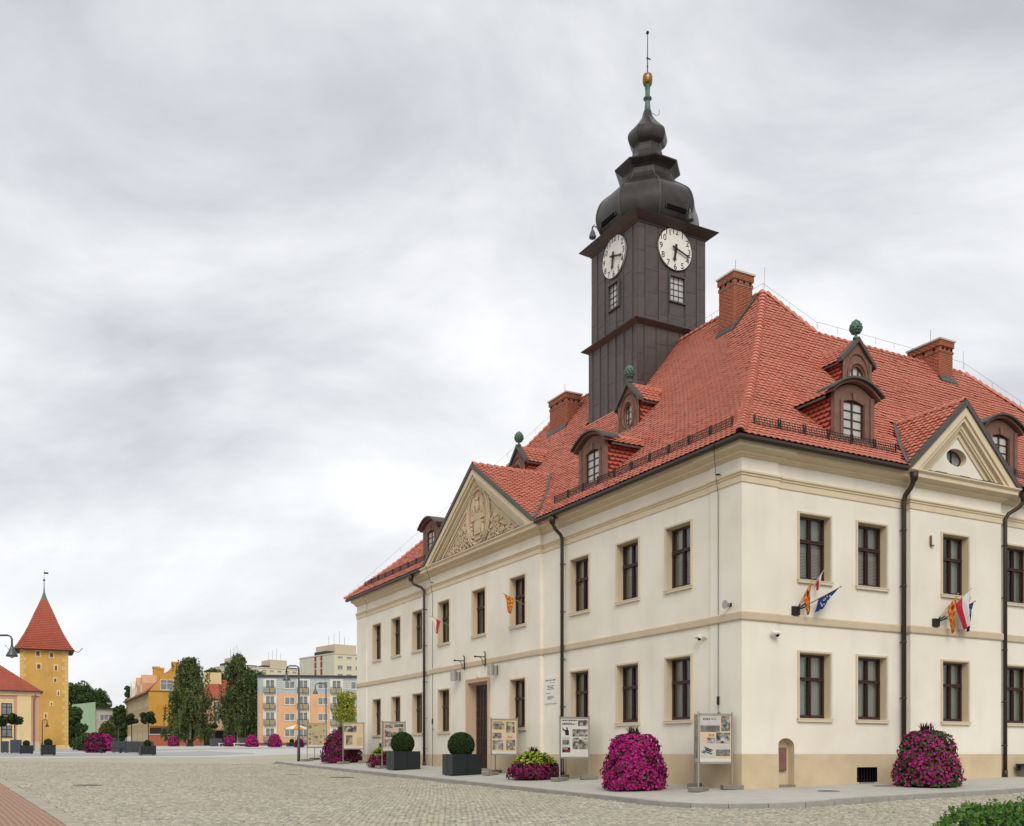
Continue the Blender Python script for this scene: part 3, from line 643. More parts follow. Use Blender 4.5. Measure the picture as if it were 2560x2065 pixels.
# roof ------------------------------------------------------------------------------
def roofmesh():
    mb = MB(); ss = [p[0] for p in PR]
    for a, b in zip(ss, ss[1:]):
        za, zb_ = rz(a) - .05, rz(b) - .05
        ve = (lambda s: EV - s) if b <= 7.2 else (lambda s: 17.6 - s)
        if a < 0:                            # the eaves stop at the pediments
            z0 = rz(.1) - .05
            mb.poly([(a, a, za), (a, 11.35, za), (.1, 11.35, z0), (.1, 22.65, z0), (a, 22.65, za), (a, EU - a, za), (b, EU - b, zb_), (b, b, zb_)])
            mb.poly([(a, a, za), (6.35, a, za), (6.35, .1, z0), (11.9, .1, z0), (11.9, a, za), (ve(a), a, za), (ve(b), b, zb_), (b, b, zb_)])
        else:
            mb.quad((a, a, za), (a, EU - a, za), (b, EU - b, zb_), (b, b, zb_))                          # long front slope
            mb.quad((a, a, za), (ve(a), a, za), (ve(b), b, zb_), (b, b, zb_))                            # short front slope
        mb.quad((a, EU - a, za), (17.6 - a, EU - a, za), (17.6 - b, EU - b, zb_), (b, EU - b, zb_))  # far end
        mb.quad((17.6 - a, EU - a, za), (17.6 - a, max(a, 0), za), (17.6 - b, max(b, 0), zb_), (17.6 - b, EU - b, zb_))
        if b <= 7.2:
            mb.quad((EV - a, a, za), (EV - a, 14.4 - a, za), (EV - b, 14.4 - b, zb_), (EV - b, b, zb_))
            mb.quad((EV - a, 14.4 - a, za), (10, 14.4 - a, za), (10, 14.4 - b, zb_), (EV - b, 14.4 - b, zb_))
    for y0, y1 in ((-.55, 11.35), (22.65, EU + .5)): mb.box(-.55, .3, y0, y1, 9.06, 9.10, 0)
    for x0, x1 in ((.3, 6.35), (11.9, EV + .5)): mb.box(x0, x1, -.55, .3, 9.06, 9.10, 0)
    return mb.build('roof', 'tilebed', TH)
ROOF = roofmesh()
TWt, TEX = .235, .255           # tile width and exposed length
PX = [0, .012, .095, .115, .135, TWt + .01]; PH = [.004, .026, .026, .018, .004, .004]
def tile_template():
    Lq = TEX + .05; vs = []
    for y, dz in ((0, .052), (Lq, .004)): vs += [(x, y, h + dz) for x, h in zip(PX, PH)]
    vs += [(x, .006, h + .052 - .024) for x, h in zip(PX, PH)]
    n = len(PX); fs = [[i, i + 1, n + i + 1, n + i] for i in range(n - 1)] + [[2 * n + i, 2 * n + i + 1, i + 1, i] for i in range(n - 1)]
    return np.array(vs), np.array(fs)
TV, TF = tile_template()
ALLT = []     # (origin, X, Y, Z axes) of every tile
def tile_row(o, X, Y, Z, a0, a1):
    k0 = math.floor(a0 / TWt); k1 = math.ceil(a1 / TWt)
    for k in range(k0, k1):
        if k * TWt + TWt * .5 < a0 or k * TWt + TWt * .5 > a1: continue
        ALLT.append((o + X * (k * TWt), X, Y, Z))
TOW = (6.5, 10.5, 14.4, 18.4)
def slope_tiles():
    L = [0]
    for (a, za), (b, zb_) in zip(PR, PR[1:]): L.append(L[-1] + math.hypot(b - a, zb_ - za))
    d = -.04
    while d < L[-1] - .1:
        i = max(j for j in range(len(PR) - 1) if d >= L[j] - .05); (a, za), (b, zb_) = PR[i], PR[i + 1]; t = (d - L[i]) / (L[i + 1] - L[i])
        s, z = a + (b - a) * t, za + (zb_ - za) * t; c, q = (b - a) / (L[i + 1] - L[i]), (zb_ - za) / (L[i + 1] - L[i])
        # long front: along = -u
        Y = Vector((c, 0, q)); X = Vector((0, -1, 0)); Z = X.cross(Y)
        k = 5.65 * (1 - (z - 9.15) / 3.63) - .05
        segs = [(-(EU - s), -s)] if k < 0 else [(-(EU - s), -17.0 - k), (-17.0 + k, -s)]
        if s > TOW[0] - .2: segs = [(-(EU - s), -TOW[3]), (-TOW[2], -s)]
        for a0, a1 in segs: tile_row(Vector((s, 0, z)), X, Y, Z, a0 + .05, a1 - .05)
        Y = Vector((0, c, q)); X = Vector((1, 0, 0)); Z = X.cross(Y)
        k = 2.82 * (1 - (z - 9.15) / 2.55) - .05; ve = EV - s if s < 7.2 else 17.6 - s
        for a0, a1 in ([(s, ve)] if k < 0 else [(s, 9.12 - k), (9.12 + k, ve)]): tile_row(Vector((0, s, z)), X, Y, Z, a0 + .05, a1 - .05)
        d += TEX
slope_tiles()
def ridge_tiles(p0, p1, step=.34, r=.13, name='ridge_tile'):
    p0, p1 = Vector(p0), Vector(p1); d = (p1 - p0); n = max(1, int(d.length / step)); d.normalize()
    s = d.cross(Vector((0, 0, 1))).normalized(); u = s.cross(d); mb = MB(); K = 6
    vs = []
    for y, rr in ((0, r - .01), (.0, r + .03), (.06, r + .03), (step + .04, r - .03)):
        vs += [s * (math.cos(math.pi * k / K) * rr) + u * (math.sin(math.pi * k / K) * rr - .04) + d * y for k in range(K + 1)]
    m = K + 1; mb.add(vs, [(i * m + k, i * m + k + 1, (i + 1) * m + k + 1, (i + 1) * m + k) for i in range(3) for k in range(K)])
    me = mb.mesh(name, 'tile')
    for k in range(n): put(name, me, ROOF, tuple(p0 + d * (k * (p1 - p0).length / n)))
hs = [-.6] + [p[0] for p in PR[2::2]] + [8.8]
hip = [(s, s, rz(s) + .03) for s in hs]
for a, b in zip(hip, hip[1:]): ridge_tiles(a, b, .34, .15, 'hip_tile')
ridge_tiles((8.8, 8.8, 19.02), (8.8, TOW[2], 19.02)); ridge_tiles((8.8, TOW[3], 19.02), (8.8, EU - 8.8, 19.02))
ridge_tiles((10.3, 7.25, rz(7.2) + .03), (EV - 7.2, 7.25, rz(7.2) + .03)); ridge_tiles((8.9, 8.7, 18.95), (10.3, 7.3, rz(7.25) + .05))
for a, b in zip([(s, EU - s, rz(s) + .03) for s in hs], [(s, EU - s, rz(s) + .03) for s in hs[1:]]): ridge_tiles(a, b, .34, .15, 'hip_tile')
for a, b in (((EV - 7.2, 7.2, rz(7.2)), (EV - 4, 4, rz(4) + .03)), ((EV - 4, 4, rz(4) + .03), (EV + .6, -.6, 9.15))): ridge_tiles(a, b, .34, .15, 'hip_tile')
# thin conductor wire on little stands along the ridges
mb = MB()
def wire(p0, p1, n):
    p0, p1 = Vector(p0), Vector(p1); pts = [p0.lerp(p1, k / n) for k in range(n + 1)]
    mb.tube(pts, .006, 3)
    for p in pts: mb.tube([p, p - Vector((0, 0, .26))], .006, 3)
wire((8.8, 8.8, 19.38), (8.8, 14.2, 19.38), 5); wire((8.8, 8.8, 19.38), (10.3, 7.3, 17.5), 2); wire((10.3, 7.25, 17.5), (EV - 7.2, 7.25, 17.5), 8)
wire((8.8, EU - 8.8, 19.35), (-.4, EU + .4, 9.55), 8); wire((EV - 7.2, 7.2, 17.45), (EV - 4, 4, 13.6), 4)
mb.tube([(8.8, 8.7, 19.1), (8.8, 8.7, 20.0)], .008, 4); mb.tube([(EV - 7.2, 7.25, 17.2), (EV - 7.2, 7.25, 18.0)], .008, 4)
mb.build('conductor_wire', 'iron', ROOF)
# snow guards
def snow_guard(side, a0, a1):
    F = frame(side, a1 if side == 'L' else a0, 0); w = a1 - a0; s0 = .05; zb_ = rz(s0) + .08; mb = MB(); H = .27
    for k in range(4): mb.tube([(0, s0 - .02 + .07 * k / 3, zb_ + H * k / 3), (w, s0 - .02 + .07 * k / 3, zb_ + H * k / 3)], .013, 4)
    n = int(w / .105)
    for k in range(n + 1): mb.tube([(k * w / n, s0 - .02, zb_), (k * w / n, s0 + .05, zb_ + H)], .012, 3)
    for x in (.02, w - .02): mb.box(x - .011, x + .011, s0 - .035, s0 + .01, zb_ - .12, zb_ + H + .02)
    o = mb.build('snow_guard', 'gutter', ROOF); o.matrix_local = F
for k in range(10): snow_guard('L', .45 + k * 1.04, 1.45 + k * 1.04)
for k in range(8): snow_guard('L', 23.6 + k * 1.1, 24.65 + k * 1.1)
for k in range(6): snow_guard('R', .5 + k * 1.0, 1.46 + k * 1.0)
for k in range(5): snow_guard('R', 12.4 + k * 1.0, 13.36 + k * 1.0)
# pediments ---------------------------------------------------------------------------
def pediment(side, a, hw, za, relief):
    F = frame(side, a, 0); zb = 9.12; th = math.atan2(za - zb, hw); si, cs = math.sin(th), math.cos(th)
    P = thing_part = put('pediment', None, TH) if False else None
    def chev(mb, d0, d1, yf, yb, m=0):
        for sg in (-1, 1):
            w0, w1, z0, z1 = hw - d0 / si, hw - d1 / si, za - d0 / cs, za - d1 / cs
            mb.ext([(sg * w0, yf, zb), (0, yf, z0), (0, yf, z1), (sg * w1, yf, zb)], (0, yb - yf, 0), m)
    mb = MB(); chev(mb, .06, .30, -.50, 0); chev(mb, .30, .42, -.44, 0); chev(mb, .42, .56, -.32, 0); chev(mb, .56, .62, -.28, 0); chev(mb, .62, .76, -.20, 0)
    w1, z1 = hw - .76 / si, za - .76 / cs
    hole = None
    if relief:
        mb.poly([(-w1, -.15, zb), (w1, -.15, zb), (0, -.15, z1)], 1)
        chev(mb, .86, .92, -.185, -.15, 1); mb.box(-w1 + .2, w1 - .2, -.185, -.15, zb + .06, zb + .11, 1)
    else:
        cz, rx, ry = 9.90, .50, .29; n = 28; E_ = [(rx * math.cos(2 * math.pi * k / n), cz + ry * math.sin(2 * math.pi * k / n)) for k in range(n)]
        tri = [(w1, zb), (0, z1), (-w1, zb)]
        def border(x, z):       # point of the triangle's edge in the direction of (x, z) from the centre
            best = None
            for (x0, y0), (x1, y1) in zip(tri, tri[1:] + tri[:1]):
                dx_, dy_ = x, z - cz; ex, ey = x1 - x0, y1 - y0; den = dx_ * ey - dy_ * ex
                if abs(den) < 1e-9: continue
                t = (x0 * ey - (y0 - cz) * ex) / den; s_ = (x0 * dy_ - (y0 - cz) * dx_) / den
                if t > 0 and -1e-6 <= s_ <= 1 + 1e-6 and (best is None or t < best): best = t
            return (x * best, cz + (z - cz) * best)
        ring = sorted(E_ , key=lambda q: math.atan2(q[1] - cz, q[0]))
        ring = ring + [(x / 10, cz + (z - cz) / 10) for x, z in tri]
        ring = sorted(set(ring), key=lambda q: math.atan2(q[1] - cz, q[0]))
        ins = [(rx * ry / math.sqrt((ry * math.cos(t)) ** 2 + (rx * math.sin(t)) ** 2) * math.cos(t), cz + rx * ry / math.sqrt((ry * math.cos(t)) ** 2 + (rx * math.sin(t)) ** 2) * math.sin(t)) for t in [math.atan2(q[1] - cz, q[0]) for q in ring]]
        outp = [border(*q) for q in ring]; m_ = len(ring)
        for k in range(m_):
            j = (k + 1) % m_
            mb.quad((outp[k][0], -.15, outp[k][1]), (outp[j][0], -.15, outp[j][1]), (ins[j][0], -.15, ins[j][1]), (ins[k][0], -.15, ins[k][1]), 1)
            mb.quad((ins[k][0], -.15, ins[k][1]), (ins[j][0], -.15, ins[j][1]), (ins[j][0], .12, ins[j][1]), (ins[k][0], .12, ins[k][1]), 0)
    P = mb.build('pediment', ['trim_l', 'relief' if relief else 'plaster'], TH); P.matrix_local = F
    mb = MB()
    for sg in (-1, 1):
        w0, w1_ = hw + .11 / si, hw - .06 / si; z0, z1_ = za + .11 / cs, za - .06 / cs
        mb.ext([(sg * w0, -.56, zb), (0, -.56, z0), (0, -.56, z1_), (sg * w1_, -.56, zb)], (0, .2, 0))
    mb.build('verge_flashing', 'leadflash', P)
    mb = MB(); mb.box(-hw + .9, hw - .9, -.55, -.15, 9.125, 9.15); 
    for x in np.arange(-hw + 1.3, hw - 1.2, 1.15): mb.box(x, x + .5, -.5, -.44, 9.15, 9.19)
    mb.build('sill_flashing', 'leadflash', P)
    if not relief:
        mb = MB(); mb.lathe([(.01, 0), (.36, 0), (.36, .001)], 4) if False else None
        mb = MB(); n = 24
        mb.poly([(rx * math.cos(2 * math.pi * k / n) * 1.02, .09, cz + ry * math.sin(2 * math.pi * k / n) * 1.02) for k in range(n)]); mb.build('pane', 'farglass', P)
        mb = MB(); mb.box(-.02, .02, .05, .085, cz - ry, cz + ry)
        for k in range(n):
            t0, t1 = 2 * math.pi * k / n, 2 * math.pi * (k + 1) / n
            mb.quad(*[(f * rx * math.cos(t), .07, cz + f * ry * math.sin(t)) for f, t in ((1, t0), (1, t1), (.86, t1), (.86, t0))])
        mb.build('frame', 'wood', P)
    # roof planes and their tiles
    zr = za + .10; mb = MB()
    for sg in (-1, 1):
        zk = [z for _, z in PR if z < zr] + [zr]; 
        pts = [(sg * (hw + .1) * (1 - (z - 9.15) / (zr - 9.15)), rs(z) + .05, z) for z in zk]
        mb.poly([(sg * (hw + .1), -.50, 9.15)] + pts + [(0, -.50, zr)])
        L = math.hypot(hw + .1, zr - 9.15); d = .02; R3 = F.to_3x3()
        while d < L - .15:
            t = d / L; z = 9.15 + (zr - 9.15) * t; x = sg * (hw + .1) * (1 - t)
            Yv = Vector((-sg * (hw + .1) / L, 0, (zr - 9.15) / L)); Xv = Vector((0, sg, 0)); Zv = Xv.cross(Yv)
            if Zv.z < 0: Xv, Zv = -Xv, -Zv
            o = F @ Vector((x, 0, z)); lo, hi = -.52, rs(z) + .12
            if Xv.y < 0: lo, hi = -hi, -lo
            tile_row(o, R3 @ Xv, R3 @ Yv, R3 @ Zv, lo, hi); d += TEX
    mb.build('roof_bed', 'tilebed', P)
    yb = rs(zr)
    A_, B_ = F @ Vector((0, -.5, zr + .02)), F @ Vector((0, yb, zr + .02)); ridge_tiles(A_, B_, .34, .12)
    # grey valley sheets
    mb = MB()
    for sg in (-1, 1):
        zz = [z for _, z in PR if z < zr] + [zr]; pp = [Vector((sg * (hw + .1) * (1 - (z - 9.15) / (zr - 9.15)), rs(z), z + .10)) for z in zz]
        for p, q in zip(pp, pp[1:]): mb.quad(p + Vector((.09 * sg, 0, 0)), q + Vector((.09 * sg, 0, 0)), q - Vector((.09 * sg, 0, -.04)), p - Vector((.09 * sg, 0, -.04)))
    mb.build('valley_sheet', 'leadflash', P)
    return P
PL = pediment('L', 17.0, 5.55, 12.68, True); PRt = pediment('R', 9.12, 2.72, 11.6, False)
# carved town arms in the long pediment: oval cartouche with a towered gate and two figures, leafwork round it
cz, rx, ry = 10.50, .98, 1.22; n = 32; y0 = -.15
mb = MB()
mb.ext([(rx * math.cos(2 * math.pi * k / n), y0 - .05, cz + ry * math.sin(2 * math.pi * k / n)) for k in range(n)], (0, .06, 0), 1)
for f, r in ((1.0, .065), (1.14, .05)):
    mb.tube([(f * rx * math.cos(2 * math.pi * k / n), y0 - .07, cz + f * ry * math.sin(2 * math.pi * k / n)) for k in range(n + 1)], r, 6)
cart = mb.build('cartouche', ['relief', 'relief2'], PL)
mb = MB(); yf = y0 - .05
def slab(pts, d, m=0): mb.ext([(x, yf - d, cz + z) for x, z in pts], (0, d + .01, 0), m)
slab([(-.62, -.12), (.62, -.12), (.62, .16), (-.62, .16)], .06)
for k in range(6): slab([(-.62 + k * .225, .16), (-.50 + k * .225, .16), (-.50 + k * .225, .24), (-.62 + k * .225, .24)], .06)
slab([(-.30, -.75), (.30, -.75), (.30, -.12), (-.30, -.12)], .05); slab([(-.14, -.72), (.14, -.72), (.14, -.38), (.08, -.27), (0, -.23), (-.08, -.27), (-.14, -.38)], .015, 1)
for sx in (-1, 1):
    slab([(sx * .42 - .13, .16), (sx * .42 + .13, .16), (sx * .42 + .13, .50), (sx * .42 - .13, .50)], .08)
    slab([(sx * .42 - .17, .50), (sx * .42 + .17, .50), (sx * .42, .92)], .07); mb.sphere((sx * .42, yf - .05, cz + .95), .035, 6, 4)
    slab([(sx * .42 - .04, .26), (sx * .42 + .04, .26), (sx * .42 + .04, .40), (sx * .42 - .04, .40)], .1, 1)
    mb.sphere((sx * .55, yf - .06, cz - .62), .13, 8, 6, 0, (.8, .6, 1.9)); mb.sphere((sx * .55, yf - .08, cz - .30), .07, 8, 6); mb.sphere((sx * .46, yf - .09, cz - .50), .06, 6, 5, 0, (1.4, .7, .7))
    slab([(sx * .32, -.80), (sx * .75, -.80), (sx * .70, -.88), (sx * .32, -.88)], .07)
mb.sphere((0, yf - .05, cz + .46), .14, 8, 6, 0, (1, .6, 1.9)); mb.sphere((0, yf - .07, cz + .78), .075, 8, 6); slab([(-.09, .86), (.09, .86), (.11, .95), (.04, .91), (0, .97), (-.04, .91), (-.11, .95)], .06)
slab([(-.25, -1.0), (.25, -1.0), (.30, -.9), (-.30, -.9)], .05)
mb.build('coat_of_arms', ['relief', 'relief2'], cart)
mb = MB(); r_ = random.Random(5)
for _ in range(520):
    x = r_.uniform(-4.1, 4.1); zmax = 12.68 - 1.25 - (abs(x)) * (3.56 / 5.55)
    if zmax < 9.32: continue
    z = r_.uniform(9.28, zmax)
    if (x / (rx * 1.22)) ** 2 + ((z - cz) / (ry * 1.2)) ** 2 < 1: continue
    a = r_.uniform(0, math.pi); L = r_.uniform(.05, .13); t = r_.uniform(.02, .04)
    c, s_ = math.cos(a), math.sin(a); k = r_.uniform(-.6, .6)
    pts = [(x - c * L, y0 - .02, z - s_ * L), (x + k * s_ * L * .5, y0 - .05, z - k * c * L * .5), (x + c * L, y0 - .02, z + s_ * L)]
    mb.tube(pts, t, 4)
mb.build('leafwork', 'relief', PL, kind='stuff')

# dormers -------------------------------------------------------------------------------
SC = MB(); q = .108
SC.ext([(-q + .012, 0, .22), (-q, 0, .06)] + [(-q * math.cos(math.pi * k / 6), 0, .06 - .085 * math.sin(math.pi * k / 6)) for k in range(1, 6)] + [(q, 0, .06), (q - .012, 0, .22)], (0, .03, 0)); SCALE = SC.mesh('scale_tile', 'scale')
def dormer_roof(par, F, hw, s0, ze, zr, over=.16):
    """two small pitched roofs behind the dormer front, tiled, running back into the main roof"""
    R3 = F.to_3x3(); mb = MB()
    for sg in (-1, 1):
        w = hw + over; zo = ze - (zr - ze) * over / hw
        pts = [(sg * w, s0 - .02, zo), (sg * w, rs(zo) + .25, zo), (0, rs(zr) + .25, zr), (0, s0 - .02, zr)]
        mb.poly(pts); mb.poly([(x, y, z - .05) for x, y, z in pts])
        mb.quad(pts[0], pts[1], tuple(Vector(pts[1]) - Vector((0, 0, .07))), tuple(Vector(pts[0]) - Vector((0, 0, .07))))
        L = math.hypot(w, zr - zo); d = .0
        while d < L - .08:
            t = d / L; z = zo + (zr - zo) * t; x = sg * w * (1 - t); Yv = Vector((-sg * w / L, 0, (zr - zo) / L)); Xv = Vector((0, sg, 0)); Zv = Xv.cross(Yv)
            if Zv.z < 0: Xv, Zv = -Xv, -Zv
            lo, hi = s0 - .02, rs(z) + .1
            if Xv.y < 0: lo, hi = -hi, -lo
            tile_row(F @ Vector((x, 0, z + .01)), R3 @ Xv, R3 @ Yv, R3 @ Zv, lo, hi); d += .25
    mb.build('dormer_roof', 'leadflash', par)
    mb = MB(); mb.tube([(0, s0, zr + .05), (0, rs(zr), zr + .05)], .07, 6); mb.build('ridge', 'tile', par)
def cheeks(par, hw, s0, ze):
    for sg in (-1, 1):
        mb = MB(); zz = [rz(s0)] + [z for _, z in PR if rz(s0) < z < ze] + [ze]
        mb.poly([(sg * hw, s0, rz(s0))] + [(sg * hw, rs(z), z) for z in zz[1:]] + [(sg * hw, s0, ze)])
        mb.build('cheek', 'tilebed', par)  # dark bed colour gives the gaps between scales their shade
        z = ze - .20; j = 0
        while z > rz(s0) - .1:
            y = s0 + .12 + (j % 2) * .108
            while y < rs(z + .2) + .05:
                if z + .02 > rz(y) - .12 and y < rs(max(z, rz(s0)) + .2) - .06:
                    Mx = Matrix.Translation((sg * (hw + .018), y, z)) @ Matrix.Rotation(sg * math.pi / 2, 4, 'Z') @ Matrix.Rotation(R(-13), 4, 'X')
                    put('scale_tile', SCALE, par, mw=Mx)
                y += .216
            z -= .15; j += 1
def arched_dormer(side, a, s0=.38, hw=.88, ztop=11.42, rise=.34):
    F = frame(side, a, 0); zb = rz(s0) - .25; mb = MB(); zw0, zw1, ww = 10.08, 11.22, .47
    def arc(w, z, h, n=10): return [(-w + 2 * w * k / n, z + h * (1 - (-1 + 2 * k / n) ** 2)) for k in range(n + 1)]
    yf = s0
    # front of boards round the opening
    top = arc(hw, ztop, rise); wa = arc(ww, zw1 - .05, .10)
    mb.ext([(-hw, yf, zb), (-ww, yf, zb), (-ww, yf, zw1 - .05), (-hw, yf, ztop)], (0, .10, 0)); mb.ext([(hw, yf, zb), (ww, yf, zb), (ww, yf, zw1 - .05), (hw, yf, ztop)], (0, .10, 0))
    mb.box(-ww, ww, yf, yf + .1, zb, zw0)
    xs = [-ww + 2 * ww * k / 10 for k in range(11)]
    def ta(x): return ztop + rise * (1 - (x / hw) ** 2)
    mb.ext([(-hw, yf, ztop)] + [(-hw + (hw - ww) * k / 3, yf, ta(-hw + (hw - ww) * k / 3)) for k in range(1, 4)] + [(-ww, yf, zw1 - .05)], (0, .1, 0))
    mb.ext([(hw, yf, ztop)] + [(hw - (hw - ww) * k / 3, yf, ta(hw - (hw - ww) * k / 3)) for k in range(1, 4)] + [(ww, yf, zw1 - .05)], (0, .1, 0))
    for k in range(10):
        (x0, z0), (x1, z1) = wa[k], wa[k + 1]; mb.ext([(x0, yf, z0), (x1, yf, z1), (x1, yf, ta(x1)), (x0, yf, ta(x0))], (0, .1, 0))
    for sg in (-1, 1):                                    # pilaster strips, architrave band, keystone
        mb.box(min(sg * hw, sg * (hw - .17)), max(sg * hw, sg * (hw - .17)), yf - .05, yf, zb, ztop + .02)
        mb.box(min(sg * ww, sg * (ww + .12)), max(sg * ww, sg * (ww + .12)), yf - .035, yf, zw0 - .1, zw1)
    mb.box(-ww - .12, ww + .12, yf - .06, yf, zw0 - .14, zw0 - .03); mb.ext([(-.06, yf, zw1 + .03), (.06, yf, zw1 + .03), (.09, yf, zw1 + .27), (-.09, yf, zw1 + .27)], (0, -.06, 0))
    d = mb.build('dormer', 'brown', TH); d.matrix_local = F
    mb = MB(); n = 14; wo = hw + .24
    pts = [(-wo + 2 * wo * k / n, ztop - .02 + (rise + .10) * (1 - (-1 + 2 * k / n) ** 2)) for k in range(n + 1)]
    for (x0, z0), (x1, z1) in zip(pts, pts[1:]):
        mb.ext([(x0, yf - .28, z0 + .04), (x1, yf - .28, z1 + .04), (x1, yf - .28, z1 + .11), (x0, yf - .28, z0 + .11)], (0, .75, 0))
        mb.ext([(x0 * .93, yf - .17, z0 - .04), (x1 * .93, yf - .17, z1 - .04), (x1 * .93, yf - .17, z1 + .04), (x0 * .93, yf - .17, z0 + .04)], (0, .3, 0), 1)
    mb.build('canopy', ['leadflash', 'brown'], d)
    mb = MB(); y1 = yf + .06
    for x in (-ww + .03, -.0, ww - .03): mb.box(x - .035, x + .035, y1, y1 + .05, zw0, zw1 + (.04 if x == 0 else -.03))
    for k in range(5): z = zw0 + .03 + k * (zw1 - zw0 - .04) / 4; mb.box(-ww, ww, y1 + .005, y1 + .04, z - .016, z + .016)
    mb.build('window_frame', 'wood', d)
    for sx in (-1, 1):
        for k in range(4):
            z = zw0 + .03 + k * (zw1 - zw0 - .04) / 4; mb = MB(); zt = z + (zw1 - zw0 - .04) / 4 - .02
            x0, x1 = sorted((sx * .035, sx * (ww - .05))); mb.quad((x0, y1 + .03, z + .016), (x1, y1 + .03, z + .016), (x1, y1 + .03, zt), (x0, y1 + .03, zt)); mb.build('pane', 'dormglass', d)
    mb = MB(); mb.box(-ww - .05, ww + .05, yf + .14, yf + .16, zw0 - .1, zw1 + .2); mb.build('curtain', 'curtain', d)
    mb = MB(); mb.ext([(-hw - .08, yf - .16, zb + .12), (hw + .08, yf - .16, zb + .12), (hw + .02, yf + .02, zb + .34), (-hw - .02, yf + .02, zb + .34)], (0, 0, .03)); mb.build('apron_flashing', 'leadflash', d)
    cheeks(d, hw - .02, s0 + .08, ztop - .03); dormer_roof(d, F, hw, s0 + .15, ztop - .02, ztop + .46, .2)
    return d
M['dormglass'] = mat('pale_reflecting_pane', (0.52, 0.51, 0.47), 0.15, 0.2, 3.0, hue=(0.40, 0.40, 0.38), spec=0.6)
arched_dormer('L', 8.62); arched_dormer('L', 23.6); arched_dormer('R', 4.92); arched_dormer('R', 12.1)
def gabled_dormer(side, a, s0=4.15, hw=.74, ze=14.62, za=15.35, oval=True):
    F = frame(side, a, 0); zb = rz(s0) - .15; mb = MB(); yf = s0; cz = 14.1 if oval else 14.0; rx, ry = (.30, .44) if oval else (.36, .42); n = 24
    outl = [(-hw, zb), (hw, zb), (hw, ze), (0, za), (-hw, ze)]
    pts = [(rx * math.cos(2 * math.pi * k / n), cz + ry * math.sin(2 * math.pi * k / n)) for k in range(n)]
    if not oval: pts = [(x, max(z, cz - .22)) for x, z in pts]
    def border(x, z):
        best = None
        for (x0, z0), (x1, z1) in zip(outl, outl[1:] + outl[:1]):
            dx_, dz_ = x, z - cz; ex, ez = x1 - x0, z1 - z0; den = dx_ * ez - dz_ * ex
            if abs(den) < 1e-9: continue
            t = (x0 * ez - (z0 - cz) * ex) / den; u = (x0 * dz_ - (z0 - cz) * dx_) / den
            if t > 0 and -1e-6 <= u <= 1 + 1e-6 and (best is None or t < best): best = t
        return (x * best, cz + (z - cz) * best)
    ob = [border(*p) for p in pts]
    for k in range(n):
        j = (k + 1) % n; b0, b1 = ob[k], ob[j]; mid = [p for p in outl if (math.atan2(p[1] - cz, p[0]) - math.atan2(b0[1] - cz, b0[0])) % (2 * math.pi) < (math.atan2(b1[1] - cz, b1[0]) - math.atan2(b0[1] - cz, b0[0])) % (2 * math.pi)]
        mb.poly([(x, yf, z) for x, z in [pts[k], b0] + mid + [b1, pts[j]]])
        mb.quad((pts[k][0], yf, pts[k][1]), (pts[j][0], yf, pts[j][1]), (pts[j][0], yf + .12, pts[j][1]), (pts[k][0], yf + .12, pts[k][1]))
    f = 1.28
    mb.tube([(f * rx * math.cos(2 * math.pi * k / n), yf - .02, (cz + f * ry * math.sin(2 * math.pi * k / n)) if oval else max(cz - .24, cz + f * ry * math.sin(2 * math.pi * k / n))) for k in range(n + 1)], .055, 5)
    if oval:
        for t in (0, .5, 1, 1.5): mb.box(*sorted((f * rx * math.cos(t * math.pi) - .05, f * rx * math.cos(t * math.pi) + .05)), yf - .09, yf, cz + f * ry * math.sin(t * math.pi) - .06, cz + f * ry * math.sin(t * math.pi) + .06)
    for sg in (-1, 1): mb.box(*sorted((sg * hw, sg * (hw - .12))), yf - .035, yf, zb, ze)
    arcr = [(hw * .82 * math.cos(math.pi * k / 12), yf - .03, cz + .02 + .86 * math.sin(math.pi * k / 12) ) for k in range(13)]
    mb.tube(arcr, .03, 4)
    d = mb.build('dormer', 'brown', TH); d.matrix_local = F
    mb = MB()
    for sg in (-1, 1):
        dx_, dz_ = hw, za - ze; L = math.hypot(dx_, dz_); o = .17
        mb.ext([(sg * (hw + .16), yf - .12, ze - .16 * dz_ / dx_ - .02), (0, yf - .12, za - .02), (0, yf - .12, za + .16), (sg * (hw + .16), yf - .12, ze - .16 * dz_ / dx_ + .14)], (0, .25, 0))
    mb.build('bargeboard', 'leadflash', d)
    mb = MB(); mb.poly([(x, yf + .11, z) for x, z in pts]); mb.build('pane', 'dormglass', d)
    mb = MB(); y1 = yf + .08
    for x in (-rx * .42, rx * .42) : mb.box(x - .03, x + .03, y1, y1 + .04, (cz - ry * .9 if oval else cz - .22), cz + ry * .9)
    for z in ((cz - .14, cz + .14) if oval else (cz + .02,)): mb.box(-rx * .97, rx * .97, y1 + .01, y1 + .04, z - .014, z + .014)
    mb.build('window_frame', 'wood', d)
    mb = MB(); zf = za + .10; fy = yf + .05
    mb.lathe([(.11, zf), (.12, zf + .06), (.055, zf + .12), (.05, zf + .17), (.09, zf + .2), (.18, zf + .30), (.215, zf + .42), (.20, zf + .54), (.13, zf + .66), (.03, zf + .74)], 14, (0, fy, 0))
    for r in range(5):
        zz = zf + .25 + r * .09; rr = (.14, .2, .215, .19, .13)[r]
        for k in range(9): t = 2 * math.pi * (k + .5 * (r % 2)) / 9; mb.sphere((rr * math.cos(t), fy + rr * math.sin(t), zz), .045, 5, 4)
    mb.build('pinecone_finial', 'verdigris', d, smooth=True)
    mb = MB(); mb.ext([(-hw - .05, yf - .16, zb + .02), (hw + .05, yf - .16, zb + .02), (hw + .02, yf + .02, zb + .24), (-hw - .02, yf + .02, zb + .24)], (0, 0, .03)); mb.build('apron_flashing', 'leadflash', d)
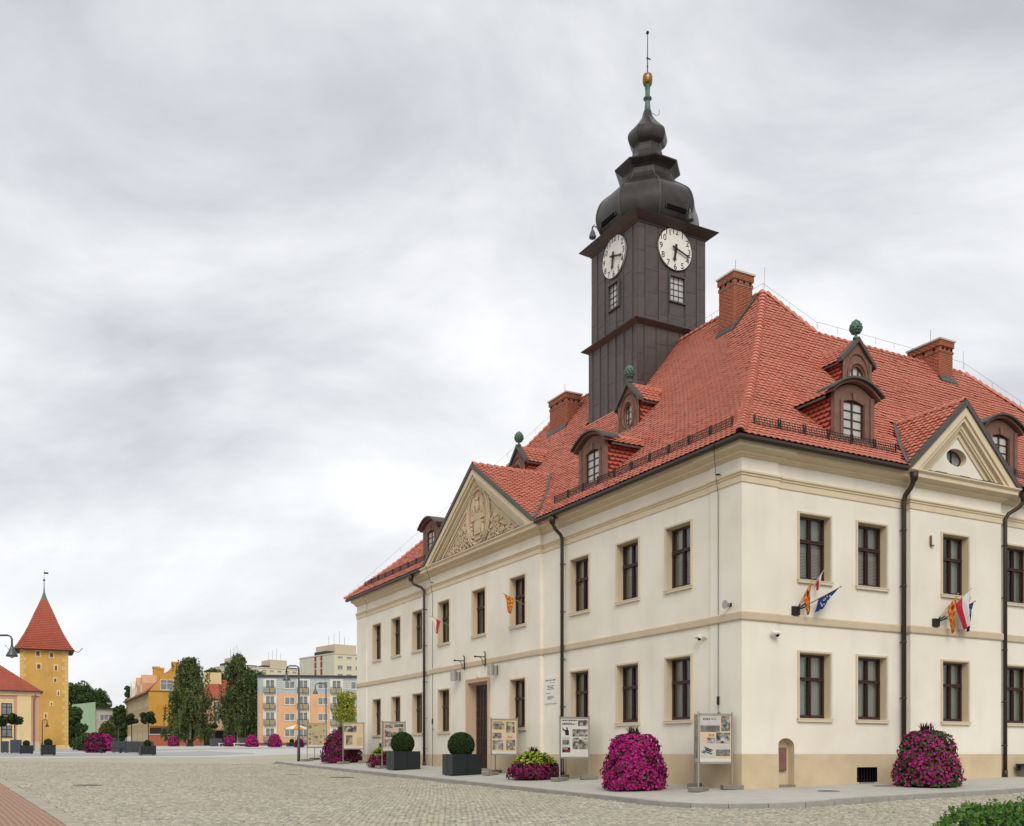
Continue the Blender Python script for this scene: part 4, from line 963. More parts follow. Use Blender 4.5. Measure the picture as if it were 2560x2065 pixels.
    cheeks(d, hw - .02, s0 + .04, ze - .03); dormer_roof(d, F, hw, s0 + .05, ze, za, .16)
gabled_dormer('L', 11.72); gabled_dormer('L', 21.35, oval=False); gabled_dormer('R', 9.15, oval=False)

# chimneys --------------------------------------------------------------------------------
def chimney(x0, x1, y0, y1, zb, zt, cap=True):
    mb = MB(); mb.box(x0, x1, y0, y1, zb, zt - .3); mb.box(x0 - .03, x1 + .03, y0 - .03, y1 + .03, zt - .55, zt - .5); mb.box(x0 - .05, x1 + .05, y0 - .05, y1 + .05, zt - .3, zt - .04)
    c = mb.build('chimney', 'mortar', ROOF)
    V = []; h, w = .075, .25
    def course(a0, a1, fix, axis, sg, z0, z1, j, out=0.0):
        a = a0 - (j % 2) * w * .5
        while a < a1 - .01:
            b0, b1 = max(a0, a) + .006, min(a1, a + w) - .006
            if b1 - b0 > .03:
                t = random.uniform(.006, .012) + out
                q = [(b0, z0), (b1, z0), (b1, z1), (b0, z1)]
                o = [(fix + sg * t, p, z) if axis == 'x' else (p, fix + sg * t, z) for p, z in q]; i_ = [(fix - sg * .02, p, z) if axis == 'x' else (p, fix - sg * .02, z) for p, z in q]
                V.append(i_ + o)
            a += w
    z = zb; j = 0
    while z < zt - .1:
        out = .05 if z > zt - .32 else (.03 if zt - .56 < z < zt - .48 else 0)
        for ax, fx, sg, a0, a1 in (('x', x0, -1, y0, y1), ('x', x1, 1, y0, y1), ('y', y0, -1, x0, x1), ('y', y1, 1, x0, x1)):
            if zt - .48 < z < zt - .33 and j % 2 == 0: 
                pass
            course(a0 - out, a1 + out, fx, ax, sg, z + .005, z + h - .005, j, out)
        z += h; j += 1
    V = np.array(V); n = len(V); Fq = np.array([[4, 5, 6, 7], [0, 1, 5, 4], [1, 2, 6, 5], [2, 3, 7, 6], [3, 0, 4, 7]])
    put('bricks', npmesh('bricks', V.reshape(-1, 3), (Fq[None] + (np.arange(n) * 8)[:, None, None]).reshape(-1, 4), ['brick'], None, np.repeat(rng.uniform(0, 1, n), 5)), c, kind='stuff')
    mb = MB()
    for k in range(3): xx = x0 + (k + .5) * (x1 - x0) / 3; mb.box(xx - .035, xx + .035, y0 - .065, y0 - .03, zt - .44, zt - .36)
    for k in range(3): yy = y0 + (k + .5) * (y1 - y0) / 3; mb.box(x0 - .075, x0 - .03, yy - .035, yy + .035, zt - .44, zt - .36)
    mb.build('flue_opening', 'black', c)
    mb = MB(); mb.box(x0 - .10, x1 + .10, y0 - .10, y1 + .10, zt - .05, zt + .02); mb.build('cap', 'capstone', c)
    mb = MB(); mb.tube([((x0 + x1) / 2, (y0 + y1) / 2, zt), ((x0 + x1) / 2, (y0 + y1) / 2, zt + .75)], .01, 4); mb.build('rod', 'iron', c)
    mb = MB(); mb.box(x0 - .06, x1 + .06, y0 - .06, y1 + .06, zb, zb + .001) if False else None
    return c
def flash(pts, parent):
    mb = MB(); mb.ext(pts, (0, 0, .06)); mb.build('flashing', 'leadflash', parent)
c = chimney(7.5, 8.45, 9.05, 10.0, 16.6, 19.72)
flash([(7.3, 8.97, rz(7.3) + .1), (8.6, 8.97, rz(8.6) + .1), (8.6, 9.05, rz(8.6) + .2), (7.3, 9.05, rz(7.3) + .2)], c); flash([(7.38, 8.97, rz(7.38) + .1), (7.5, 8.97, rz(7.5) + .2), (7.5, 10.1, rz(7.5) + .2), (7.38, 10.1, rz(7.38) + .1)], c)
c = chimney(16.5, 17.3, 6.4, 8.0, 14.6, 17.75)
flash([(16.42, 6.2, rz(6.2) + .1), (17.4, 6.2, rz(6.2) + .1), (17.4, 6.4, rz(6.4) + .18), (16.42, 6.4, rz(6.4) + .18)], c)
c = chimney(7.25, 8.1, 21.8, 23.5, 16.4, 18.85)
flash([(7.1, 21.7, rz(7.1) + .1), (7.25, 21.7, rz(7.25) + .2), (7.25, 23.6, rz(7.25) + .2), (7.1, 23.6, rz(7.1) + .1)], c)

# clock tower ----------------------------------------------------------------------------
TX0, TX1, TY0, TY1 = 6.55, 10.40, 14.45, 18.30; tcx, tcy = (TX0 + TX1) / 2, (TY0 + TY1) / 2
PAN = MB().box(0, 1, 0, 1, 0, 1).mesh('cladding_panel', 'lead')
mb = MB(); mb.box(TX0 + .05, TX1 - .05, TY0 + .05, TY1 - .05, 19.3, 24.2); mb.box(TX0 - .05, TX1 + .05, TY0 - .05, TY1 + .05, 14.5, 19.4)
TS = mb.build('tower_shaft', 'black', TH)
def clad(side, a0, a1, p, z0, z1, cols, rowh, skip):
    """sheet panels between standing seams; side L faces -x, R faces -y"""
    cuts = [a0 + (a1 - a0) * k / sum(cols) for k in [sum(cols[:i]) for i in range(len(cols) + 1)]]
    for i, (b0, b1) in enumerate(zip(cuts, cuts[1:])):
        z = z0 - rowh * (.55 if i % 2 else .1) - .3 * (i % 3)
        while z < z1:
            q0, q1 = max(z, z0), min(z + rowh, z1); z += rowh
            if q1 - q0 < .03: continue
            parts_ = [(b0, b1, q0, q1)]
            for sx0, sx1, sz0, sz1 in skip:
                nx = []
                for (c0, c1, d0, d1) in parts_:
                    if c1 <= sx0 or c0 >= sx1 or d1 <= sz0 or d0 >= sz1: nx.append((c0, c1, d0, d1)); continue
                    if c0 < sx0: nx.append((c0, sx0, d0, d1))
                    if c1 > sx1: nx.append((sx1, c1, d0, d1))
                    m0, m1 = max(c0, sx0), min(c1, sx1)
                    if d0 < sz0: nx.append((m0, m1, d0, sz0))
                    if d1 > sz1: nx.append((m0, m1, sz1, d1))
                parts_ = nx
            for c0, c1, d0, d1 in parts_:
                g = .012; t = .055 + random.uniform(0, .008)
                if c1 - c0 < .04 or d1 - d0 < .04: continue
                if side == 'L': Mx = Matrix.Translation((p - t + .05, c0 + g, d0 + .006)) @ Matrix.Diagonal((t, c1 - c0 - 2 * g, d1 - d0 - .012, 1))
                else: Mx = Matrix.Translation((c0 + g, p - t + .05, d0 + .006)) @ Matrix.Diagonal((c1 - c0 - 2 * g, t, d1 - d0 - .012, 1))
                put('cladding_panel', PAN, TS, mw=Mx)
    mb = MB()
    for b in cuts[1:-1]:
        zz = [(z0, z1)]
        for sx0, sx1, sz0, sz1 in skip:
            if sx0 < b < sx1: zz = [r for q0, q1 in zz for r in ((q0, min(q1, sz0)), (max(q0, sz1), q1)) if r[1] - r[0] > .05]
        for q0, q1 in zz:
            if side == 'L': mb.box(p - .045, p, b - .012, b + .012, q0, q1)
            else: mb.box(b - .012, b + .012, p - .045, p, q0, q1)
    mb.build('standing_seams', 'leadflash', TS)
wr, wl = (8.30, 9.12, 20.85, 21.98), (15.92, 16.72, 20.85, 21.98)
clad('R', TX0, TX1, TY0, 19.75, 24.15, [.55, .8, .7, 1.2, .8, .7, .55] if False else [.45, .85, .62, 1.1, .75, .6], 1.05, [wr])
clad('L', TY0, TY1, TX0, 19.75, 24.15, [.45, .85, .62, 1.1, .75, .6], 1.05, [wl])
clad('R', TX0 - .1, TX1 + .1, TY0 - .1, 14.6, 19.4, [.4, .7, .7, .7, .7, .7, .4], 1.2, [])
clad('L', TY0 - .1, TY1 + .1, TX0 - .1, 15.6, 19.4, [.4, .7, .7, .7, .7, .7, .4], 1.2, [])
for nm_, x0, x1, y0, y1, z0, zs_ in (('tower_band', TX0 - .05, TX1 + .05, TY0 - .05, TY1 + .05, 19.36, [(.03, 0), (.10, .05), (.30, .16), (.34, .20), (.30, .24), (.02, .42)]),
                                     ('tower_cornice', TX0, TX1, TY0, TY1, 24.05, [(.05, 0), (.05, .04), (.15, .10), (.32, .22), (.43, .30), (.46, .335), (.38, .37), (-.2, .52)])):
    mb = MB(); cx_, cy_ = (x0 + x1) / 2, (y0 + y1) / 2; hx = (x1 - x0) / 2; rows = []
    for o_, z in zs_: h = hx + o_; rows.append([(cx_ - h, cy_ - h, z0 + z), (cx_ + h, cy_ - h, z0 + z), (cx_ + h, cy_ + h, z0 + z), (cx_ - h, cy_ + h, z0 + z)])
    vs = [p for r in rows for p in r]; fs = [(i * 4 + k, i * 4 + (k + 1) % 4, (i + 1) * 4 + (k + 1) % 4, (i + 1) * 4 + k) for i in range(len(rows) - 1) for k in range(4)]
    fs += [(0, 1, 2, 3), tuple(4 * (len(rows) - 1) + k for k in range(4))]; mb.add(vs, fs); mb.build(nm_, 'lead', TH)
# eight-sided dome, lantern, upper onion, spire
OCT = R(22.5)
mb = MB()
def cat(pts, n=4):
    """smooth a few profile points"""
    P = [Vector(p) for p in pts]; out = []
    for i in range(len(P) - 1):
        a, b, c, d = P[max(i - 1, 0)], P[i], P[i + 1], P[min(i + 2, len(P) - 1)]
        for k in range(n):
            t = k / n; out.append(.5 * ((2 * b) + (c - a) * t + (2 * a - 5 * b + 4 * c - d) * t * t + (3 * b - a - 3 * c + d) * t ** 3))
    return [(max(.01, p.x), p.y) for p in out] + [tuple(P[-1])]
mb.lathe(cat([(1.85, 24.36), (2.22, 24.60), (2.44, 25.10), (2.46, 25.58), (2.25, 26.15), (1.80, 26.55), (1.42, 26.85), (1.27, 27.15)]) + [(1.24, 27.45), (1.30, 27.55)], 8, (tcx, tcy, 0), 0, OCT)
dome = mb.build('dome', 'dome', TH)
mb = MB()
prof = cat([(1.85, 24.36), (2.22, 24.60), (2.44, 25.10), (2.46, 25.58), (2.25, 26.15), (1.80, 26.55), (1.42, 26.85), (1.27, 27.15)])
for k in range(8): t = OCT + 2 * math.pi * k / 8; mb.tube([(tcx + (r + .01) * math.cos(t), tcy + (r + .01) * math.sin(t), z) for r, z in prof], .03, 4)
mb.build('rib_seam', 'leadflash', dome)
for sx, sy in ((-1, 0), (0, -1)):
    mb = MB(); a = 2.42 * math.cos(R(22.5))
    X = Matrix.Translation((tcx, tcy, 25.12)) @ Matrix.Rotation(0 if sy else -math.pi / 2, 4, 'Z'); mb.X = X
    mb.box(-.56, .56, -a - .01, -a + .5, -.26, .22, 1); mb.box(-.60, .60, -a - .05, -a + .3, .22, .25); mb.box(-.60, -.56, -a - .03, -a + .3, -.26, .22); mb.box(.56, .60, -a - .03, -a + .3, -.26, .22)
    mb.build('louvre_opening', ['dome', 'black'], dome)
mb = MB(); mb.lathe([(1.22, 27.40), (1.34, 27.52), (1.58, 27.70), (1.60, 27.76), (1.52, 27.78), (1.15, 27.95), (.86, 28.20), (.74, 28.50), (.72, 28.72)], 8, (tcx, tcy, 0), 0, OCT); mb.build('lantern_roof', 'dome', TH)
mb = MB(); mb.lathe(cat([(.72, 28.68), (.70, 28.85), (.86, 29.02), (.96, 29.30), (.90, 29.58), (.66, 29.85), (.44, 30.10), (.28, 30.35), (.20, 30.62)]), 8, (tcx, tcy, 0), 0, OCT); mb.build('upper_onion', 'dome', TH)
mb = MB(); mb.lathe([(.20, 30.60), (.15, 30.75), (.115, 31.1), (.115, 31.2), (.20, 31.24), (.20, 31.30), (.115, 31.34), (.11, 31.6), (.13, 31.85), (.16, 31.90)], 12, (tcx, tcy, 0)); mb.build('spire', 'verdigris', TH, smooth=True)
mb = MB(); mb.lathe([(.10, 31.86), (.20, 31.93), (.235, 32.08), (.235, 32.28), (.20, 32.40), (.09, 32.47)], 16, (tcx, tcy, 0)); mb.build('gilded_ball', 'gold', TH, smooth=True)
mb = MB(); mb.tube([(tcx, tcy, 32.4), (tcx, tcy, 34.45)], .028, 6, 0, .016); mb.sphere((tcx, tcy, 33.2), .05, 6, 5); mb.tube([(tcx - .06, tcy, 33.2), (tcx + .17, tcy, 33.2)], .03, 5); mb.sphere((tcx, tcy, 34.42), .08, 6, 5); mb.sphere((tcx, tcy, 32.8), .045, 6, 5)
mb.tube([(tcx + .2, tcy - .1, 30.6), (tcx + .38, tcy - .2, 30.45), (tcx + .5, tcy - .25, 30.55), (tcx + .5, tcy - .25, 30.75)], .014, 4); mb.build('rod', 'iron', TH)
# tower windows
for side, (a0, a1, z0, z1) in (('R', wr), ('L', wl)):
    F = frame(side, a1 if side == 'L' else a0, 0, TY0 if side == 'R' else TX0); w_ = a1 - a0
    mb = MB(); mb.box(-.07, 0, -.10, .2, z0 - .07, z1 + .07); mb.box(w_, w_ + .07, -.10, .2, z0 - .07, z1 + .07); mb.box(0, w_, -.10, .2, z1, z1 + .07); mb.box(0, w_, -.10, .2, z0 - .07, z0)
    tw = mb.build('tower_window', 'leadflash', TH); tw.matrix_local = F
    mb = MB(); mb.quad((0, .045, z0), (w_, .045, z0), (w_, .045, z1), (0, .045, z1)); mb.build('pane', 'dormglass', tw)
    mb = MB()
    for k in range(1, 3): mb.box(k * w_ / 3 - .012, k * w_ / 3 + .012, .02, .042, z0, z1)
    for k in range(1, 4): mb.box(0, w_, .02, .042, z0 + k * (z1 - z0) / 4 - .012, z0 + k * (z1 - z0) / 4 + .012)
    mb.build('glazing_bar', 'iron', tw)
# clocks
def textmesh(s, size, m, name):
    cu = bpy.data.curves.new('txt', 'FONT'); cu.body = s; cu.size = size; cu.align_x = 'CENTER'; cu.align_y = 'CENTER'; cu.extrude = .004
    o = bpy.data.objects.new('txt', cu); col.objects.link(o); dg = bpy.context.evaluated_depsgraph_get(); me = bpy.data.meshes.new_from_object(o.evaluated_get(dg)); me.name = name
    me.materials.clear(); me.materials.append(M[m]); bpy.data.objects.remove(o); bpy.data.curves.remove(cu)
    for p in me.polygons: p.material_index = 0
    return me
NUM = [textmesh(str(k), .39, 'ink', 'numeral') for k in range(1, 13)]
STAND = Matrix.Rotation(math.pi / 2, 4, 'X')
for side, a, p in (('R', 8.58, TY0), ('L', 16.27, TX0)):
    F = frame(side, a, 23.22, p - .03); mb = MB(); r = .955
    mb.X = STAND; mb.lathe([(r, 0), (r, .05), (r - .02, .055)], 48); mb.X = None
    ck = mb.build('clock_face', 'white', TH); ck.matrix_local = F
    mb = MB(); mb.tube([(r * math.cos(2 * math.pi * k / 48), -.05, r * math.sin(2 * math.pi * k / 48)) for k in range(49)], .018, 4); mb.build('rim', 'ink', ck)
    for k in range(12):
        t = math.pi / 2 - 2 * math.pi * (k + 1) / 12
        put('numeral', NUM[k], ck, mw=Matrix.Translation((.80 * math.cos(t), -.061, .80 * math.sin(t))) @ STAND)
    def hand(name, ang, L, w0, yy):
        mb = MB(); mb.X = Matrix.Rotation(ang, 4, 'Y')
        mb.ext([(-w0 * .5, yy, -.22), (w0 * .5, yy, -.22), (w0 * .45, yy, L * .72), (w0 * 1.0, yy, L * .80), (w0 * .4, yy, L * .84), (0, yy, L), (-w0 * .4, yy, L * .84), (-w0 * 1.0, yy, L * .80), (-w0 * .45, yy, L * .72)], (0, -.02, 0))
        mb.build(name, 'ink', ck)
    hand('hour_hand', R(188), .60, .12, -.10); hand('minute_hand', R(108), .88, .085, -.13)
    mb = MB(); mb.X = STAND; mb.lathe([(.06, .05), (.06, .17)], 12); mb.build('hub', 'ink', ck)
# floodlamps at the cornice
for side, a, p in (('R', 9.0, TY0), ('L', 17.2, TX0)):
    F = frame(side, a, 24.62, p - .55); mb = MB(); mb.tube([(0, .35, .05), (0, .1, .35), (0, -.08, .30), (0, -.1, .1)], .025, 5); mb.lathe([(.05, .12), (.10, .05), (.16, -.12), (.17, -.22), (.14, -.26)], 12, (0, -.1, 0)); mb.tube([(-.16, -.05, .2), (-.1, -.05, .36), (.1, -.05, .36), (.16, -.05, .2)], .018, 4)
    o = mb.build('floodlamp', 'lampgrey', TH); o.matrix_local = F

# all pantiles: the 300 that show largest stay single, the others are one part
O = np.array([t[0] for t in ALLT]); AX = np.array([[list(t[1]), list(t[2]), list(t[3])] for t in ALLT])
nT = len(O); jit = rng.normal(0, .004, nT)
VV = (TV[None, :, 0:1] * AX[:, None, 0] + TV[None, :, 1:2] * AX[:, None, 1] + (TV[None, :, 2:3] + jit[:, None, None]) * AX[:, None, 2]) + O[:, None]
ca, sa = math.cos(ANG), math.sin(ANG); wx = CO.x + O[:, 0] * ca - O[:, 1] * sa; wy = CO.y + O[:, 0] * sa + O[:, 1] * ca
cosv = -(AX[:, 2] * np.stack([(wx * ca + wy * sa), (-wx * sa + wy * ca), O[:, 2]], 1)).sum(1)
px_ = wx / wy; score = np.where((cosv > 0) & (px_ < .51), 1 / wy, 0); order = np.argsort(-score)
near = order[:300]; rest = order[300:]
TME = npmesh('roof_tile', TV, TF, ['tile'])
for i in near:
    Mx = Matrix(((AX[i, 0, 0], AX[i, 1, 0], AX[i, 2, 0], O[i, 0]), (AX[i, 0, 1], AX[i, 1, 1], AX[i, 2, 1], O[i, 1]), (AX[i, 0, 2], AX[i, 1, 2], AX[i, 2, 2], O[i, 2]), (0, 0, 0, 1)))
    put('roof_tile', TME, ROOF, mw=Mx)
n = len(rest); nv = len(TV)
put('roof_tiles', npmesh('roof_tiles', VV[rest].reshape(-1, 3), (TF[None] + (np.arange(n) * nv)[:, None, None]).reshape(-1, 4), ['tile'], None, np.repeat(rng.uniform(0, 1, n), len(TF))), ROOF, kind='stuff')
print('tiles', nT, 'setts', len(SX))
# ------------------------------------------------------------------ things fixed to or standing by the town hall
THM = Matrix.Translation((CO.x, CO.y, 0)) @ Matrix.Rotation(ANG, 4, 'Z')
def on_wall(side, a, z, p=0.0): return THM @ frame(side, a, z, p)
def wall_thing(name, label, cat, side, a, z, p=0.0, group=None):
    o = thing(name, label, cat, group=group); o.matrix_world = on_wall(side, a, z, p); return o
# lamps by the door
for k, (a, lab) in enumerate(((15.25, 'grey cylinder wall lamp above the door, nearer the white notice board'), (19.0, 'grey cylinder wall lamp above the door, nearer the red flag'))):
    t = wall_thing('wall_lamp', lab, 'wall lamp', 'L', a, 3.62, -.15, 'cylinder lamps above the entrance')
    mb = MB(); mb.lathe([(.13, -.24), (.14, -.24), (.14, .24), (.13, .24)], 18, (0, -.33, 0)); mb.build('lamp_body', 'steel', t, smooth=False)
    mb = MB(); mb.lathe([(.09, -.19), (.10, .17)], 12, (0, -.11, 0)); mb.box(-.04, .04, -.25, -.02, -.05, .05); mb.box(-.09, .09, -.03, 0, -.2, .2); mb.build('bracket', 'steel', t)
for a, lab in ((16.25, 'black iron flag bracket on the string course, nearer the patterned flag'), (18.35, 'black iron flag bracket on the string course, nearer the red flag')):
    t = wall_thing('iron_bracket', lab, 'bracket', 'L', a, 4.15, -.21, 'iron brackets above the entrance')
    mb = MB(); mb.tube([(0, -.03, -.32), (0, -.03, .30)], .028, 6); mb.tube([(0, -.03, .30), (0, -.10, .33)], .024, 6); mb.build('back_rod', 'iron', t)
    mb = MB(); mb.tube([(0, -.03, .1), (0, -.55, .1)], .024, 6); mb.sphere((0, -.52, .1), .045, 6, 5); mb.build('arm', 'iron', t)
    mb = MB(); mb.tube([(0, -.06, -.25), (0, -.16, -.18), (0, -.14, -.08), (0, -.2, .02), (0, -.3, .09)], .016, 5); mb.build('scroll', 'iron', t)
t = wall_thing('door_sensor', 'small pale box on the wall right above the entrance door', 'box', 'L', 17.1, 3.52, -.15); mb = MB(); mb.box(-.10, .10, -.06, 0, -.10, .10); mb.build('housing', 'plaster', t); mb = MB(); mb.box(-.07, .07, -.07, -.058, -.07, .07); mb.build('lid', 'white', t)
# notice board
t = wall_thing('notice_board', 'white notice board with grey lettering beside the drainpipe', 'notice board', 'L', 11.45, 2.0, -.0)
mb = MB(); mb.box(0, .92, -.035, 0, 0, 1.02); mb.build('board', 'white', t)
mb = MB(); r_ = random.Random(3)
def words(x0, x1, z, h, y=-.037, gap=.02):
    x = x0
    while x < x1 - .02:
        w = min(r_.uniform(.03, .11), x1 - x); mb.quad((x, y, z), (x + w, y, z), (x + w, y, z + h), (x, y, z + h)); x += w + gap
words(.10, .14, .86, .08); words(.17, .34, .87, .05); words(.42, .55, .87, .05); words(.63, .84, .87, .05); words(.40, .82, .79, .015)
for z, a, b in ((.66, .2, .76), (.60, .28, .68), (.54, .2, .76)): words(a, b, z, .028)
words(.1, .5, .38, .022)
for z, a, b in ((.26, .22, .72), (.225, .22, .72), (.19, .22, .72), (.155, .22, .55)): words(a, b, z, .018)
mb.build('lettering', 'inkgrey' if 'inkgrey' in M else 'ink', t)
# cameras
def cctv(lab, side, a, z, p, turn):
    t = wall_thing('security_camera', lab, 'camera', side, a, z, p)
    mb = MB(); mb.box(-.06, .06, -.04, 0, -.06, .06); mb.tube([(0, -.03, 0), (turn * .10, -.10, 0)], .022, 6); mb.build('bracket', 'white', t)
    mb = MB(); mb.X = Matrix.Translation((turn * .18, -.16, -.0)) @ Matrix.Rotation(R(90), 4, 'Y') @ Matrix.Rotation(R(12), 4, 'X'); mb.lathe([(.05, -.14), (.065, -.13), (.065, .13), (.05, .14)], 12); mb.build('housing', 'white', t)
    mb = MB(); mb.sphere((turn * .12, -.17, -.07), .055, 8, 6); mb.build('lens_dome', 'black', t)
cctv('white security camera below the string course on the long front', 'L', 1.62, 3.62, 0, -1)
cctv('white security camera below the string course on the short front', 'R', 1.28, 3.60, -.06, -1)
cctv('white security camera on the end pilaster farthest from the corner', 'L', 32.6, 1.1, -.06, -1)
t = wall_thing('loudspeaker', 'small pale horn loudspeaker beside the corner, above the string course', 'loudspeaker', 'L', .42, 4.42, -.06)
mb = MB(); mb.X = STAND; mb.lathe([(.04, .02), (.05, .12), (.13, .22), (.13, .23)], 12); mb.build('horn', 'steel', t); mb = MB(); mb.box(-.05, .05, -.05, 0, -.05, .05); mb.build('bracket', 'iron', t)
t = wall_thing('alarm_siren', 'small red and white alarm box beside an upper window', 'alarm', 'R', 7.86, 7.02, -.15)
mb = MB(); mb.box(-.06, .06, -.07, 0, -.18, .14); mb.build('housing', 'white', t); M['red'] = mat('red_cloth', (0.50, 0.025, 0.035), 0.8, 0.12, 6.0); mb = MB(); mb.box(-.075, -.045, -.09, -.02, -.18, .14); mb.box(-.045, .07, -.09, -.02, -.20, -.16); mb.build('red_cover', 'brown', t)

# flags ----------------------------------------------------------------------------------
M['flagwhite'] = mat('white_cloth', (0.72, 0.70, 0.67), 0.85, 0.08, 6.0); M['blue'] = mat('blue_cloth', (0.010, 0.030, 0.16), 0.8, 0.12, 6.0); M['orange'] = mat('orange_cloth', (0.72, 0.30, 0.035), 0.85, 0.1, 6.0); M['redor'] = mat('brick_red_cloth', (0.50, 0.09, 0.02), 0.85, 0.1, 6.0); M['star'] = mat('pale_star', (0.65, 0.62, 0.50), 0.8)
def flag(lab, Fm, base, tip, kind, hoist, drop, sway, fold=.5, spread=.3):
    """pole from base to tip; cloth hangs from the outer part of the pole and gathers downward"""
    t = thing('flag', lab, 'flag'); t.matrix_world = Fm; b, e = Vector(base), Vector(tip); L = (e - b).length; d = (e - b).normalized()
    mb = MB(); mb.tube([b, e], .014, 6, 0, .010); mb.sphere(e, .022, 6, 4); mb.build('pole', 'steel' if kind != 'eu' else 'iron', t)
    nI, nJ = 14, 16; mb = MB(); P = []
    h0 = e - d * .05; h1 = e - d * (.05 + hoist)
    for j in range(nJ + 1):
        v = j / nJ; row = []
        for i in range(nI + 1):
            u = i / nI; p = h0.lerp(h1, u)
            g = v ** .8; c = h0.lerp(h1, fold); p = p.lerp(c, g * (1 - spread))
            q = Vector((p.x + sway[0] * v, p.y + .045 * math.sin(u * 15 + v * 2) * min(1, v * 3) + sway[1] * v, p.z * (1 - g) + c.z * g - drop * v * (1 - .25 * abs(u - fold)) if False else p.z - drop * v))
            row.append(q)
        P.append(row)
    vs = [p for r in P for p in r]; w = nI + 1; fs = []; mi = []
    for j in range(nJ):
        for i in range(nI):
            fs.append((j * w + i, j * w + i + 1, (j + 1) * w + i + 1, (j + 1) * w + i))
            if kind == 'polish': mi.append(0 if i < nI // 2 else 1)
            elif kind == 'town': mi.append((i // 2 + j // 2) % 2)
            else: mi.append(0)
    for f, m in zip(fs, mi): mb.add([vs[k] for k in f], [(0, 1, 2, 3)], m)
    cl = mb.build('cloth', {'polish': ['flagwhite', 'red'], 'town': ['orange', 'redor'], 'eu': ['blue'], 'red': ['red']}[kind], t, smooth=True)
    if kind == 'eu':
        mb = MB()
        for k in range(12):
            a = 2 * math.pi * k / 12; i = int(round(nI * (.5 + .26 * math.cos(a)))); j = int(round(nJ * (.45 + .26 * math.sin(a)))); p = P[j][i]
            mb.poly([(p.x + .035 * (1 if q % 2 else .45) * math.sin(math.pi * q / 5), p.y - .03, p.z + .035 * (1 if q % 2 else .45) * math.cos(math.pi * q / 5)) for q in range(10)])
        mb.build('star', 'star', t)
    if kind == 'town':
        mb = MB(); p = P[3][nI // 2]
        mb.poly([(p.x - .05, p.y - .05, p.z + .07), (p.x + .05, p.y - .05, p.z + .07), (p.x + .045, p.y - .055, p.z - .03), (p.x, p.y - .055, p.z - .08), (p.x - .045, p.y - .055, p.z - .03)]); mb.build('emblem', 'ink', t)
    return t
for a, where, tag_ in ((2.05, -.06 + .06, 'near the corner'), (8.05, -.15, 'below the oval gable window')):
    t = wall_thing('flag_holder', 'black flag holder on the string course ' + tag_, 'flag holder', 'R', a, 4.34, where)
    mb = MB(); mb.box(-.13, .13, -.10, 0, -.14, .12); mb.build('box', 'iron', t)
    for q, (x, y, z) in enumerate(((.10, -.30, .30), (.35, -.40, .34), (.5, -.42, .22))):
        mb = MB(); mb.tube([(0, -.06, 0), (x * .6, y * .6, z * .6)], .022, 6); mb.build('socket', 'iron', t)
F1 = on_wall('R', 2.05, 4.34, 0); F2 = on_wall('R', 8.05, 4.34, -.15)
flag('orange and red chequered flag by the corner, one of three together', F1, (.02, -.08, .05), (.34, -.42, .95), 'town', .62, .72, (.06, 0), .55, .16)
flag('furled white and red flag by the corner, between the chequered and blue flags', F1, (.06, -.08, .05), (.92, -.30, 1.28), 'polish', .42, .34, (-.02, .0), .8, .08)
flag('dark blue flag with pale stars by the corner', F1, (.08, -.08, .02), (1.50, -.40, .78), 'eu', .82, .50, (-.30, 0), .75, .45)
flag('orange and red chequered flag below the oval gable window', F2, (.02, -.08, .05), (.52, -.50, .92), 'town', .55, .95, (.10, 0), .6, .22)
flag('open white and red flag below the oval gable window', F2, (.06, -.08, .05), (1.10, -.52, 1.12), 'polish', .72, .92, (.34, 0), .75, .5)
flag('dark blue flag beside the narrow drainpipe, partly behind the white and red flag', F2, (.08, -.08, .02), (1.50, -.38, .76), 'eu', .38, .88, (-.02, 0), .7, .16)
for lab, a, kind in (('red and white flag hanging on the upper window ledge nearest the far drainpipe', 20.2, 'polish'), ('orange chequered flag hanging at the upper window above the notice board', 12.85, 'town')):
    F = on_wall('L', a, 6.03, -.15); flag(lab, F, (0, .1, 0), (0, -1.0, .44), kind, .55, .66, (0, 0), .5 if kind == 'town' else .62, .22)

# exhibition stands ------------------------------------------------------------------------
def photo_mat(name, sc, seed, warm=0.0):
    m = bpy.data.materials.new(name); m.use_nodes = True; t = m.node_tree; N = t.nodes; L = t.links; b = N['Principled BSDF']; b.inputs['Roughness'].default_value = .5
    co = N.new('ShaderNodeTexCoord'); mp_ = N.new('ShaderNodeMapping'); mp_.inputs['Location'].default_value = (seed * 3.1, seed * 1.7, seed); L.new(co.outputs['Object'], mp_.inputs[0])
    n = N.new('ShaderNodeTexNoise'); n.inputs['Scale'].default_value = sc; n.inputs['Detail'].default_value = 3; n.inputs['Distortion'].default_value = 0.5; L.new(mp_.outputs[0], n.inputs['Vector'])
    r = N.new('ShaderNodeValToRGB'); e = r.color_ramp.elements; e[0].position = .34; e[0].color = (.03, .028, .025, 1); e[1].position = .72; e[1].color = (.55, .53 - .06 * warm, .50 - .16 * warm, 1); q = e.new(.5); q.color = (.20, .18, .16 - .04 * warm, 1)
    L.new(n.outputs['Fac'], r.inputs[0]); L.new(r.outputs[0], b.inputs['Base Color']); return m
for k in range(4): M['photo%d' % k] = photo_mat('old_photograph_print', (4.5, 7, 4, 9)[k], k + 1, (0, 0, 1, 0)[k])
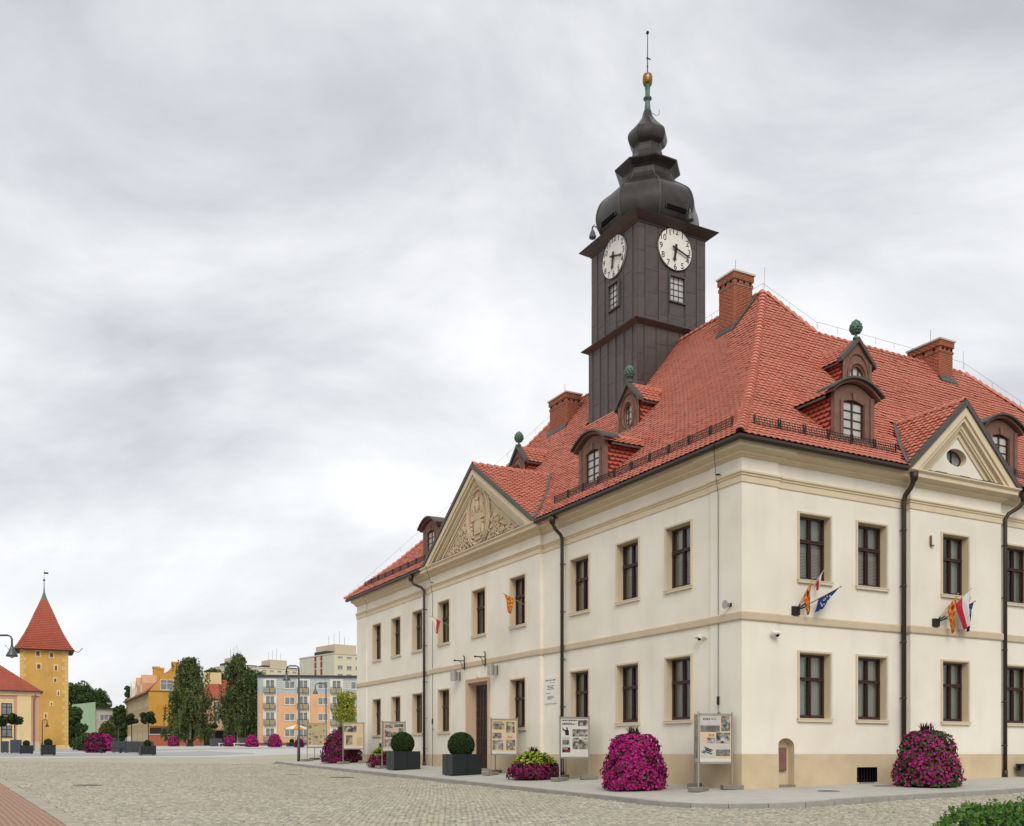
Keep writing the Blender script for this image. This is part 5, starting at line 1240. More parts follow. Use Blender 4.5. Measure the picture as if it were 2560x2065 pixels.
M['paper_cream'] = mat('cream_poster_paper', (0.62, 0.50, 0.34), 0.7, 0.2, 2.0, hue=(0.62, 0.42, 0.22)); M['paper_white'] = mat('white_poster_paper', (0.62, 0.60, 0.57), 0.7, 0.08, 2.0); M['paper_tan'] = mat('tan_map_paper', (0.52, 0.40, 0.22), 0.7, 0.3, 3.0, hue=(0.36, 0.36, 0.18)); M['paper_pink'] = mat('pinkish_poster_paper', (0.60, 0.46, 0.38), 0.7, 0.15, 2.0)
M['printred'] = mat('red_print', (0.50, 0.06, 0.03), 0.7, 0.1); M['skyprint'] = mat('pale_photo_sky', (0.50, 0.49, 0.47), 0.6, 0.15, 4.0)
def panel_print(par, name, A, B, z0, z1, out, layout, paper):
    """a poster between posts A and B (plan), out = outward normal"""
    A, B = Vector((A[0], A[1], 0)), Vector((B[0], B[1], 0)); X = (B - A).normalized(); w = (B - A).length - .08; o = A + X * .04
    Mx = Matrix(((X.x, -out.x, 0, o.x), (X.y, -out.y, 0, o.y), (0, 0, 1, z0), (0, 0, 0, 1))); h = z1 - z0
    mb = MB(); mb.box(0, w, -.008, .008, 0, h); p = mb.build(name, paper, par); p.matrix_local = Mx
    mb = MB(); mb.box(0, w, -.018, .018, h - .01, h + .05); mb.box(0, w, -.018, .018, -.05, .01); mb.build('rail', 'steel', p)
    mb = MB(); mb.quad((0.01, -.0095, .012), (w - .01, -.0095, .012), (w - .01, -.0095, .10), (.01, -.0095, .10)); mb.build('footer_strip', 'paper_white', p)
    for kind, x0, x1, y0, y1 in layout:
        q = [(x0 * w, -.0105, y0 * h), (x1 * w, -.0105, y0 * h), (x1 * w, -.0105, y1 * h), (x0 * w, -.0105, y1 * h)]
        if kind == 'text':
            mb2 = MB(); x = x0 * w
            while x < x1 * w - .01:
                ww = min(r_.uniform(.02, .07), x1 * w - x); mb2.quad((x, -.011, y0 * h), (x + ww, -.011, y0 * h), (x + ww, -.011, y1 * h), (x, -.011, y1 * h)); x += ww + .014
            mb2.build('title', 'ink', p)
        elif kind in ('y2018', 'y1918w'):
            me = textmesh('2018' if kind == 'y2018' else '1918', (y1 - y0) * h * 1.25, 'printred' if kind == 'y2018' else 'paper_white', 'year_print'); put('year_print', me, p, mw=Matrix.Translation(((x0 + x1) / 2 * w, -.0125, (y0 + y1) / 2 * h)) @ STAND)
        elif kind == 'plane':
            mb2 = MB(); mb2.X = Matrix.Translation(((x0 + x1) / 2 * w, -.0125, (y0 + y1) / 2 * h)) @ Matrix.Rotation(R(18), 4, 'Y')
            for zz, l in ((.05, .15), (-.06, .16)): mb2.quad((-l, 0, zz - .016), (l, 0, zz - .016), (l, 0, zz + .016), (-l, 0, zz + .016))
            mb2.quad((-.10, 0, -.03), (.12, 0, -.02), (.12, 0, .02), (-.10, 0, .03)); mb2.quad((-.2, 0, -.12), (-.06, 0, -.12), (-.06, 0, -.09), (-.2, 0, -.09)); mb2.build('aircraft_print', 'ink', p)
        elif kind == 'man':
            mb2 = MB(); cx_, cz_, sc_ = (x0 + x1) / 2 * w, y0 * h, (y1 - y0) * h
            mb2.poly([(cx_ + sc_ * a, -.0125, cz_ + sc_ * b) for a, b in ((-.12, 0), (.34, 0), (.30, .55), (.16, .70), (.16, .82), (.1, .98), (-.02, .95), (-.02, .80), (.02, .70), (-.14, .62), (-.42, .78), (-.44, .95), (-.52, .95), (-.50, .62), (-.18, .45))]); mb2.build('silhouette_print', 'ink', p)
        else:
            mb2 = MB(); mb2.quad(*q); mb2.build('photo_print' if kind.startswith('photo') else 'print', kind, p)
    return p
LAY = {
 'A': [('skyprint', .02, .64, .64, .97), ('photo0', .02, .64, .64, .78), ('text', .10, .32, .90, .93), ('text', .36, .52, .905, .925), ('photo3', .68, .97, .66, .98), ('paper_pink', .03, .20, .42, .60), ('photo1', .22, .49, .40, .52), ('y2018', .22, .50, .54, .60), ('photo1', .52, .97, .40, .63), ('skyprint', .02, .48, .10, .38), ('plane', .1, .42, .2, .3), ('skyprint', .51, .97, .13, .36), ('photo3', .51, .97, .13, .27)],
 'B': [('text', .03, .6, .93, .96), ('text', .05, .4, .87, .885), ('text', .05, .58, .85, .865), ('text', .05, .5, .83, .845), ('photo1', .62, .98, .80, .96), ('man', .04, .36, .56, .78), ('photo3', .42, .98, .53, .72), ('photo1', .42, .98, .20, .50), ('skyprint', .04, .32, .26, .52), ('photo3', .06, .30, .32, .44), ('ink', .05, .34, .12, .25), ('y1918w', .06, .24, .18, .24), ('y2018', .12, .32, .125, .18)],
 'C': [('text', .03, .42, .92, .945), ('photo2', .03, .50, .72, .90), ('photo2', .58, .92, .62, .94), ('photo1', .03, .40, .45, .62), ('paper_pink', .6, .85, .46, .58), ('y2018', .62, .84, .47, .53), ('photo0', .03, .46, .12, .40), ('photo3', .58, .94, .12, .42)],
 'D': [('printred', .02, .05, .12, .98), ('text', .3, .6, .95, .965), ('photo3', .10, .45, .80, .92), ('photo0', .5, .95, .84, .95), ('photo1', .08, .35, .48, .74), ('photo2', .36, .7, .48, .66), ('photo3', .72, .95, .5, .8), ('photo0', .08, .4, .14, .40)],
 'E': [('text', .06, .36, .94, .955), ('photo0', .02, .66, .64, .90), ('photo2', .10, .44, .14, .52), ('paper_cream', .70, .97, .70, .94), ('paper_tan', .66, .95, .12, .44)],
 'F': [('text', .28, .55, .92, .945), ('photo2', .30, .55, .26, .48), ('photo0', .04, .18, .3, .40), ('photo1', .04, .16, .52, .6), ('photo3', .24, .36, .54, .61), ('photo3', .66, .8, .38, .5), ('photo1', .84, .96, .42, .5), ('photo0', .05, .2, .13, .22), ('photo1', .30, .45, .13, .2), ('photo3', .64, .78, .14, .24), ('photo0', .84, .92, .66, .74), ('photo2', .02, .2, .8, .95)]}
def stand(key, u, v, lab, paper, r=(-.12, 1.14), b=(1.2, .82)):
    z = zg(u, v) + .104; t = thing('exhibition_stand', lab, 'exhibition stand', W(u, v, z), ANG, 'photo exhibition stands along the pavement')
    P = [(0, 0), (r[1], r[0]), (b[1], b[0])]           # local x = v, y = u
    for k, (x, y) in enumerate(P):
        dz = zg(u + y, v + x) + .104 - z
        mb = MB(); mb.lathe([(.024, dz + .1), (.024, 2.30)], 10, (x, y, 0)); mb.build('post', 'steel', t)
        mb = MB(); c, s_ = .30, .17; a = R((20, -25, 40)[k]); mb.X = Matrix.Translation((x, y, dz)) @ Matrix.Rotation(a, 4, 'Z'); mb.add([(-c, -s_, 0), (c, -s_, 0), (c, s_, 0), (-c, s_, 0), (-c, -s_, .11), (c, -s_, .11), (c, s_, .11), (-c, s_, .11), (-c + .02, -s_ + .02, .13), (c - .02, -s_ + .02, .13), (c - .02, s_ - .02, .13), (-c + .02, s_ - .02, .13)], [(0, 1, 5, 4), (1, 2, 6, 5), (2, 3, 7, 6), (3, 0, 4, 7), (4, 5, 9, 8), (5, 6, 10, 9), (6, 7, 11, 10), (7, 4, 8, 11), (8, 9, 10, 11)]); mb.build('concrete_foot', 'concrete', t)
    def nrm(a, b, c):
        d = Vector((b[0] - a[0], b[1] - a[1])).normalized(); n_ = Vector((d.y, -d.x)); m_ = Vector((c[0] - a[0], c[1] - a[1])); n_ = -n_ if n_.dot(m_) > 0 else n_; return Vector((n_.x, n_.y, 0))
    panel_print(t, 'poster', P[0], P[1], .84, 2.20, nrm(P[0], P[1], P[2]), LAY[key], paper)
    panel_print(t, 'poster', P[2], P[0], .84, 2.20, nrm(P[2], P[0], P[1]), [('photo2', .1, .9, .1, .9)], 'paper_tan')
    panel_print(t, 'poster', P[1], P[2], .84, 2.20, nrm(P[1], P[2], P[0]), [('photo0', .1, .9, .3, .9)], 'paper_white')
stand('A', .27, -1.38, 'photo stand beside the building corner with an aircraft and a red year', 'paper_cream')
stand('B', 7.48, -1.71, 'white photo stand with the silhouette of a man, before the near drainpipe', 'paper_white')
stand('C', 12.85, -1.69, 'cream photo stand beside the entrance door', 'paper_cream')
stand('D', 22.54, -2.61, 'pinkish photo stand half hidden by a boxwood ball', 'paper_pink')
stand('E', 29.31, -2.29, 'tan photo stand standing before the far end of the town hall', 'paper_cream')
stand('F', 35.13, -2.55, 'tan map stand beside the street lamp at the pavement end', 'paper_tan')

# planters with clipped box balls -----------------------------------------------------------
def box_pot(name, lab, cat, loc, rz_, lx, ly, h, m, group=None, feet=True):
    t = thing(name, lab, cat, loc, rz_, group); f = .05 if feet else 0.0; mb = MB(); w = .035
    mb.box(0, lx, 0, w, f, h); mb.box(0, lx, ly - w, ly, f, h); mb.box(0, w, w, ly - w, f, h); mb.box(lx - w, lx, w, ly - w, f, h); mb.box(w, lx - w, w, ly - w, f, f + .03); mb.build('box', m, t)
    mb = MB(); mb.box(w, lx - w, w, ly - w, h - .12, h - .08); mb.build('soil', 'soil', t)
    if feet:
        for x in (.08, lx - .14):
            for y in (.08, ly - .14): mb = MB(); mb.box(x, x + .06, y, y + .06, 0, f); mb.build('foot', 'iron', t)
    mb = MB(); mb.box(lx * .5 - .006, lx * .5 + .006, -.004, 0, f, h); mb.build('panel_seam', 'black', t)
    mb = MB(); mb.box(-.004, 0, ly * .5 - .006, ly * .5 + .006, f, h); mb.build('panel_seam', 'black', t)
    return t
def ball_mesh(r, n, size, m, seed):
    P = rng.normal(0, 1, (n, 3)); P /= np.linalg.norm(P, axis=1, keepdims=True); Nn = P.copy(); rad = r * (1 + rng.normal(0, .018, n)); P = P * rad[:, None]; P[:, 2] *= .97
    Q = leaves(P, Nn, np.full(n, size), 1.3, .9); return npmesh('leaf_ball', Q.reshape(-1, 3), np.arange(n * 4).reshape(n, 4), [m], None, rng.uniform(0, 1, n) ** 1.6)
BALL = ball_mesh(.53, 5200, .05, 'boxleaf', 1); BALLF = ball_mesh(.55, 1100, .10, 'boxleaf', 2)
CORE = MB().sphere((0, 0, 0), .50, 14, 10).mesh('shade_core', 'core')  # solid dark filling, painted shade behind the leaves
def box_ball(lab, loc, sc=1.0, me=None, group=None):
    t = thing('boxwood_ball', lab, 'shrub', loc, random.uniform(0, 6), group)
    o = put('leaf_ball', me or BALL, t); o.scale = (sc,) * 3; o = put('shade_core', CORE, t); o.scale = (sc,) * 3
G1 = 'dark planters with box balls'; G2 = 'clipped box balls in planters'
for u, v, tag_ in ((13.64, -3.0, 'nearest the entrance door'), (20.04, -2.98, 'beside the far drainpipe')):
    z = zg(u, v) + .104; box_pot('planter', 'anthracite square planter ' + tag_, 'planter', W(u, v, z), ANG, 1.3, .98, .88, 'pot', G1)
    box_ball('round clipped box in the planter ' + tag_, W(u + .5, v + .62, z + .88 + .36), 1.0, None, G2)

# petunias ----------------------------------------------------------------------------------
def petunia(lab, loc, prof, nfl, nle, fsz, m='petal', top='grass', H=1.2, lime=0, group='potted petunias', leafmix=0.3, squash=1.0, rz_=0.0):
    t = thing('petunia_pot', lab, 'flower pot', loc, rz_, group)
    zs = np.array([p[1] for p in prof]); rs_ = np.array([p[0] for p in prof])
    def pts(n, z0=0., z1=1., inset=0.0):
        z = rng.uniform(zs[0] + (zs[-1] - zs[0]) * z0, zs[0] + (zs[-1] - zs[0]) * z1, n * 3); r = np.interp(z, zs, rs_); keep = rng.uniform(0, rs_.max(), n * 3) < r + .12; z = z[keep][:n]; r = r[keep][:n]
        a = rng.uniform(0, 2 * np.pi, len(z)); lump = 1 + .07 * np.sin(a * 4 + z * 7 + loc[0]) + .06 * np.sin(a * 9 - z * 12 + loc[1]) + rng.normal(0, .045, len(z)); r = r * lump - inset
        P = np.stack([r * np.cos(a) * squash, r * np.sin(a), z], 1); sl = np.gradient(np.interp(np.linspace(zs[0], zs[-1], 60), zs, rs_)); s_ = np.interp(z, np.linspace(zs[0], zs[-1], 60), sl / ((zs[-1] - zs[0]) / 59)); Nn = np.stack([np.cos(a), np.sin(a), -np.clip(s_, -3, .3)], 1); return P, Nn / np.linalg.norm(Nn, axis=1, keepdims=True)
    P, Nn = pts(nle, inset=.02); leafobj('leaves', leaves(P, Nn, np.full(len(P), fsz * 1.1), 1.2, .7), 'petleaf', t)
    P, Nn = pts(nfl, 0, 1 if not lime else .62); n = len(P)
    if leafmix:                      # bare patches where green shows
        b = np.sin(P[:, 0] * 5.1 + P[:, 2] * 4) + np.sin(P[:, 1] * 6.3 - P[:, 2] * 5) + rng.normal(0, .5, n); k = b < 2.0 - leafmix * 3; P, Nn = P[k], Nn[k]; n = len(P)
    N_ = Nn + rng.normal(0, .35, (n, 3)); N_ /= np.linalg.norm(N_, axis=1, keepdims=True); A = np.cross(N_, rng.normal(0, 1, (n, 3))); A /= np.linalg.norm(A, axis=1, keepdims=True); B = np.cross(N_, A); s_ = (fsz * .5 * rng.uniform(.6, 1.3, n))[:, None]
    C = P + N_ * .01; K = 5; rim = [C + (A * math.cos(2 * math.pi * k / K) + B * math.sin(2 * math.pi * k / K)) * s_ + N_ * s_ * .5 for k in range(K)]
    VV_ = np.stack([C] + rim, 1); Ff = np.array([[0, 1 + k, 1 + (k + 1) % K] for k in range(K)]); tint = np.repeat(rng.uniform(0, 1, n) ** 1.3, K)
    put('flowers', npmesh('flowers', VV_.reshape(-1, 3), (Ff[None] + (np.arange(n) * 6)[:, None, None]).reshape(-1, 3), [m], None, tint), t, kind='stuff')
    mb = MB(); mb.lathe([(max(.02, r - .09), z) for r, z in prof], 18, sq=1.0); 
    if squash != 1.0: mb.v = [(x * squash, y, z) for x, y, z in mb.v]
    mb.build('mound_shade_core', 'core', t)  # solid dark filling for the shaded inside of the mound
    mb = MB(); mb.lathe([(rs_[0] * .72, 0), (rs_[0] * .80, .12), (rs_[0] * .76, .16)], 20); mb.build('pot', 'pot', t)
    if lime: 
        P, Nn = pts(lime, .55, 1.0); P += Nn * rng.uniform(0, .08, (len(P), 1)); leafobj('lime_leaves', leaves(P, Nn * .5 + np.array([0, 0, .7]), np.full(len(P), .13), 1.1, .45), 'limeleaf', t)
    if top:
        mb = MB(); r2 = random.Random(9); zt = zs[-1] - .04
        for k in range(70):
            a = r2.uniform(0, 6.28); l = r2.uniform(.18, .36); sp = r2.uniform(.05, .28); bx, by = r2.uniform(-.16, .16), r2.uniform(-.16, .16); c, s3 = math.cos(a), math.sin(a); w = .012
            p0, p1, p2 = Vector((bx, by, zt)), Vector((bx + c * sp * .45, by + s3 * sp * .45, zt + l * .7)), Vector((bx + c * sp, by + s3 * sp, zt + l * .9)); q = Vector((-s3 * w, c * w, 0)); mb.add([p0 - q, p0 + q, p1 + q * .8, p1 - q * .8, p2], [(0, 1, 2, 3), (3, 2, 4)])
        mb.build('grass_tuft', 'darkgrass', t)
    return t
TALL = [(.88, .03), (.90, .2), (.85, .55), (.77, .95), (.68, 1.28), (.58, 1.50), (.44, 1.62), (.10, 1.68)]
def gz(u, v): return W(u, v, zg(u, v) + .104)
petunia('tall mound of bright magenta petunias before the third ground floor window from the corner', gz(2.35, -2.15), TALL, 4400, 1300, .078, leafmix=.06)
petunia('low mound of petunias with lime leaves on top between two photo stands', gz(9.2, -1.75), [(.82, .03), (.92, .16), (.88, .34), (.74, .56), (.58, .76), (.34, .90), (.08, .96)], 1300, 500, .08, 'petal_d', lime=420, leafmix=0)
petunia('tall mound of petunias with much green before the short front', gz(-1.95, 5.5), TALL, 2000, 2600, .078, leafmix=.40)
petunia('low mound of petunias with lime leaves beside the pinkish photo stand', gz(23.5, -2.2), [(.62, .03), (.70, .16), (.66, .34), (.55, .56), (.44, .76), (.26, .92), (.08, .98)], 700, 300, .09, 'petal_d', lime=240, leafmix=0)
petunia('tall dark magenta petunia mound between the two farthest photo stands', gz(31.2, -1.75), [(1.05, .04), (1.08, .2), (.98, .6), (.86, 1.05), (.70, 1.45), (.42, 1.72), (.10, 1.82)], 2200, 700, .10, 'petal_d', leafmix=0)

# bench at the right end of the short front
t = thing('bench', 'dark bench with pale feet beside the narrow drainpipe', 'bench', W(-.55, 12.2, zg(-.55, 12.2) + .104), ANG)
mb = MB(); mb.box(0, 1.9, 0, .42, .40, .46); mb.build('seat', 'pot', t); mb = MB(); mb.box(0, 1.9, .34, .40, .22, .40); mb.build('apron', 'pot', t)
for x in (.15, 1.55): mb = MB(); mb.box(x, x + .2, .06, .36, 0, .40); mb.build('leg', 'concrete', t)

# street lamps -------------------------------------------------------------------------------
def lamp(lab, loc, h, arm, rz_, r=.055):
    t = thing('street_lamp', lab, 'street lamp', loc, rz_, 'hooked street lamps'); mb = MB(); mb.lathe([(r * 1.7, 0), (r * 1.7, .9), (r * 1.15, 1.0), (r, h - .35)], 12); mb.build('post', 'lampgrey', t, smooth=True)
    mb = MB(); mb.tube([(0, 0, h - .4), (0, 0, h - .14), (-.06, 0, h - .04), (-.16, 0, h), (-arm + .16, 0, h), (-arm + .05, 0, h - .05), (-arm, 0, h - .16), (-arm, 0, h - .45)], r * .8, 8); mb.build('arm', 'lampgrey', t, smooth=True)
    mb = MB(); mb.lathe([(.05, h - .42), (.07, h - .50), (.12, h - .62), (.22, h - .80), (.23, h - .86), (.21, h - .87)], 16, (-arm, 0, 0)); mb.build('lamp_shade', 'lampgrey', t, smooth=True)
    mb = MB(); mb.sphere((-arm, 0, h - .84), .10, 8, 6); mb.build('bulb', 'white', t)
lamp('grey hooked street lamp at the pavement end beside the tan map stand', W(35.5, -2.95, zg(35.5, -2.95) + .1), 5.65, .72, 0)
lamp('thin hooked street lamp standing before the orange apartment block', (-15.7, 84, zgw(-15.7, 84)), 5.75, .90, 0, .05)
lamp('hooked street lamp reaching into the picture above the pink house', (-21.6, 40.5, zgw(-21.6, 40.5)), 5.72, 1.25, R(180), .05)
lamp('small hooked street lamp before the yellow brick tower', (-59.0, 125, zgw(-59, 125)), 3.75, .62, R(180), .05)

# hedge in the near corner --------------------------------------------------------------------
def hedge():
    x0, x1, y0, y1 = 4.72, 13.0, 11.4, 13.4; t = thing('hedge', 'green clipped hedge with young shoots in the near corner', 'hedge', (x0, y0, zgw(x0, y0)))
    z0 = zgw(x0, y0); ht = -.70 - z0; n = 17000
    u = rng.uniform(0, 1, n); X = rng.uniform(0, x1 - x0, n); top = rng.uniform(0, 1, n) < .62
    Yd = rng.uniform(0, y1 - y0, n); Z = np.full(n, ht); Nn = np.tile(np.array([0., 0., 1.]), (n, 1))
    side = ~top; Z[side] = rng.uniform(.3, ht, side.sum()); fr = rng.uniform(0, 1, n) < .8; f = side & fr; Yd[f] = 0; Nn[f] = (0, -1, .3); e_ = side & ~fr; X[e_] = 0; Nn[e_] = (-1, 0, .3)
    edge = np.minimum(1, np.sqrt(np.clip(X / .55, 0, 1))); Z = Z * (.45 + .55 * edge) + .05 * np.sin(X * 3.1 + Yd * 2) + .03 * np.sin(X * 8 + Yd * 5) + rng.normal(0, .02, n)
    P = np.stack([X + .43 * Yd, Yd, Z], 1); Q = leaves(P, Nn, np.full(n, .055), 1.5, .7); leafobj('leaves', Q, 'hedgeleaf', t, rng.uniform(0, 1, n) ** 1.2, 'stuff')
    S = []; SN = []
    for k in range(420):
        bx, by = rng.uniform(.1, x1 - x0), rng.uniform(0, y1 - y0); bz = ht * (.45 + .55 * min(1, math.sqrt(bx / .55))) ; l = abs(rng.normal(0, .05)) + .04; lean = rng.normal(0, .25, 2)
        for j in range(5): f = j / 4 * l; S.append((bx + .43 * by + lean[0] * f, by + lean[1] * f, bz + f)); SN.append((rng.normal(), rng.normal(), .5))
    S = np.array(S); Q = leaves(S, np.array(SN), np.full(len(S), .04), 1.6, .5); leafobj('shoots', Q, 'hedgeleaf', t, rng.uniform(.4, 1, len(S)), 'stuff')
    mb = MB(); mb.ext([(.45, .1, 0), (x1 - x0, .1, 0), (x1 - x0, y1 - y0, 0), (.45 + .85, y1 - y0, 0)], (0, 0, ht - .13)); mb.ext([(.15, .1, 0), (.45, .1, 0), (1.3, y1 - y0, 0), (1.0, y1 - y0, 0)], (0, 0, ht * .55)); mb.build('shade_core', 'core', t)  # dark solid inside the hedge, shade put into its colour
hedge()
# ------------------------------------------------------------------ far side of the square
FW = {}
def fwindow(root, x, z, w, h, y=0.0, fm='white', mull=1, rail=False, face='F', depth=.06):
    """a far window: frame with glazing bars, pane behind it; face F looks to -y, S looks to -x"""
    key = (round(w, 2), round(h, 2), fm, mull, rail)
    if key not in FW:
        mb = MB(); f = .07; mb.box(0, f, -depth, 0, 0, h); mb.box(w - f, w, -depth, 0, 0, h); mb.box(f, w - f, -depth, 0, h - f, h); mb.box(f, w - f, -depth, 0, 0, f); mb.box(-.08, w + .08, -depth - .06, 0, -.06, 0)
        for k in range(1, mull + 1): mb.box(k * w / (mull + 1) - .04, k * w / (mull + 1) + .04, -depth + .01, 0, f, h - f)
        if rail: mb.box(f, w - f, -depth + .01, 0, h * .66 - .03, h * .66 + .03)
        pm = MB(); pm.quad((f, -.012, f), (w - f, -.012, f), (w - f, -.012, h - f), (f, -.012, h - f)); FW[key] = (mb.mesh('window', fm), pm.mesh('pane', 'farglass'))
    Mx = Matrix.Translation((x, y, z)) if face == 'F' else Matrix.Translation((y, x + w, z)) @ Matrix.Rotation(-math.pi / 2, 4, 'Z')
    o = put('window', FW[key][0], root, mw=Mx); put('pane', FW[key][1], o); return o
for k_, c_ in dict(f_orange=(0.70, 0.40, 0.22), f_grey=(0.42, 0.46, 0.47), f_white=(0.70, 0.67, 0.58), f_green=(0.33, 0.47, 0.30), f_beige=(0.52, 0.47, 0.36), f_ochre=(0.60, 0.32, 0.06), f_tan=(0.42, 0.30, 0.17), f_yellow=(0.62, 0.37, 0.10), f_cream=(0.72, 0.56, 0.30), f_pink=(0.56, 0.33, 0.22), f_stripe=(0.74, 0.50, 0.30), f_red=(0.30, 0.04, 0.03), f_salmon=(0.60, 0.34, 0.20), f_pale=(0.56, 0.56, 0.44), f_balc=(0.33, 0.29, 0.20)).items(): M[k_] = mat(k_[2:] + '_render_coat', c_, .92, .08, .5, .45 if k_ in ('f_yellow', 'f_ochre') else .12, .35, streak=.35)
M['f_quoin'] = mat('pale_quoin_coat', (0.68, 0.46, 0.17), .92, .1, .6, .2, .4); M['f_tile'] = mat('far_red_tiles', (0.38, 0.085, 0.045), 0.7, 0.25, 1.5, .3, .3); M['f_dark'] = mat('dark_far_roof', (0.05, 0.045, 0.045), .8, .1)
def banded_roof(mb, pts, rows, m=0): pass

# orange apartment block
X0, Y0 = -44.3, 174.0; zA = zgw(-36, 174)
t = thing('apartment_block', 'orange and grey four-storey apartment block with white balcony bays', 'apartment block', (X0, Y0, zA), R(7))
PXM = 1 / 14.3
def bx(p): return (p - 647) * PXM
Wd, Hh, Dp = 34.0, 12.0, 11.0
mb = MB(); mb.box(0, Wd, 0, Dp, -.4, .5, 2); mb.box(0, Wd, 0, Dp, .5, 9.05, 0); mb.box(0, Wd, 0, Dp, 9.05, 12.0, 1); mb.build('wall', ['f_orange', 'f_grey', 'brown'], t)
mb = MB(); mb.box(-.3, Wd + .3, -.35, Dp + .3, 12.0, 12.35); mb.build('roof_slab', 'f_dark', t)
mb = MB(); mb.box(-.16, 0, -.16, 0, 0, 12.2); mb.build('corner_pipe', 'f_grey', t)
bays = [658.5 + 82 * k for k in range(6)]
for p in bays:
    mb = MB(); mb.box(bx(p), bx(p + 33), -.10, 0, .5, 11.7); mb.build('white_bay', 'f_white', t)
    for fl in range(4):
        zf = .75 + fl * 2.82; fwindow(t, bx(p + 6), zf + .2, 1.5, 2.1, -.10, 'white', 1)
        b = MB(); xx0, xx1 = bx(p + 2), bx(p + 30); b.box(xx0, xx1, -.55, -.10, zf - .1, zf); bo = b.build('balcony', 'f_beige', t)
        b = MB(); b.box(xx0, xx1, -.57, -.53, zf + .05, zf + .85); b.build('balcony_panel', 'f_balc', bo)
        b = MB()
        for xx in (xx0, (xx0 + xx1) / 2, xx1): b.tube([(xx, -.58, zf - .1), (xx, -.58, zf + 1.0)], .035, 4)
        b.tube([(xx0, -.58, zf + .98), (xx1, -.58, zf + .98)], .035, 4); b.tube([(xx0, -.58, zf), (xx1, -.58, zf)], .035, 4); b.build('railing', 'iron', bo)
for p in [711 + 82 * k for k in range(6)]:
    for fl in range(4):
        zf = .75 + fl * 2.82; fwindow(t, bx(p), zf + .75, 1.75, 1.35, 0, 'white', 1)
        mb = MB()
        for q in range(4): mb.box(bx(p - 19), bx(p - 1), -.035, 0, zf + .85 + q * .36, zf + .95 + q * .36)
        mb.build('plaster_stripes', 'f_stripe' if fl < 3 else 'f_white', t)
# high-rise blocks behind
def tower_block(lab, x, y, rz_, w, d, h, floors, redband, pent):
    t = thing('high_rise', lab, 'apartment block', (x, y, zgw(x, y)), rz_); mb = MB(); mb.box(0, w, 0, d, -1, h, 0); mb.box(-.05, 0, 0, d, -1, h - .2, 1); mb.build('wall', ['f_cream2', 'f_pale'], t)
    mb = MB(); mb.box(-.2, w + .2, -.2, d + .2, h, h + .35); mb.build('roof_slab', 'f_pale', t)
    for q0, q1 in pent:
        mb = MB(); mb.box(q0 * w, q1 * w, d * .25, d * .8, h + .35, h + 4.0); mb.build('penthouse', 'f_salm2', t); mb = MB(); mb.box(q0 * w - 3.2, q0 * w - .5, d * .25, d * .6, h + .36, h + 1.5); mb.box(q1 * w + .5, q1 * w + 5, d * .25, d * .6, h + .36, h + 1.2); mb.build('dark_canopy', 'f_dark', t)
        mb = MB()
        for k in range(4): xx = (q0 + (q1 - q0) * (k + .5) / 4) * w; mb.tube([(xx, d * .5, h + 3.9), (xx, d * .5, h + 7.4 + (k % 3))], .06, 4)
        mb.build('antennas', 'lampgrey', t)
    n = int(w / 3.4)
    for fl in range(floors):
        z = h - 2.0 - fl * 2.8 - (0.3 if fl else 0)
        for k in range(n): fwindow(t, 1.2 + k * 3.4, z if fl else z + .6, 2.0, 1.4 if fl else .7, 0, 'f_white', 1)
    if redband:
        for yy in redband:
            for k in range(6): mb = MB(); mb.box(-.16, -.05, yy * d, yy * d + 1.2, h - 1.6 - k * 2.4, h - .4 - k * 2.4 + .8); mb.build('red_panel', 'f_red', t)
M['f_cream2'] = mat('pale_cream_coat', (0.66, 0.60, 0.44), .92, .06); M['f_salm2'] = mat('beige_penthouse_coat', (0.56, 0.45, 0.32), .92, .06)
tower_block('cream high-rise slab with red panels behind the apartment block', -58.9, 330, R(40), 46, 24, 31.5, 5, [.50, .33], [(.08, .26)])
tower_block('long pale high-rise slab with roof aerials behind the birches', -113, 395, R(40), 34, 15, 33.3, 3, [], [(.12, .28), (.60, .82)])

# yellow tower
Yt = 137.0; Xt = (50 - 1280) / 2488 * Yt; zt_ = zgw(-64, 137)
t = thing('gate_tower', 'tall yellow medieval tower with a steep red tiled spire', 'tower', (Xt, Yt, zt_), ANG - R(2.5))
w = 6.05; hT = 13.85
mb = MB(); mb.box(0, w, 0, w, -.5, hT); mb.build('wall', 'f_yellow', t)
mb = MB(); mb.box(-.1, w + .12, -.12, w, -.5, .55); mb.build('base', 'f_cream', t)
for i_, (xx, sg) in enumerate(((0, 1), (w, -1))):
    for k in range(24):
        L = .75 if k % 2 else .45; mb = MB(); z = .6 + k * .55; mb.box(*sorted((xx - sg * .03, xx + sg * L)), -.03, .1, z, z + .52); mb.build('quoin_stone', 'f_quoin', t)
def tw_win(px, py, ww, hh, arch=True):
    x = (px - 50) / 120 * w; z = (1871 - py) / 249 * hT
    mb = MB(); mb.box(x - .16, x + ww + .16, -.04, 0, z - .14, z + hh + .2); o = mb.build('window', 'f_cream', t)
    mb = MB(); P = [(x, z), (x + ww, z), (x + ww, z + hh * .75)] + [(x + ww / 2 + ww / 2 * math.cos(math.pi * k / 6), z + hh * .75 + hh * .25 * math.sin(math.pi * k / 6)) for k in range(1, 6)] + [(x, z + hh * .75)]
    mb.poly([(a, -.05, b) for a, b in P]); mb.build('pane', 'f_red2', o); mb = MB(); mb.box(x, x + ww, -.07, -.04, z - .06, z + .02); mb.build('sill', 'trim', o)
M['f_red2'] = mat('brownish_pane', (0.13, 0.07, 0.05), .5, .3)
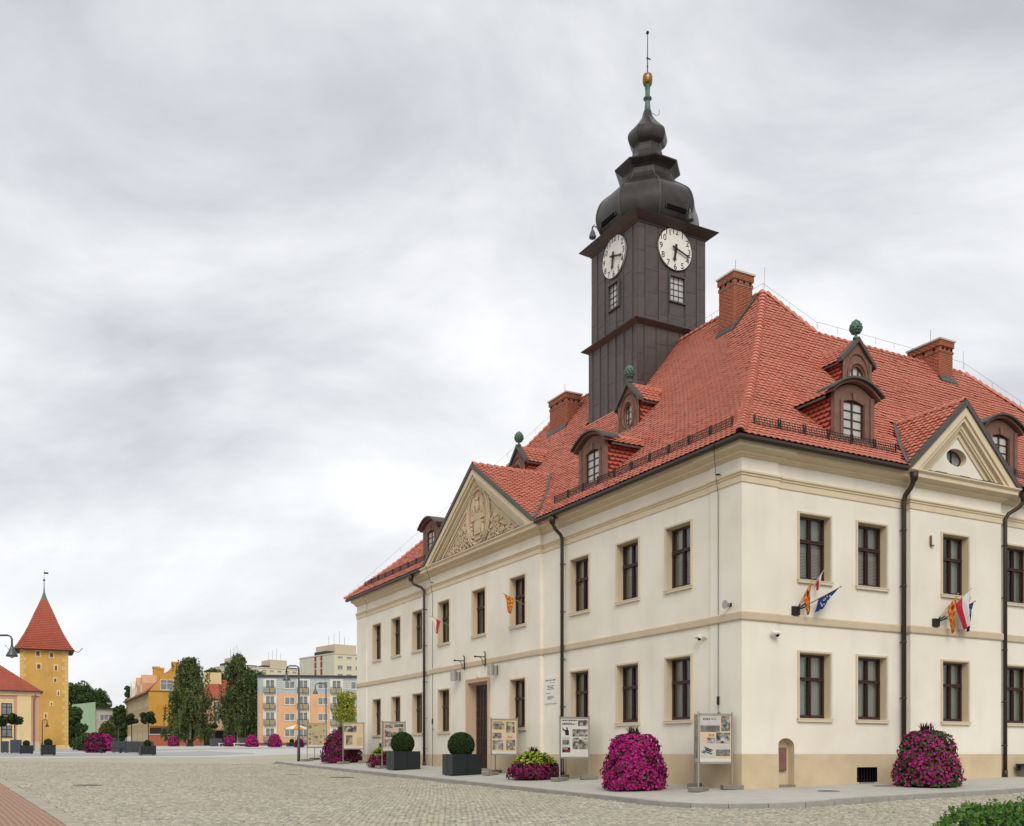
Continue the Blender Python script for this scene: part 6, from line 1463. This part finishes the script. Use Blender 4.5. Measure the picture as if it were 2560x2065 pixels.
for a in ((90, 1639, .42, .62), (124, 1641, .42, .62), (92, 1671, .42, .65), (136.5, 1674, .28, .7), (134.5, 1703, .28, .5), (143.5, 1736, .16, .55), (126.5, 1761, .16, .35), (111.5, 1793, .2, .55)): tw_win(*a)
def spire_roof():
    n = 22; P = []; ov = .72; c = w / 2
    hh = [(0, 1.0), (.06, .90), (.15, .79), (.25, .67), (.40, .52), (.50, .43), (.60, .345), (.75, .205), (.88, .09), (1.0, .012)]; Ht = 8.6
    mb = MB(); rows = int(Ht / .26)
    for r in range(rows):
        f0, f1 = r / rows, (r + 1) / rows; h0, h1 = (c + ov) * interp(f0, hh), (c + ov) * interp(f1, hh)
        for q in range(4):
            a0 = [(-h0, -h0), (h0, -h0), (h0, h0), (-h0, h0)]; a1 = [(-h1, -h1), (h1, -h1), (h1, h1), (-h1, h1)]; g = 1.03
            m = 1 if f0 > .84 else 0
            mb.add([(c + a0[q][0] * g, c + a0[q][1] * g, hT + f0 * Ht), (c + a0[(q + 1) % 4][0] * g, c + a0[(q + 1) % 4][1] * g, hT + f0 * Ht), (c + a1[(q + 1) % 4][0], c + a1[(q + 1) % 4][1], hT + f1 * Ht), (c + a1[q][0], c + a1[q][1], hT + f1 * Ht), (c + a0[(q + 1) % 4][0] * .98, c + a0[(q + 1) % 4][1] * .98, hT + f0 * Ht), (c + a0[q][0] * .98, c + a0[q][1] * .98, hT + f0 * Ht)], [(0, 1, 2, 3), (0, 1, 4, 5)], m)
    r = mb.build('roof', ['f_tile', 'verdigris'], t)
    mb = MB(); mb.lathe([(.12, hT + Ht - .5), (.06, hT + Ht + .4), (.04, hT + Ht + 1.4)], 8, (c, c, 0)); mb.sphere((c, c, hT + Ht + 1.5), .16, 8, 6); mb.tube([(c, c, hT + Ht + 1.5), (c, c, hT + Ht + 3.0)], .025, 4); mb.box(c, c + .55, c - .01, c + .01, hT + Ht + 2.4, hT + Ht + 2.65); mb.build('weather_vane', 'iron', r)
    mb = MB(); mb.box(-ov, w + ov, -ov, w + ov, hT - .12, hT + .02); mb.build('eaves', 'bark', t)
    for sx in (-1, 1):
        mb = MB(); x = c + sx * (c + ov); mb.tube([(x, -.5, hT - .1), (x + sx * .6, -.8, hT - .3), (x + sx * 1.1, -1.0, hT + .3)], .05, 4); mb.build('waterspout', 'lampgrey', t)
spire_roof()

# pink house in front of it
t = thing('pink_house', 'pink and yellow pilastered house with red hipped roof', 'house', ((97 - 1280) / 2488 * 118, 118, zgw(-56, 118)), ANG)
hE = 6.9; Lh = 22
mb = MB(); mb.box(-Lh, 0, 0, 13, -.4, hE); mb.build('wall', 'f_pink', t)
mb = MB(); mb.box(-Lh, .06, -.06, 13.05, -.4, 1.0); mb.build('plinth', 'f_beige', t)
mb = MB(); mb.box(-Lh, .18, -.18, 13.2, hE - .45, hE); mb.build('cornice', 'f_cream', t)
for x in (-1.55, -5.05, -8.6, -12.1): mb = MB(); mb.box(x - .75, x + .75 if x > -2 else x + .55, -.09, 0, 1.0, hE - .45); mb.build('pilaster', 'f_cream', t)
for x in (-3.95, -7.5, -11.0):
    mb = MB(); mb.box(x - .2, x + 1.3, -.05, 0, .9, hE - .9); mb.build('window_bay', 'f_cream', t)
    for z in (4.15, 1.55): fwindow(t, x, z, 1.1, 1.35, -.05, 'iron', 1, True)
mb = MB(); mb.tube([(-.35, -.25, hE - .3), (-.55, -.2, hE - .8), (-.55, -.15, 0)], .07, 6); mb.build('downpipe', 'brown', t)
mb = MB(); ov = .45; rh = 5.2; rows = 24; Dd = 13
for r in range(rows):
    f0, f1 = r / rows, (r + 1) / rows; 
    def rect(f, e=0): k = (6.5 + ov) * f; return [(-Lh - ov, -ov + k - e), (ov - k + e, -ov + k - e), (ov - k + e, Dd + ov - k + e), (-Lh - ov, Dd + ov - k + e)]
    a, b = rect(f0, .05), rect(f1); z0, z1 = hE + rh * f0, hE + rh * f1
    for q in (0, 1, 2): mb.quad((*a[q], z0), (*a[(q + 1) % 4], z0), (*b[(q + 1) % 4], z1), (*b[q], z1))
    c_ = rect(f0, -.03)
    for q in (0, 1): mb.quad((*a[q], z0), (*a[(q + 1) % 4], z0), (*c_[(q + 1) % 4], z0), (*c_[q], z0))
mb.build('roof', 'f_tile', t)
mb = MB(); mb.box(-Lh, ov, -ov - .1, -ov, hE - .02, hE + .1); mb.build('gutter', 'gutter', t)

# green block
t = thing('green_block', 'pale green gabled three-storey block beside the yellow tower', 'apartment block', ((238 - 1280) / 2488 * 262, 262, zgw(-110, 262)), R(45))
mb = MB(); mb.box(0, 24, 0, 14.6, -1, 10.6, 0); mb.box(-.06, 0, -.3, 14.6, -1, 11.0, 1); mb.build('wall', ['f_beige', 'f_green'], t)
mb = MB(); mb.ext([(-.05, -.3, -1), (-.05, 14.8, -1), (-.05, 14.8, 12.2), (-.05, -.3, 12.3)], (-.2, 0, 0)); mb.build('gable_wall', 'f_green', t)
mb = MB(); mb.box(0, 24, -.5, 14.6, 10.6, 10.95); mb.build('roof_slab', 'f_dark', t)
for fl in range(3):
    for k, x in enumerate((1.2, 8.2, 13.5)): fwindow(t, x, 1.6 + fl * 3.0, 4.6 if k == 0 else 2.6, 1.6, 0, 'white', 3 if k == 0 else 1)
    mb = MB(); mb.box(6.8, 12.6, -1.0, 0, 1.0 + fl * 3.0, 1.9 + fl * 3.0); mb.build('balcony', 'f_green', t)

# ochre school
t = thing('ochre_building', 'ochre gabled building with long tan side and red roof', 'building', ((372 - 1280) / 2488 * 200, 200, zgw(-73, 200)), R(27))
w, hE, L, zr = 10.6, 11.2, 42, 17.3
mb = MB(); mb.ext([(0, 0, -1), (w, 0, -1), (w, 0, hE), (6.4, 0, zr - 1.5), (6.0, 0, zr - .9), (4.5, 0, zr - .9), (4.1, 0, zr - 1.5), (0, 0, hE)], (0, .6, 0)); mb.build('gable_wall', 'f_ochre', t)
mb = MB(); mb.box(.02, w - .02, .6, L, -1, hE); mb.build('side_wall', 'f_tan', t)
mb = MB(); mb.box(-.05, w + .05, -.12, .2, hE - .05, hE + .12); mb.box(-.03, w + .03, -.08, .2, 4.1, 4.25); mb.build('string_course', 'brown', t)
mb = MB(); mb.box(-.04, w, -.06, 0, -1, 1.6); mb.build('plinth', 'f_salmon', t)
mb = MB(); mb.quad((-.6, .6, hE - .3), (-.6, L, hE - .3), (w / 2, L, zr - 1), (w / 2, .6, zr - 1)); mb.quad((w + .6, .6, hE - .3), (w + .6, L, hE - .3), (w / 2, L, zr - 1), (w / 2, .6, zr - 1)); mb.build('roof', 'f_tile', t)
mb = MB(); mb.box(-.75, -.45, .4, L, hE - .4, hE - .15); mb.build('gutter', 'brown', t)
for y0, w0, z0, z1 in ((5, 1.3, 15.0, 16.4), (12, 1.3, 15.6, 17.2)): mb = MB(); mb.box(2.4, 3.6, y0, y0 + w0, z0 - 3, z1 - .4); mb.box(2.3, 3.7, y0 - .1, y0 + w0 + .1, z1 - .4, z1); mb.build('chimney', 'f_ochre', t)
mb = MB(); mb.box(4.4, 6.1, -.1, .8, zr - .9, zr); mb.build('gable_crown', 'f_ochre', t)
o = fwindow(t, 2.2, hE + .3, 2.5, 2.1, 0, 'white', 1, True)
for fl, z in enumerate((1.2, 4.9, 8.2)):
    for k in range(16):
        if k % 4 == 3: continue
        fwindow(t, 2.0 + k * 2.4, z, 1.1, 1.9, .02, 'f_beige', 1, face='S')
for y0 in (8, 17, 27): 
    mb = MB(); mb.ext([(-.3, y0, hE - .2), (-.3, y0 + 3.6, hE - .2), (-.3, y0 + 3.6, hE + 2.2), (-.3, y0 + 1.8, hE + 4.0), (-.3, y0, hE + 2.2)], (4, 0, 0)); d = mb.build('dormer', 'f_white' if y0 > 20 else 'f_salmon', t); fwindow(t, y0 + 1.1, hE + .4, 1.4, 1.6, -.3, 'white', 1, face='S')
mb = MB(); mb.box(-.25, -.05, 30, 38, 1.4, 2.6); mb.build('shop_sign', 'f_white', t)
# salmon house behind the birches
t = thing('salmon_house', 'salmon house with red roof seen between the two birches', 'house', ((498 - 1280) / 2488 * 225, 225, zgw(-70, 225)), R(20))
mb = MB(); mb.box(0, 11, 0, 14, -1, 11.0); mb.box(5.5, 11.3, -.3, 0, -1, 12.2); mb.build('wall', 'f_salmon', t)
mb = MB(); mb.ext([(-.5, -.5, 11.0), (11.8, -.5, 11.0), (8, 4, 15.6), (2.5, 4, 15.6)], (0, .1, 0)); mb.ext([(11.8, -.5, 11.0), (11.8, 14, 11.0), (8, 12, 15.6), (8, 4, 15.6)], (0, 0, .1)); mb.build('roof', 'f_tile', t)
mb = MB(); mb.box(1.2, 5.0, 3, 4.5, 13.5, 17.2); mb.build('chimney', 'f_cream', t)
for z in (1.5, 5.2, 8.4): fwindow(t, 3.2, z, 1.3, 1.9, 0, 'white', 1); fwindow(t, 7.4, z, 1.3, 1.9, -.3, 'white', 1)
# low brick wall with stone band, and open shelter
def wz(x, y): return zgw(x, y)
t = thing('brick_wall', 'low red brick wall below the ochre gable', 'wall', ((372 - 1280) / 2488 * 186, 186, wz(-68, 186)), R(4))
mb = MB(); mb.box(0, 9.8, 0, .5, -.5, 2.2); mb.build('brickwork', 'brick', t); mb = MB(); mb.box(-.1, 9.9, -.1, .6, 2.2, 2.35); mb.build('coping', 'capstone', t); mb = MB(); mb.box(0, 9.8, .5, .9, 2.2, 3.6); mb.build('upper_course', 'soil', t)
t = thing('shelter', 'open shelter with a thin flat roof beside the birches', 'shelter', ((500 - 1280) / 2488 * 178, 178, wz(-55, 178)), R(4))
mb = MB(); mb.box(0, 6.2, -.6, 3, 2.7, 2.9); mb.build('roof', 'f_beige', t)
for x in (.1, 2.2, 4.2, 6.0): mb = MB(); mb.box(x, x + .14, 0, .14, 0, 2.7); mb.build('post', 'steel', t)
mb = MB(); mb.box(0, 6.2, 2.6, 2.8, 0, 2.7); mb.build('back_wall', 'bark', t)
# parasol before the apartment block
t = thing('parasol', 'orange and white parasol before the apartment block', 'parasol', ((741 - 1280) / 2488 * 150, 150, wz(-32.5, 150)))
mb = MB(); mb.tube([(0, 0, 0), (0, 0, 3.2)], .06, 6); mb.build('pole', 'white', t)
mb = MB(); n = 8
for k in range(n):
    a0, a1 = 2 * math.pi * k / n, 2 * math.pi * (k + 1) / n; mb.add([(0, 0, 3.3), (1.9 * math.cos(a0), 1.9 * math.sin(a0), 2.7), (1.9 * math.cos(a1), 1.9 * math.sin(a1), 2.7), (1.9 * math.cos(a1), 1.9 * math.sin(a1), 2.5), (1.9 * math.cos(a0), 1.9 * math.sin(a0), 2.5)], [(0, 1, 2), (1, 4, 3, 2)], 0 if k % 2 else 1)
mb.build('canopy', ['f_white', 'orange'], t); mb = MB(); mb.box(-.4, .4, -.4, .4, 0, .15); mb.build('base', 'concrete', t)

# trees ------------------------------------------------------------------------------------
def blobs_crown(cents, n, size, up=.3):
    """leaf quads spread through clumps: cents = (x, y, z, r)"""
    C = np.array(cents); vol = C[:, 3] ** 2.2; k = rng.choice(len(C), n, p=vol / vol.sum())
    d = rng.normal(0, 1, (n, 3)); d /= np.linalg.norm(d, axis=1, keepdims=True); r = C[k, 3] * rng.uniform(.35, 1.0, n) ** .5
    P = C[k, :3] + d * r[:, None] * np.array([1, 1, .85]); d[:, 2] += up
    Q = leaves(P, d, np.full(n, size), 1.1, .8); tint = np.clip(.35 * rng.uniform(0, 1, n) + .5 * rng.uniform(0, 1, len(C))[k], 0, 1); return Q, tint
def tree(name, lab, loc, h, r, trunk, m, n, size, clumps=26, shape='round', group='trees round the square', bark='bark', zc=None):
    t = thing(name, lab, 'tree', loc, 0, group); cents = []; ch = h - trunk
    for _ in range(clumps):
        a, q, f = random.uniform(0, 6.28), random.uniform(0, 1) ** .5, random.uniform(.05, .95)
        pr = (math.sin(math.pi * min(1, max(0, f * .92 + .06))) ** .6 if shape == 'round' else (1 - f) ** .7 * .95 + .1)
        cents.append((q * r * pr * .8 * math.cos(a), q * r * pr * .8 * math.sin(a), trunk + f * ch, r * random.uniform(.28, .50)))
    cents += [(0, 0, trunk + ch * f, r * .55) for f in (.25, .45, .65, .8)]
    Q, tn = blobs_crown(cents, int(n * 1.25), size); leafobj('crown', Q, m, t, tn)
    mb = MB(); mb.tube([(0, 0, -.2), (random.uniform(-.02, .02) * h, 0, trunk), (0, 0, trunk + ch * .7)], h * .018 + .02, 7, 0, h * .005 + .01)
    for k in range(6): c = cents[k]; mb.tube([(0, 0, trunk + ch * .1 * k * .6), (c[0] * .5, c[1] * .5, (c[2] + trunk) / 2), c[:3]], h * .006 + .01, 5, 0, .01)
    mb.build('trunk', bark, t); return t
def birch(lab, loc, h, r, n, spread):
    t = thing('birch_tree', lab, 'tree', loc, 0, 'weeping birches'); S = []; nb = 150; mb = MB()
    mb.tube([(0, 0, -.3), (.1, 0, h * .3), (-.1, .1, h * .65), (.1, 0, h * .97)], h * .018, 7, 0, .03)
    for b in range(nb):
        f = random.uniform(.14, .97) ; a = random.uniform(0, 6.28); env = r * (1.0 - max(0, f - .25) / .78) ** .6 * min(1, .72 + f * .9) * (1 + .16 * math.sin(a * 3 + f * 7 + h) + .10 * math.sin(a * 5 - f * 11))
        L = env * random.uniform(.55, 1.05); z0 = f * h; tipz = z0 + .12 * L; ex, ey = L * math.cos(a), L * math.sin(a)
        if b % 5 == 0: mb.tube([(0, 0, z0 - .1 * L), (ex * .5, ey * .5, z0 + .15 * L), (ex, ey, tipz)], .05, 4, 0, .015)
        for s_ in range(5):
            q = random.uniform(.35, 1.0); sx, sy, sz = ex * q + random.gauss(0, .2), ey * q + random.gauss(0, .2), z0 + .15 * L * q; dl = min(random.uniform(.10, .26) * h * spread, sz - random.uniform(.4, 1.6))
            for k in range(int(n / nb / 5)): v = random.uniform(0, 1); S.append((sx + random.gauss(0, .10), sy + random.gauss(0, .10), sz - dl * v))
    S = np.array(S); Nn = np.stack([S[:, 0], S[:, 1], np.full(len(S), .4)], 1); Nn /= np.linalg.norm(Nn, axis=1, keepdims=True) + 1e-6
    rr = np.hypot(S[:, 0], S[:, 1]) / r; Q = leaves(S, Nn, np.full(len(S), .24), 1.7, .8, droop=2.2); tn = np.clip(.6 * rng.uniform(0, 1, len(S)) + .3 * (np.sin(S[:, 0] * 2.3 + S[:, 2]) * np.sin(S[:, 1] * 2.1 - S[:, 2] * .7)), 0, 1)
    C = []
    for k in range(46):
        f = random.uniform(.18, .95); a = random.uniform(0, 6.28); e_ = r * .62 * (1.0 - max(0, f - .25) / .78) ** .6 * random.uniform(.2, 1); C.append((e_ * math.cos(a), e_ * math.sin(a), f * h, random.uniform(.6, 1.25) * (1.15 - f * .6)))
    Q2, t2 = blobs_crown(C, 3500, .26); Q = np.concatenate([Q, Q2]); tn = np.concatenate([tn, t2 * .8])
    leafobj('crown', Q, 'birchleaf', t, tn); mb.build('trunk', 'birchbark', t)
def at(px, Y): return ((px - 1280) / 2488 * Y, Y, zgw((px - 1280) / 2488 * Y, Y))
birch('weeping birch standing before the ochre gable', at(474, 166), 15.2, 5.6, 20000, 1.0)
birch('weeping birch with bare pale twigs at the top, beside the apartment block', at(595, 176), 16.8, 5.0, 15000, .9)
tree('leafy_tree', 'dark leafy tree filling the gap between birch and apartment block', at(632, 205), 16.5, 4.6, 1.2, 'treeleaf', 7000, .42, 40)
tree('leafy_tree', 'green leafy tree behind the salmon house roof', at(538, 262), 19.8, 5.5, 6, 'treeleaf', 7000, .6, 40)
tree('leafy_tree', 'green leafy tree behind the birch with pale twigs', at(580, 280), 18.5, 6.0, 5, 'treeleaf', 5000, .6, 34)
tree('leafy_tree', 'dark tree between the yellow tower and the green gable', at(186, 185), 7.6, 2.0, .3, 'treeleaf', 7000, .36, 44)
tree('leafy_tree', 'tall dark tree behind the yellow tower', at(180, 300), 20.5, 3.8, 1, 'treeleaf', 6000, .5, 44)
tree('leafy_tree', 'round tree top showing above the green gable', at(212, 330), 21.5, 5.6, 8, 'treeleaf', 5000, .6, 26)
tree('leafy_tree', 'wide tree top showing above the flat roof of the green block', at(244, 335), 20.5, 4.8, 8, 'treeleaf', 5000, .6, 26)
tree('leafy_tree', 'tall tree between the green block and the ochre building', at(322, 265), 17.0, 2.0, 4, 'treeleaf', 5000, .5, 26)
tree('leafy_tree', 'dark tree at the foot of the ochre building side', at(299, 235), 11.0, 2.0, .6, 'treeleaf', 5000, .42, 26)
tree('leafy_shrub', 'round olive green shrub before the green block', at(266, 118), 3.3, 1.35, .25, 'olive', 4500, .16, 26, group='shrubs on the square')
tree('young_tree', 'young yellow-green tree at the far end of the town hall', at(868, 112), 6.2, 1.75, 1.9, 'yellowleaf', 3200, .20, 22, group='young trees')
tree('low_shrub', 'low dark bushes beside the small grey planter', at(208, 116), 1.5, 1.1, .1, 'treeleaf', 1800, .16, 14, group='shrubs on the square')
tree('low_shrub', 'green bush behind the maroon petunias', at(220, 114), 1.9, 1.2, .1, 'treeleaf', 1800, .16, 14, group='shrubs on the square')
def ball_tree(lab, px, Y, ytop, ybot, wpx, pot=True):
    x, y, z = at(px, Y); s = Y / 2488; zc = (1887 - (ytop + ybot) / 2) * s - z; r = wpx * s / 2; hz = (ybot - ytop) * s / 2
    t = thing('ball_tree', lab, 'tree', (x, y, z), 0, 'ball-headed trees in planters'); C = [(r * .62 * math.cos(a) * q, r * .62 * math.sin(a) * q, zc + hz * random.uniform(-.5, .55), r * random.uniform(.34, .46)) for a, q in [(random.uniform(0, 6.28), random.uniform(.2, 1)) for _ in range(18)]]
    Q, tn = blobs_crown(C, 2600, .15); leafobj('crown', Q, 'balleaf', t, tn); mb = MB(); mb.tube([(0, 0, .1), (0, 0, zc)], .05, 6); mb.build('trunk', 'bark', t)
ball_tree('ball-headed tree over the tall grey planters, before the pink house window', 37, 92, 1780, 1815, 44)
ball_tree('ball-headed tree cut by the picture edge before the pink house', 3, 90, 1787, 1818, 36)
ball_tree('ball-headed tree behind the grey planter row, nearest the olive shrub', 296, 100, 1784, 1818, 30)
ball_tree('middle ball-headed tree of the grey planter row', 329, 97, 1782, 1815, 35)
ball_tree('ball-headed tree behind the grey planter row, before the ochre gable', 371, 95, 1778, 1812, 43)
ball_tree('small ball-headed tree before the green gable wall', 190, 140, 1815, 1833, 22)
ball_tree('ball-headed tree before the dark tree beside the apartment block', 613, 150, 1796, 1818, 31)
ball_tree('small ball-headed tree before the salmon house', 537, 160, 1805, 1823, 24)
# planters and petunias on the square
def far_pot(lab, px0, px1, Y, yt, yb, m='potg', ball=None, balllab=None, name='planter', grp='planters on the square'):
    s = Y / 2488; x, y, z = at(px0, Y); h = (yb - yt) * s; w_ = (px1 - px0) * s; cw = w_ / (math.cos(ANG) + math.sin(ANG) * .55)
    box_pot(name, lab, 'planter', (x + .3 * cw, y - .2, z), ANG, cw, cw, h, m, grp)
    if ball: box_ball(balllab, (x + w_ * .5, y + cw * .35, z + h + ball * .30), ball / .53 * .5, BALLF, 'box balls on the square')
far_pot('dark planter before the yellow tower, holding a box ball', 96, 134, 76, 1862, 1889, 'pot', .56, 'box ball in the dark planter before the yellow tower')
far_pot('dark planter beside the tall grey planters, holding a box ball', 43, 78, 84, 1861, 1883, 'pot', .52, 'box ball in the dark planter beside the tall grey planters')
far_pot('dark planter before the grey planter row, holding a box ball', 343, 385, 78, 1862, 1886, 'pot', .56, 'box ball in the dark planter before the grey planter row')
far_pot('small grey planter before the dark tree by the yellow tower', 178, 202, 118, 1860, 1871, 'potg', .6, 'box ball in the small grey planter by the yellow tower')
far_pot('dark planter before the apartment block, holding a box ball', 716, 740, 138, 1852, 1863, 'pot', .6, 'box ball in the dark planter before the apartment block')
far_pot('dark grey planter with a box ball at the birch foot', 464, 482, 150, 1857, 1866, 'pot', .7, 'box ball in the planter at the birch foot')
far_pot('tall grey planter under a ball-headed tree, cut by the picture edge', 0, 20, 90, 1847, 1877)
far_pot('tall grey planter under a ball-headed tree, next to the box ball', 21, 50, 88, 1846, 1880)
for k in range(3): far_pot(('first', 'second', 'third')[k] + ' tall grey planter of the row, counted from the petunias', 275 + 34 * k, 312 + 34 * k, 96 - k * 1.5, 1846, 1875)
far_pot('grey box planter between two benches', 523, 552, 150, 1846, 1866); far_pot('grey box planter between two petunia mounds', 598, 618, 150, 1843, 1864)
FARP = [(.85, .03), (.95, .3), (.85, .9), (.68, 1.4), (.45, 1.75), (.1, 1.9)]
for px, Y, m, lab, sc_ in ((238, 96, 'petal_d', 'maroon petunia mound beside the olive shrub', 1.0), (262, 108, 'petal', 'magenta petunia mound behind the maroon one', 1.0), (434, 160, 'petal', 'magenta petunias before the low brick wall', .85), (574, 146, 'petal', 'magenta petunia mound between the benches', .85), (630, 138, 'petal', 'magenta petunia mound at the apartment block corner', .9), (687, 132, 'petal', 'magenta petunia mound before the first window column of the apartment block', .9), (748, 128, 'petal_d', 'low dark petunias behind the street lamp', .6)):
    o = petunia(lab, at(px, Y), [(a, b) for a, b in FARP], 620, 120, .20, m, top=None, group='petunia mounds on the square', leafmix=0); o.scale = (sc_,) * 3
def bench(lab, px, Y, m='f_white'):
    x, y, z = at(px, Y); t = thing('bench', lab, 'bench', (x, y, z), R(10), 'benches on the square')
    mb = MB(); mb.box(0, 2.0, 0, .6, .42, .5); mb.build('seat', m, t)
    for xx in (.1, 1.8): mb = MB(); mb.ext([(xx, 0, 0), (xx + .1, 0, 0), (xx + .1, .0, .42), (xx, 0, .42)], (0, .6, 0)); mb.build('leg', m, t)
bench('dark low bench before the maroon petunias', 247, 92, 'pot'); bench('pale bench in front of the grey box planter', 545, 146); bench('pale bench beside the second grey box planter', 583, 144)
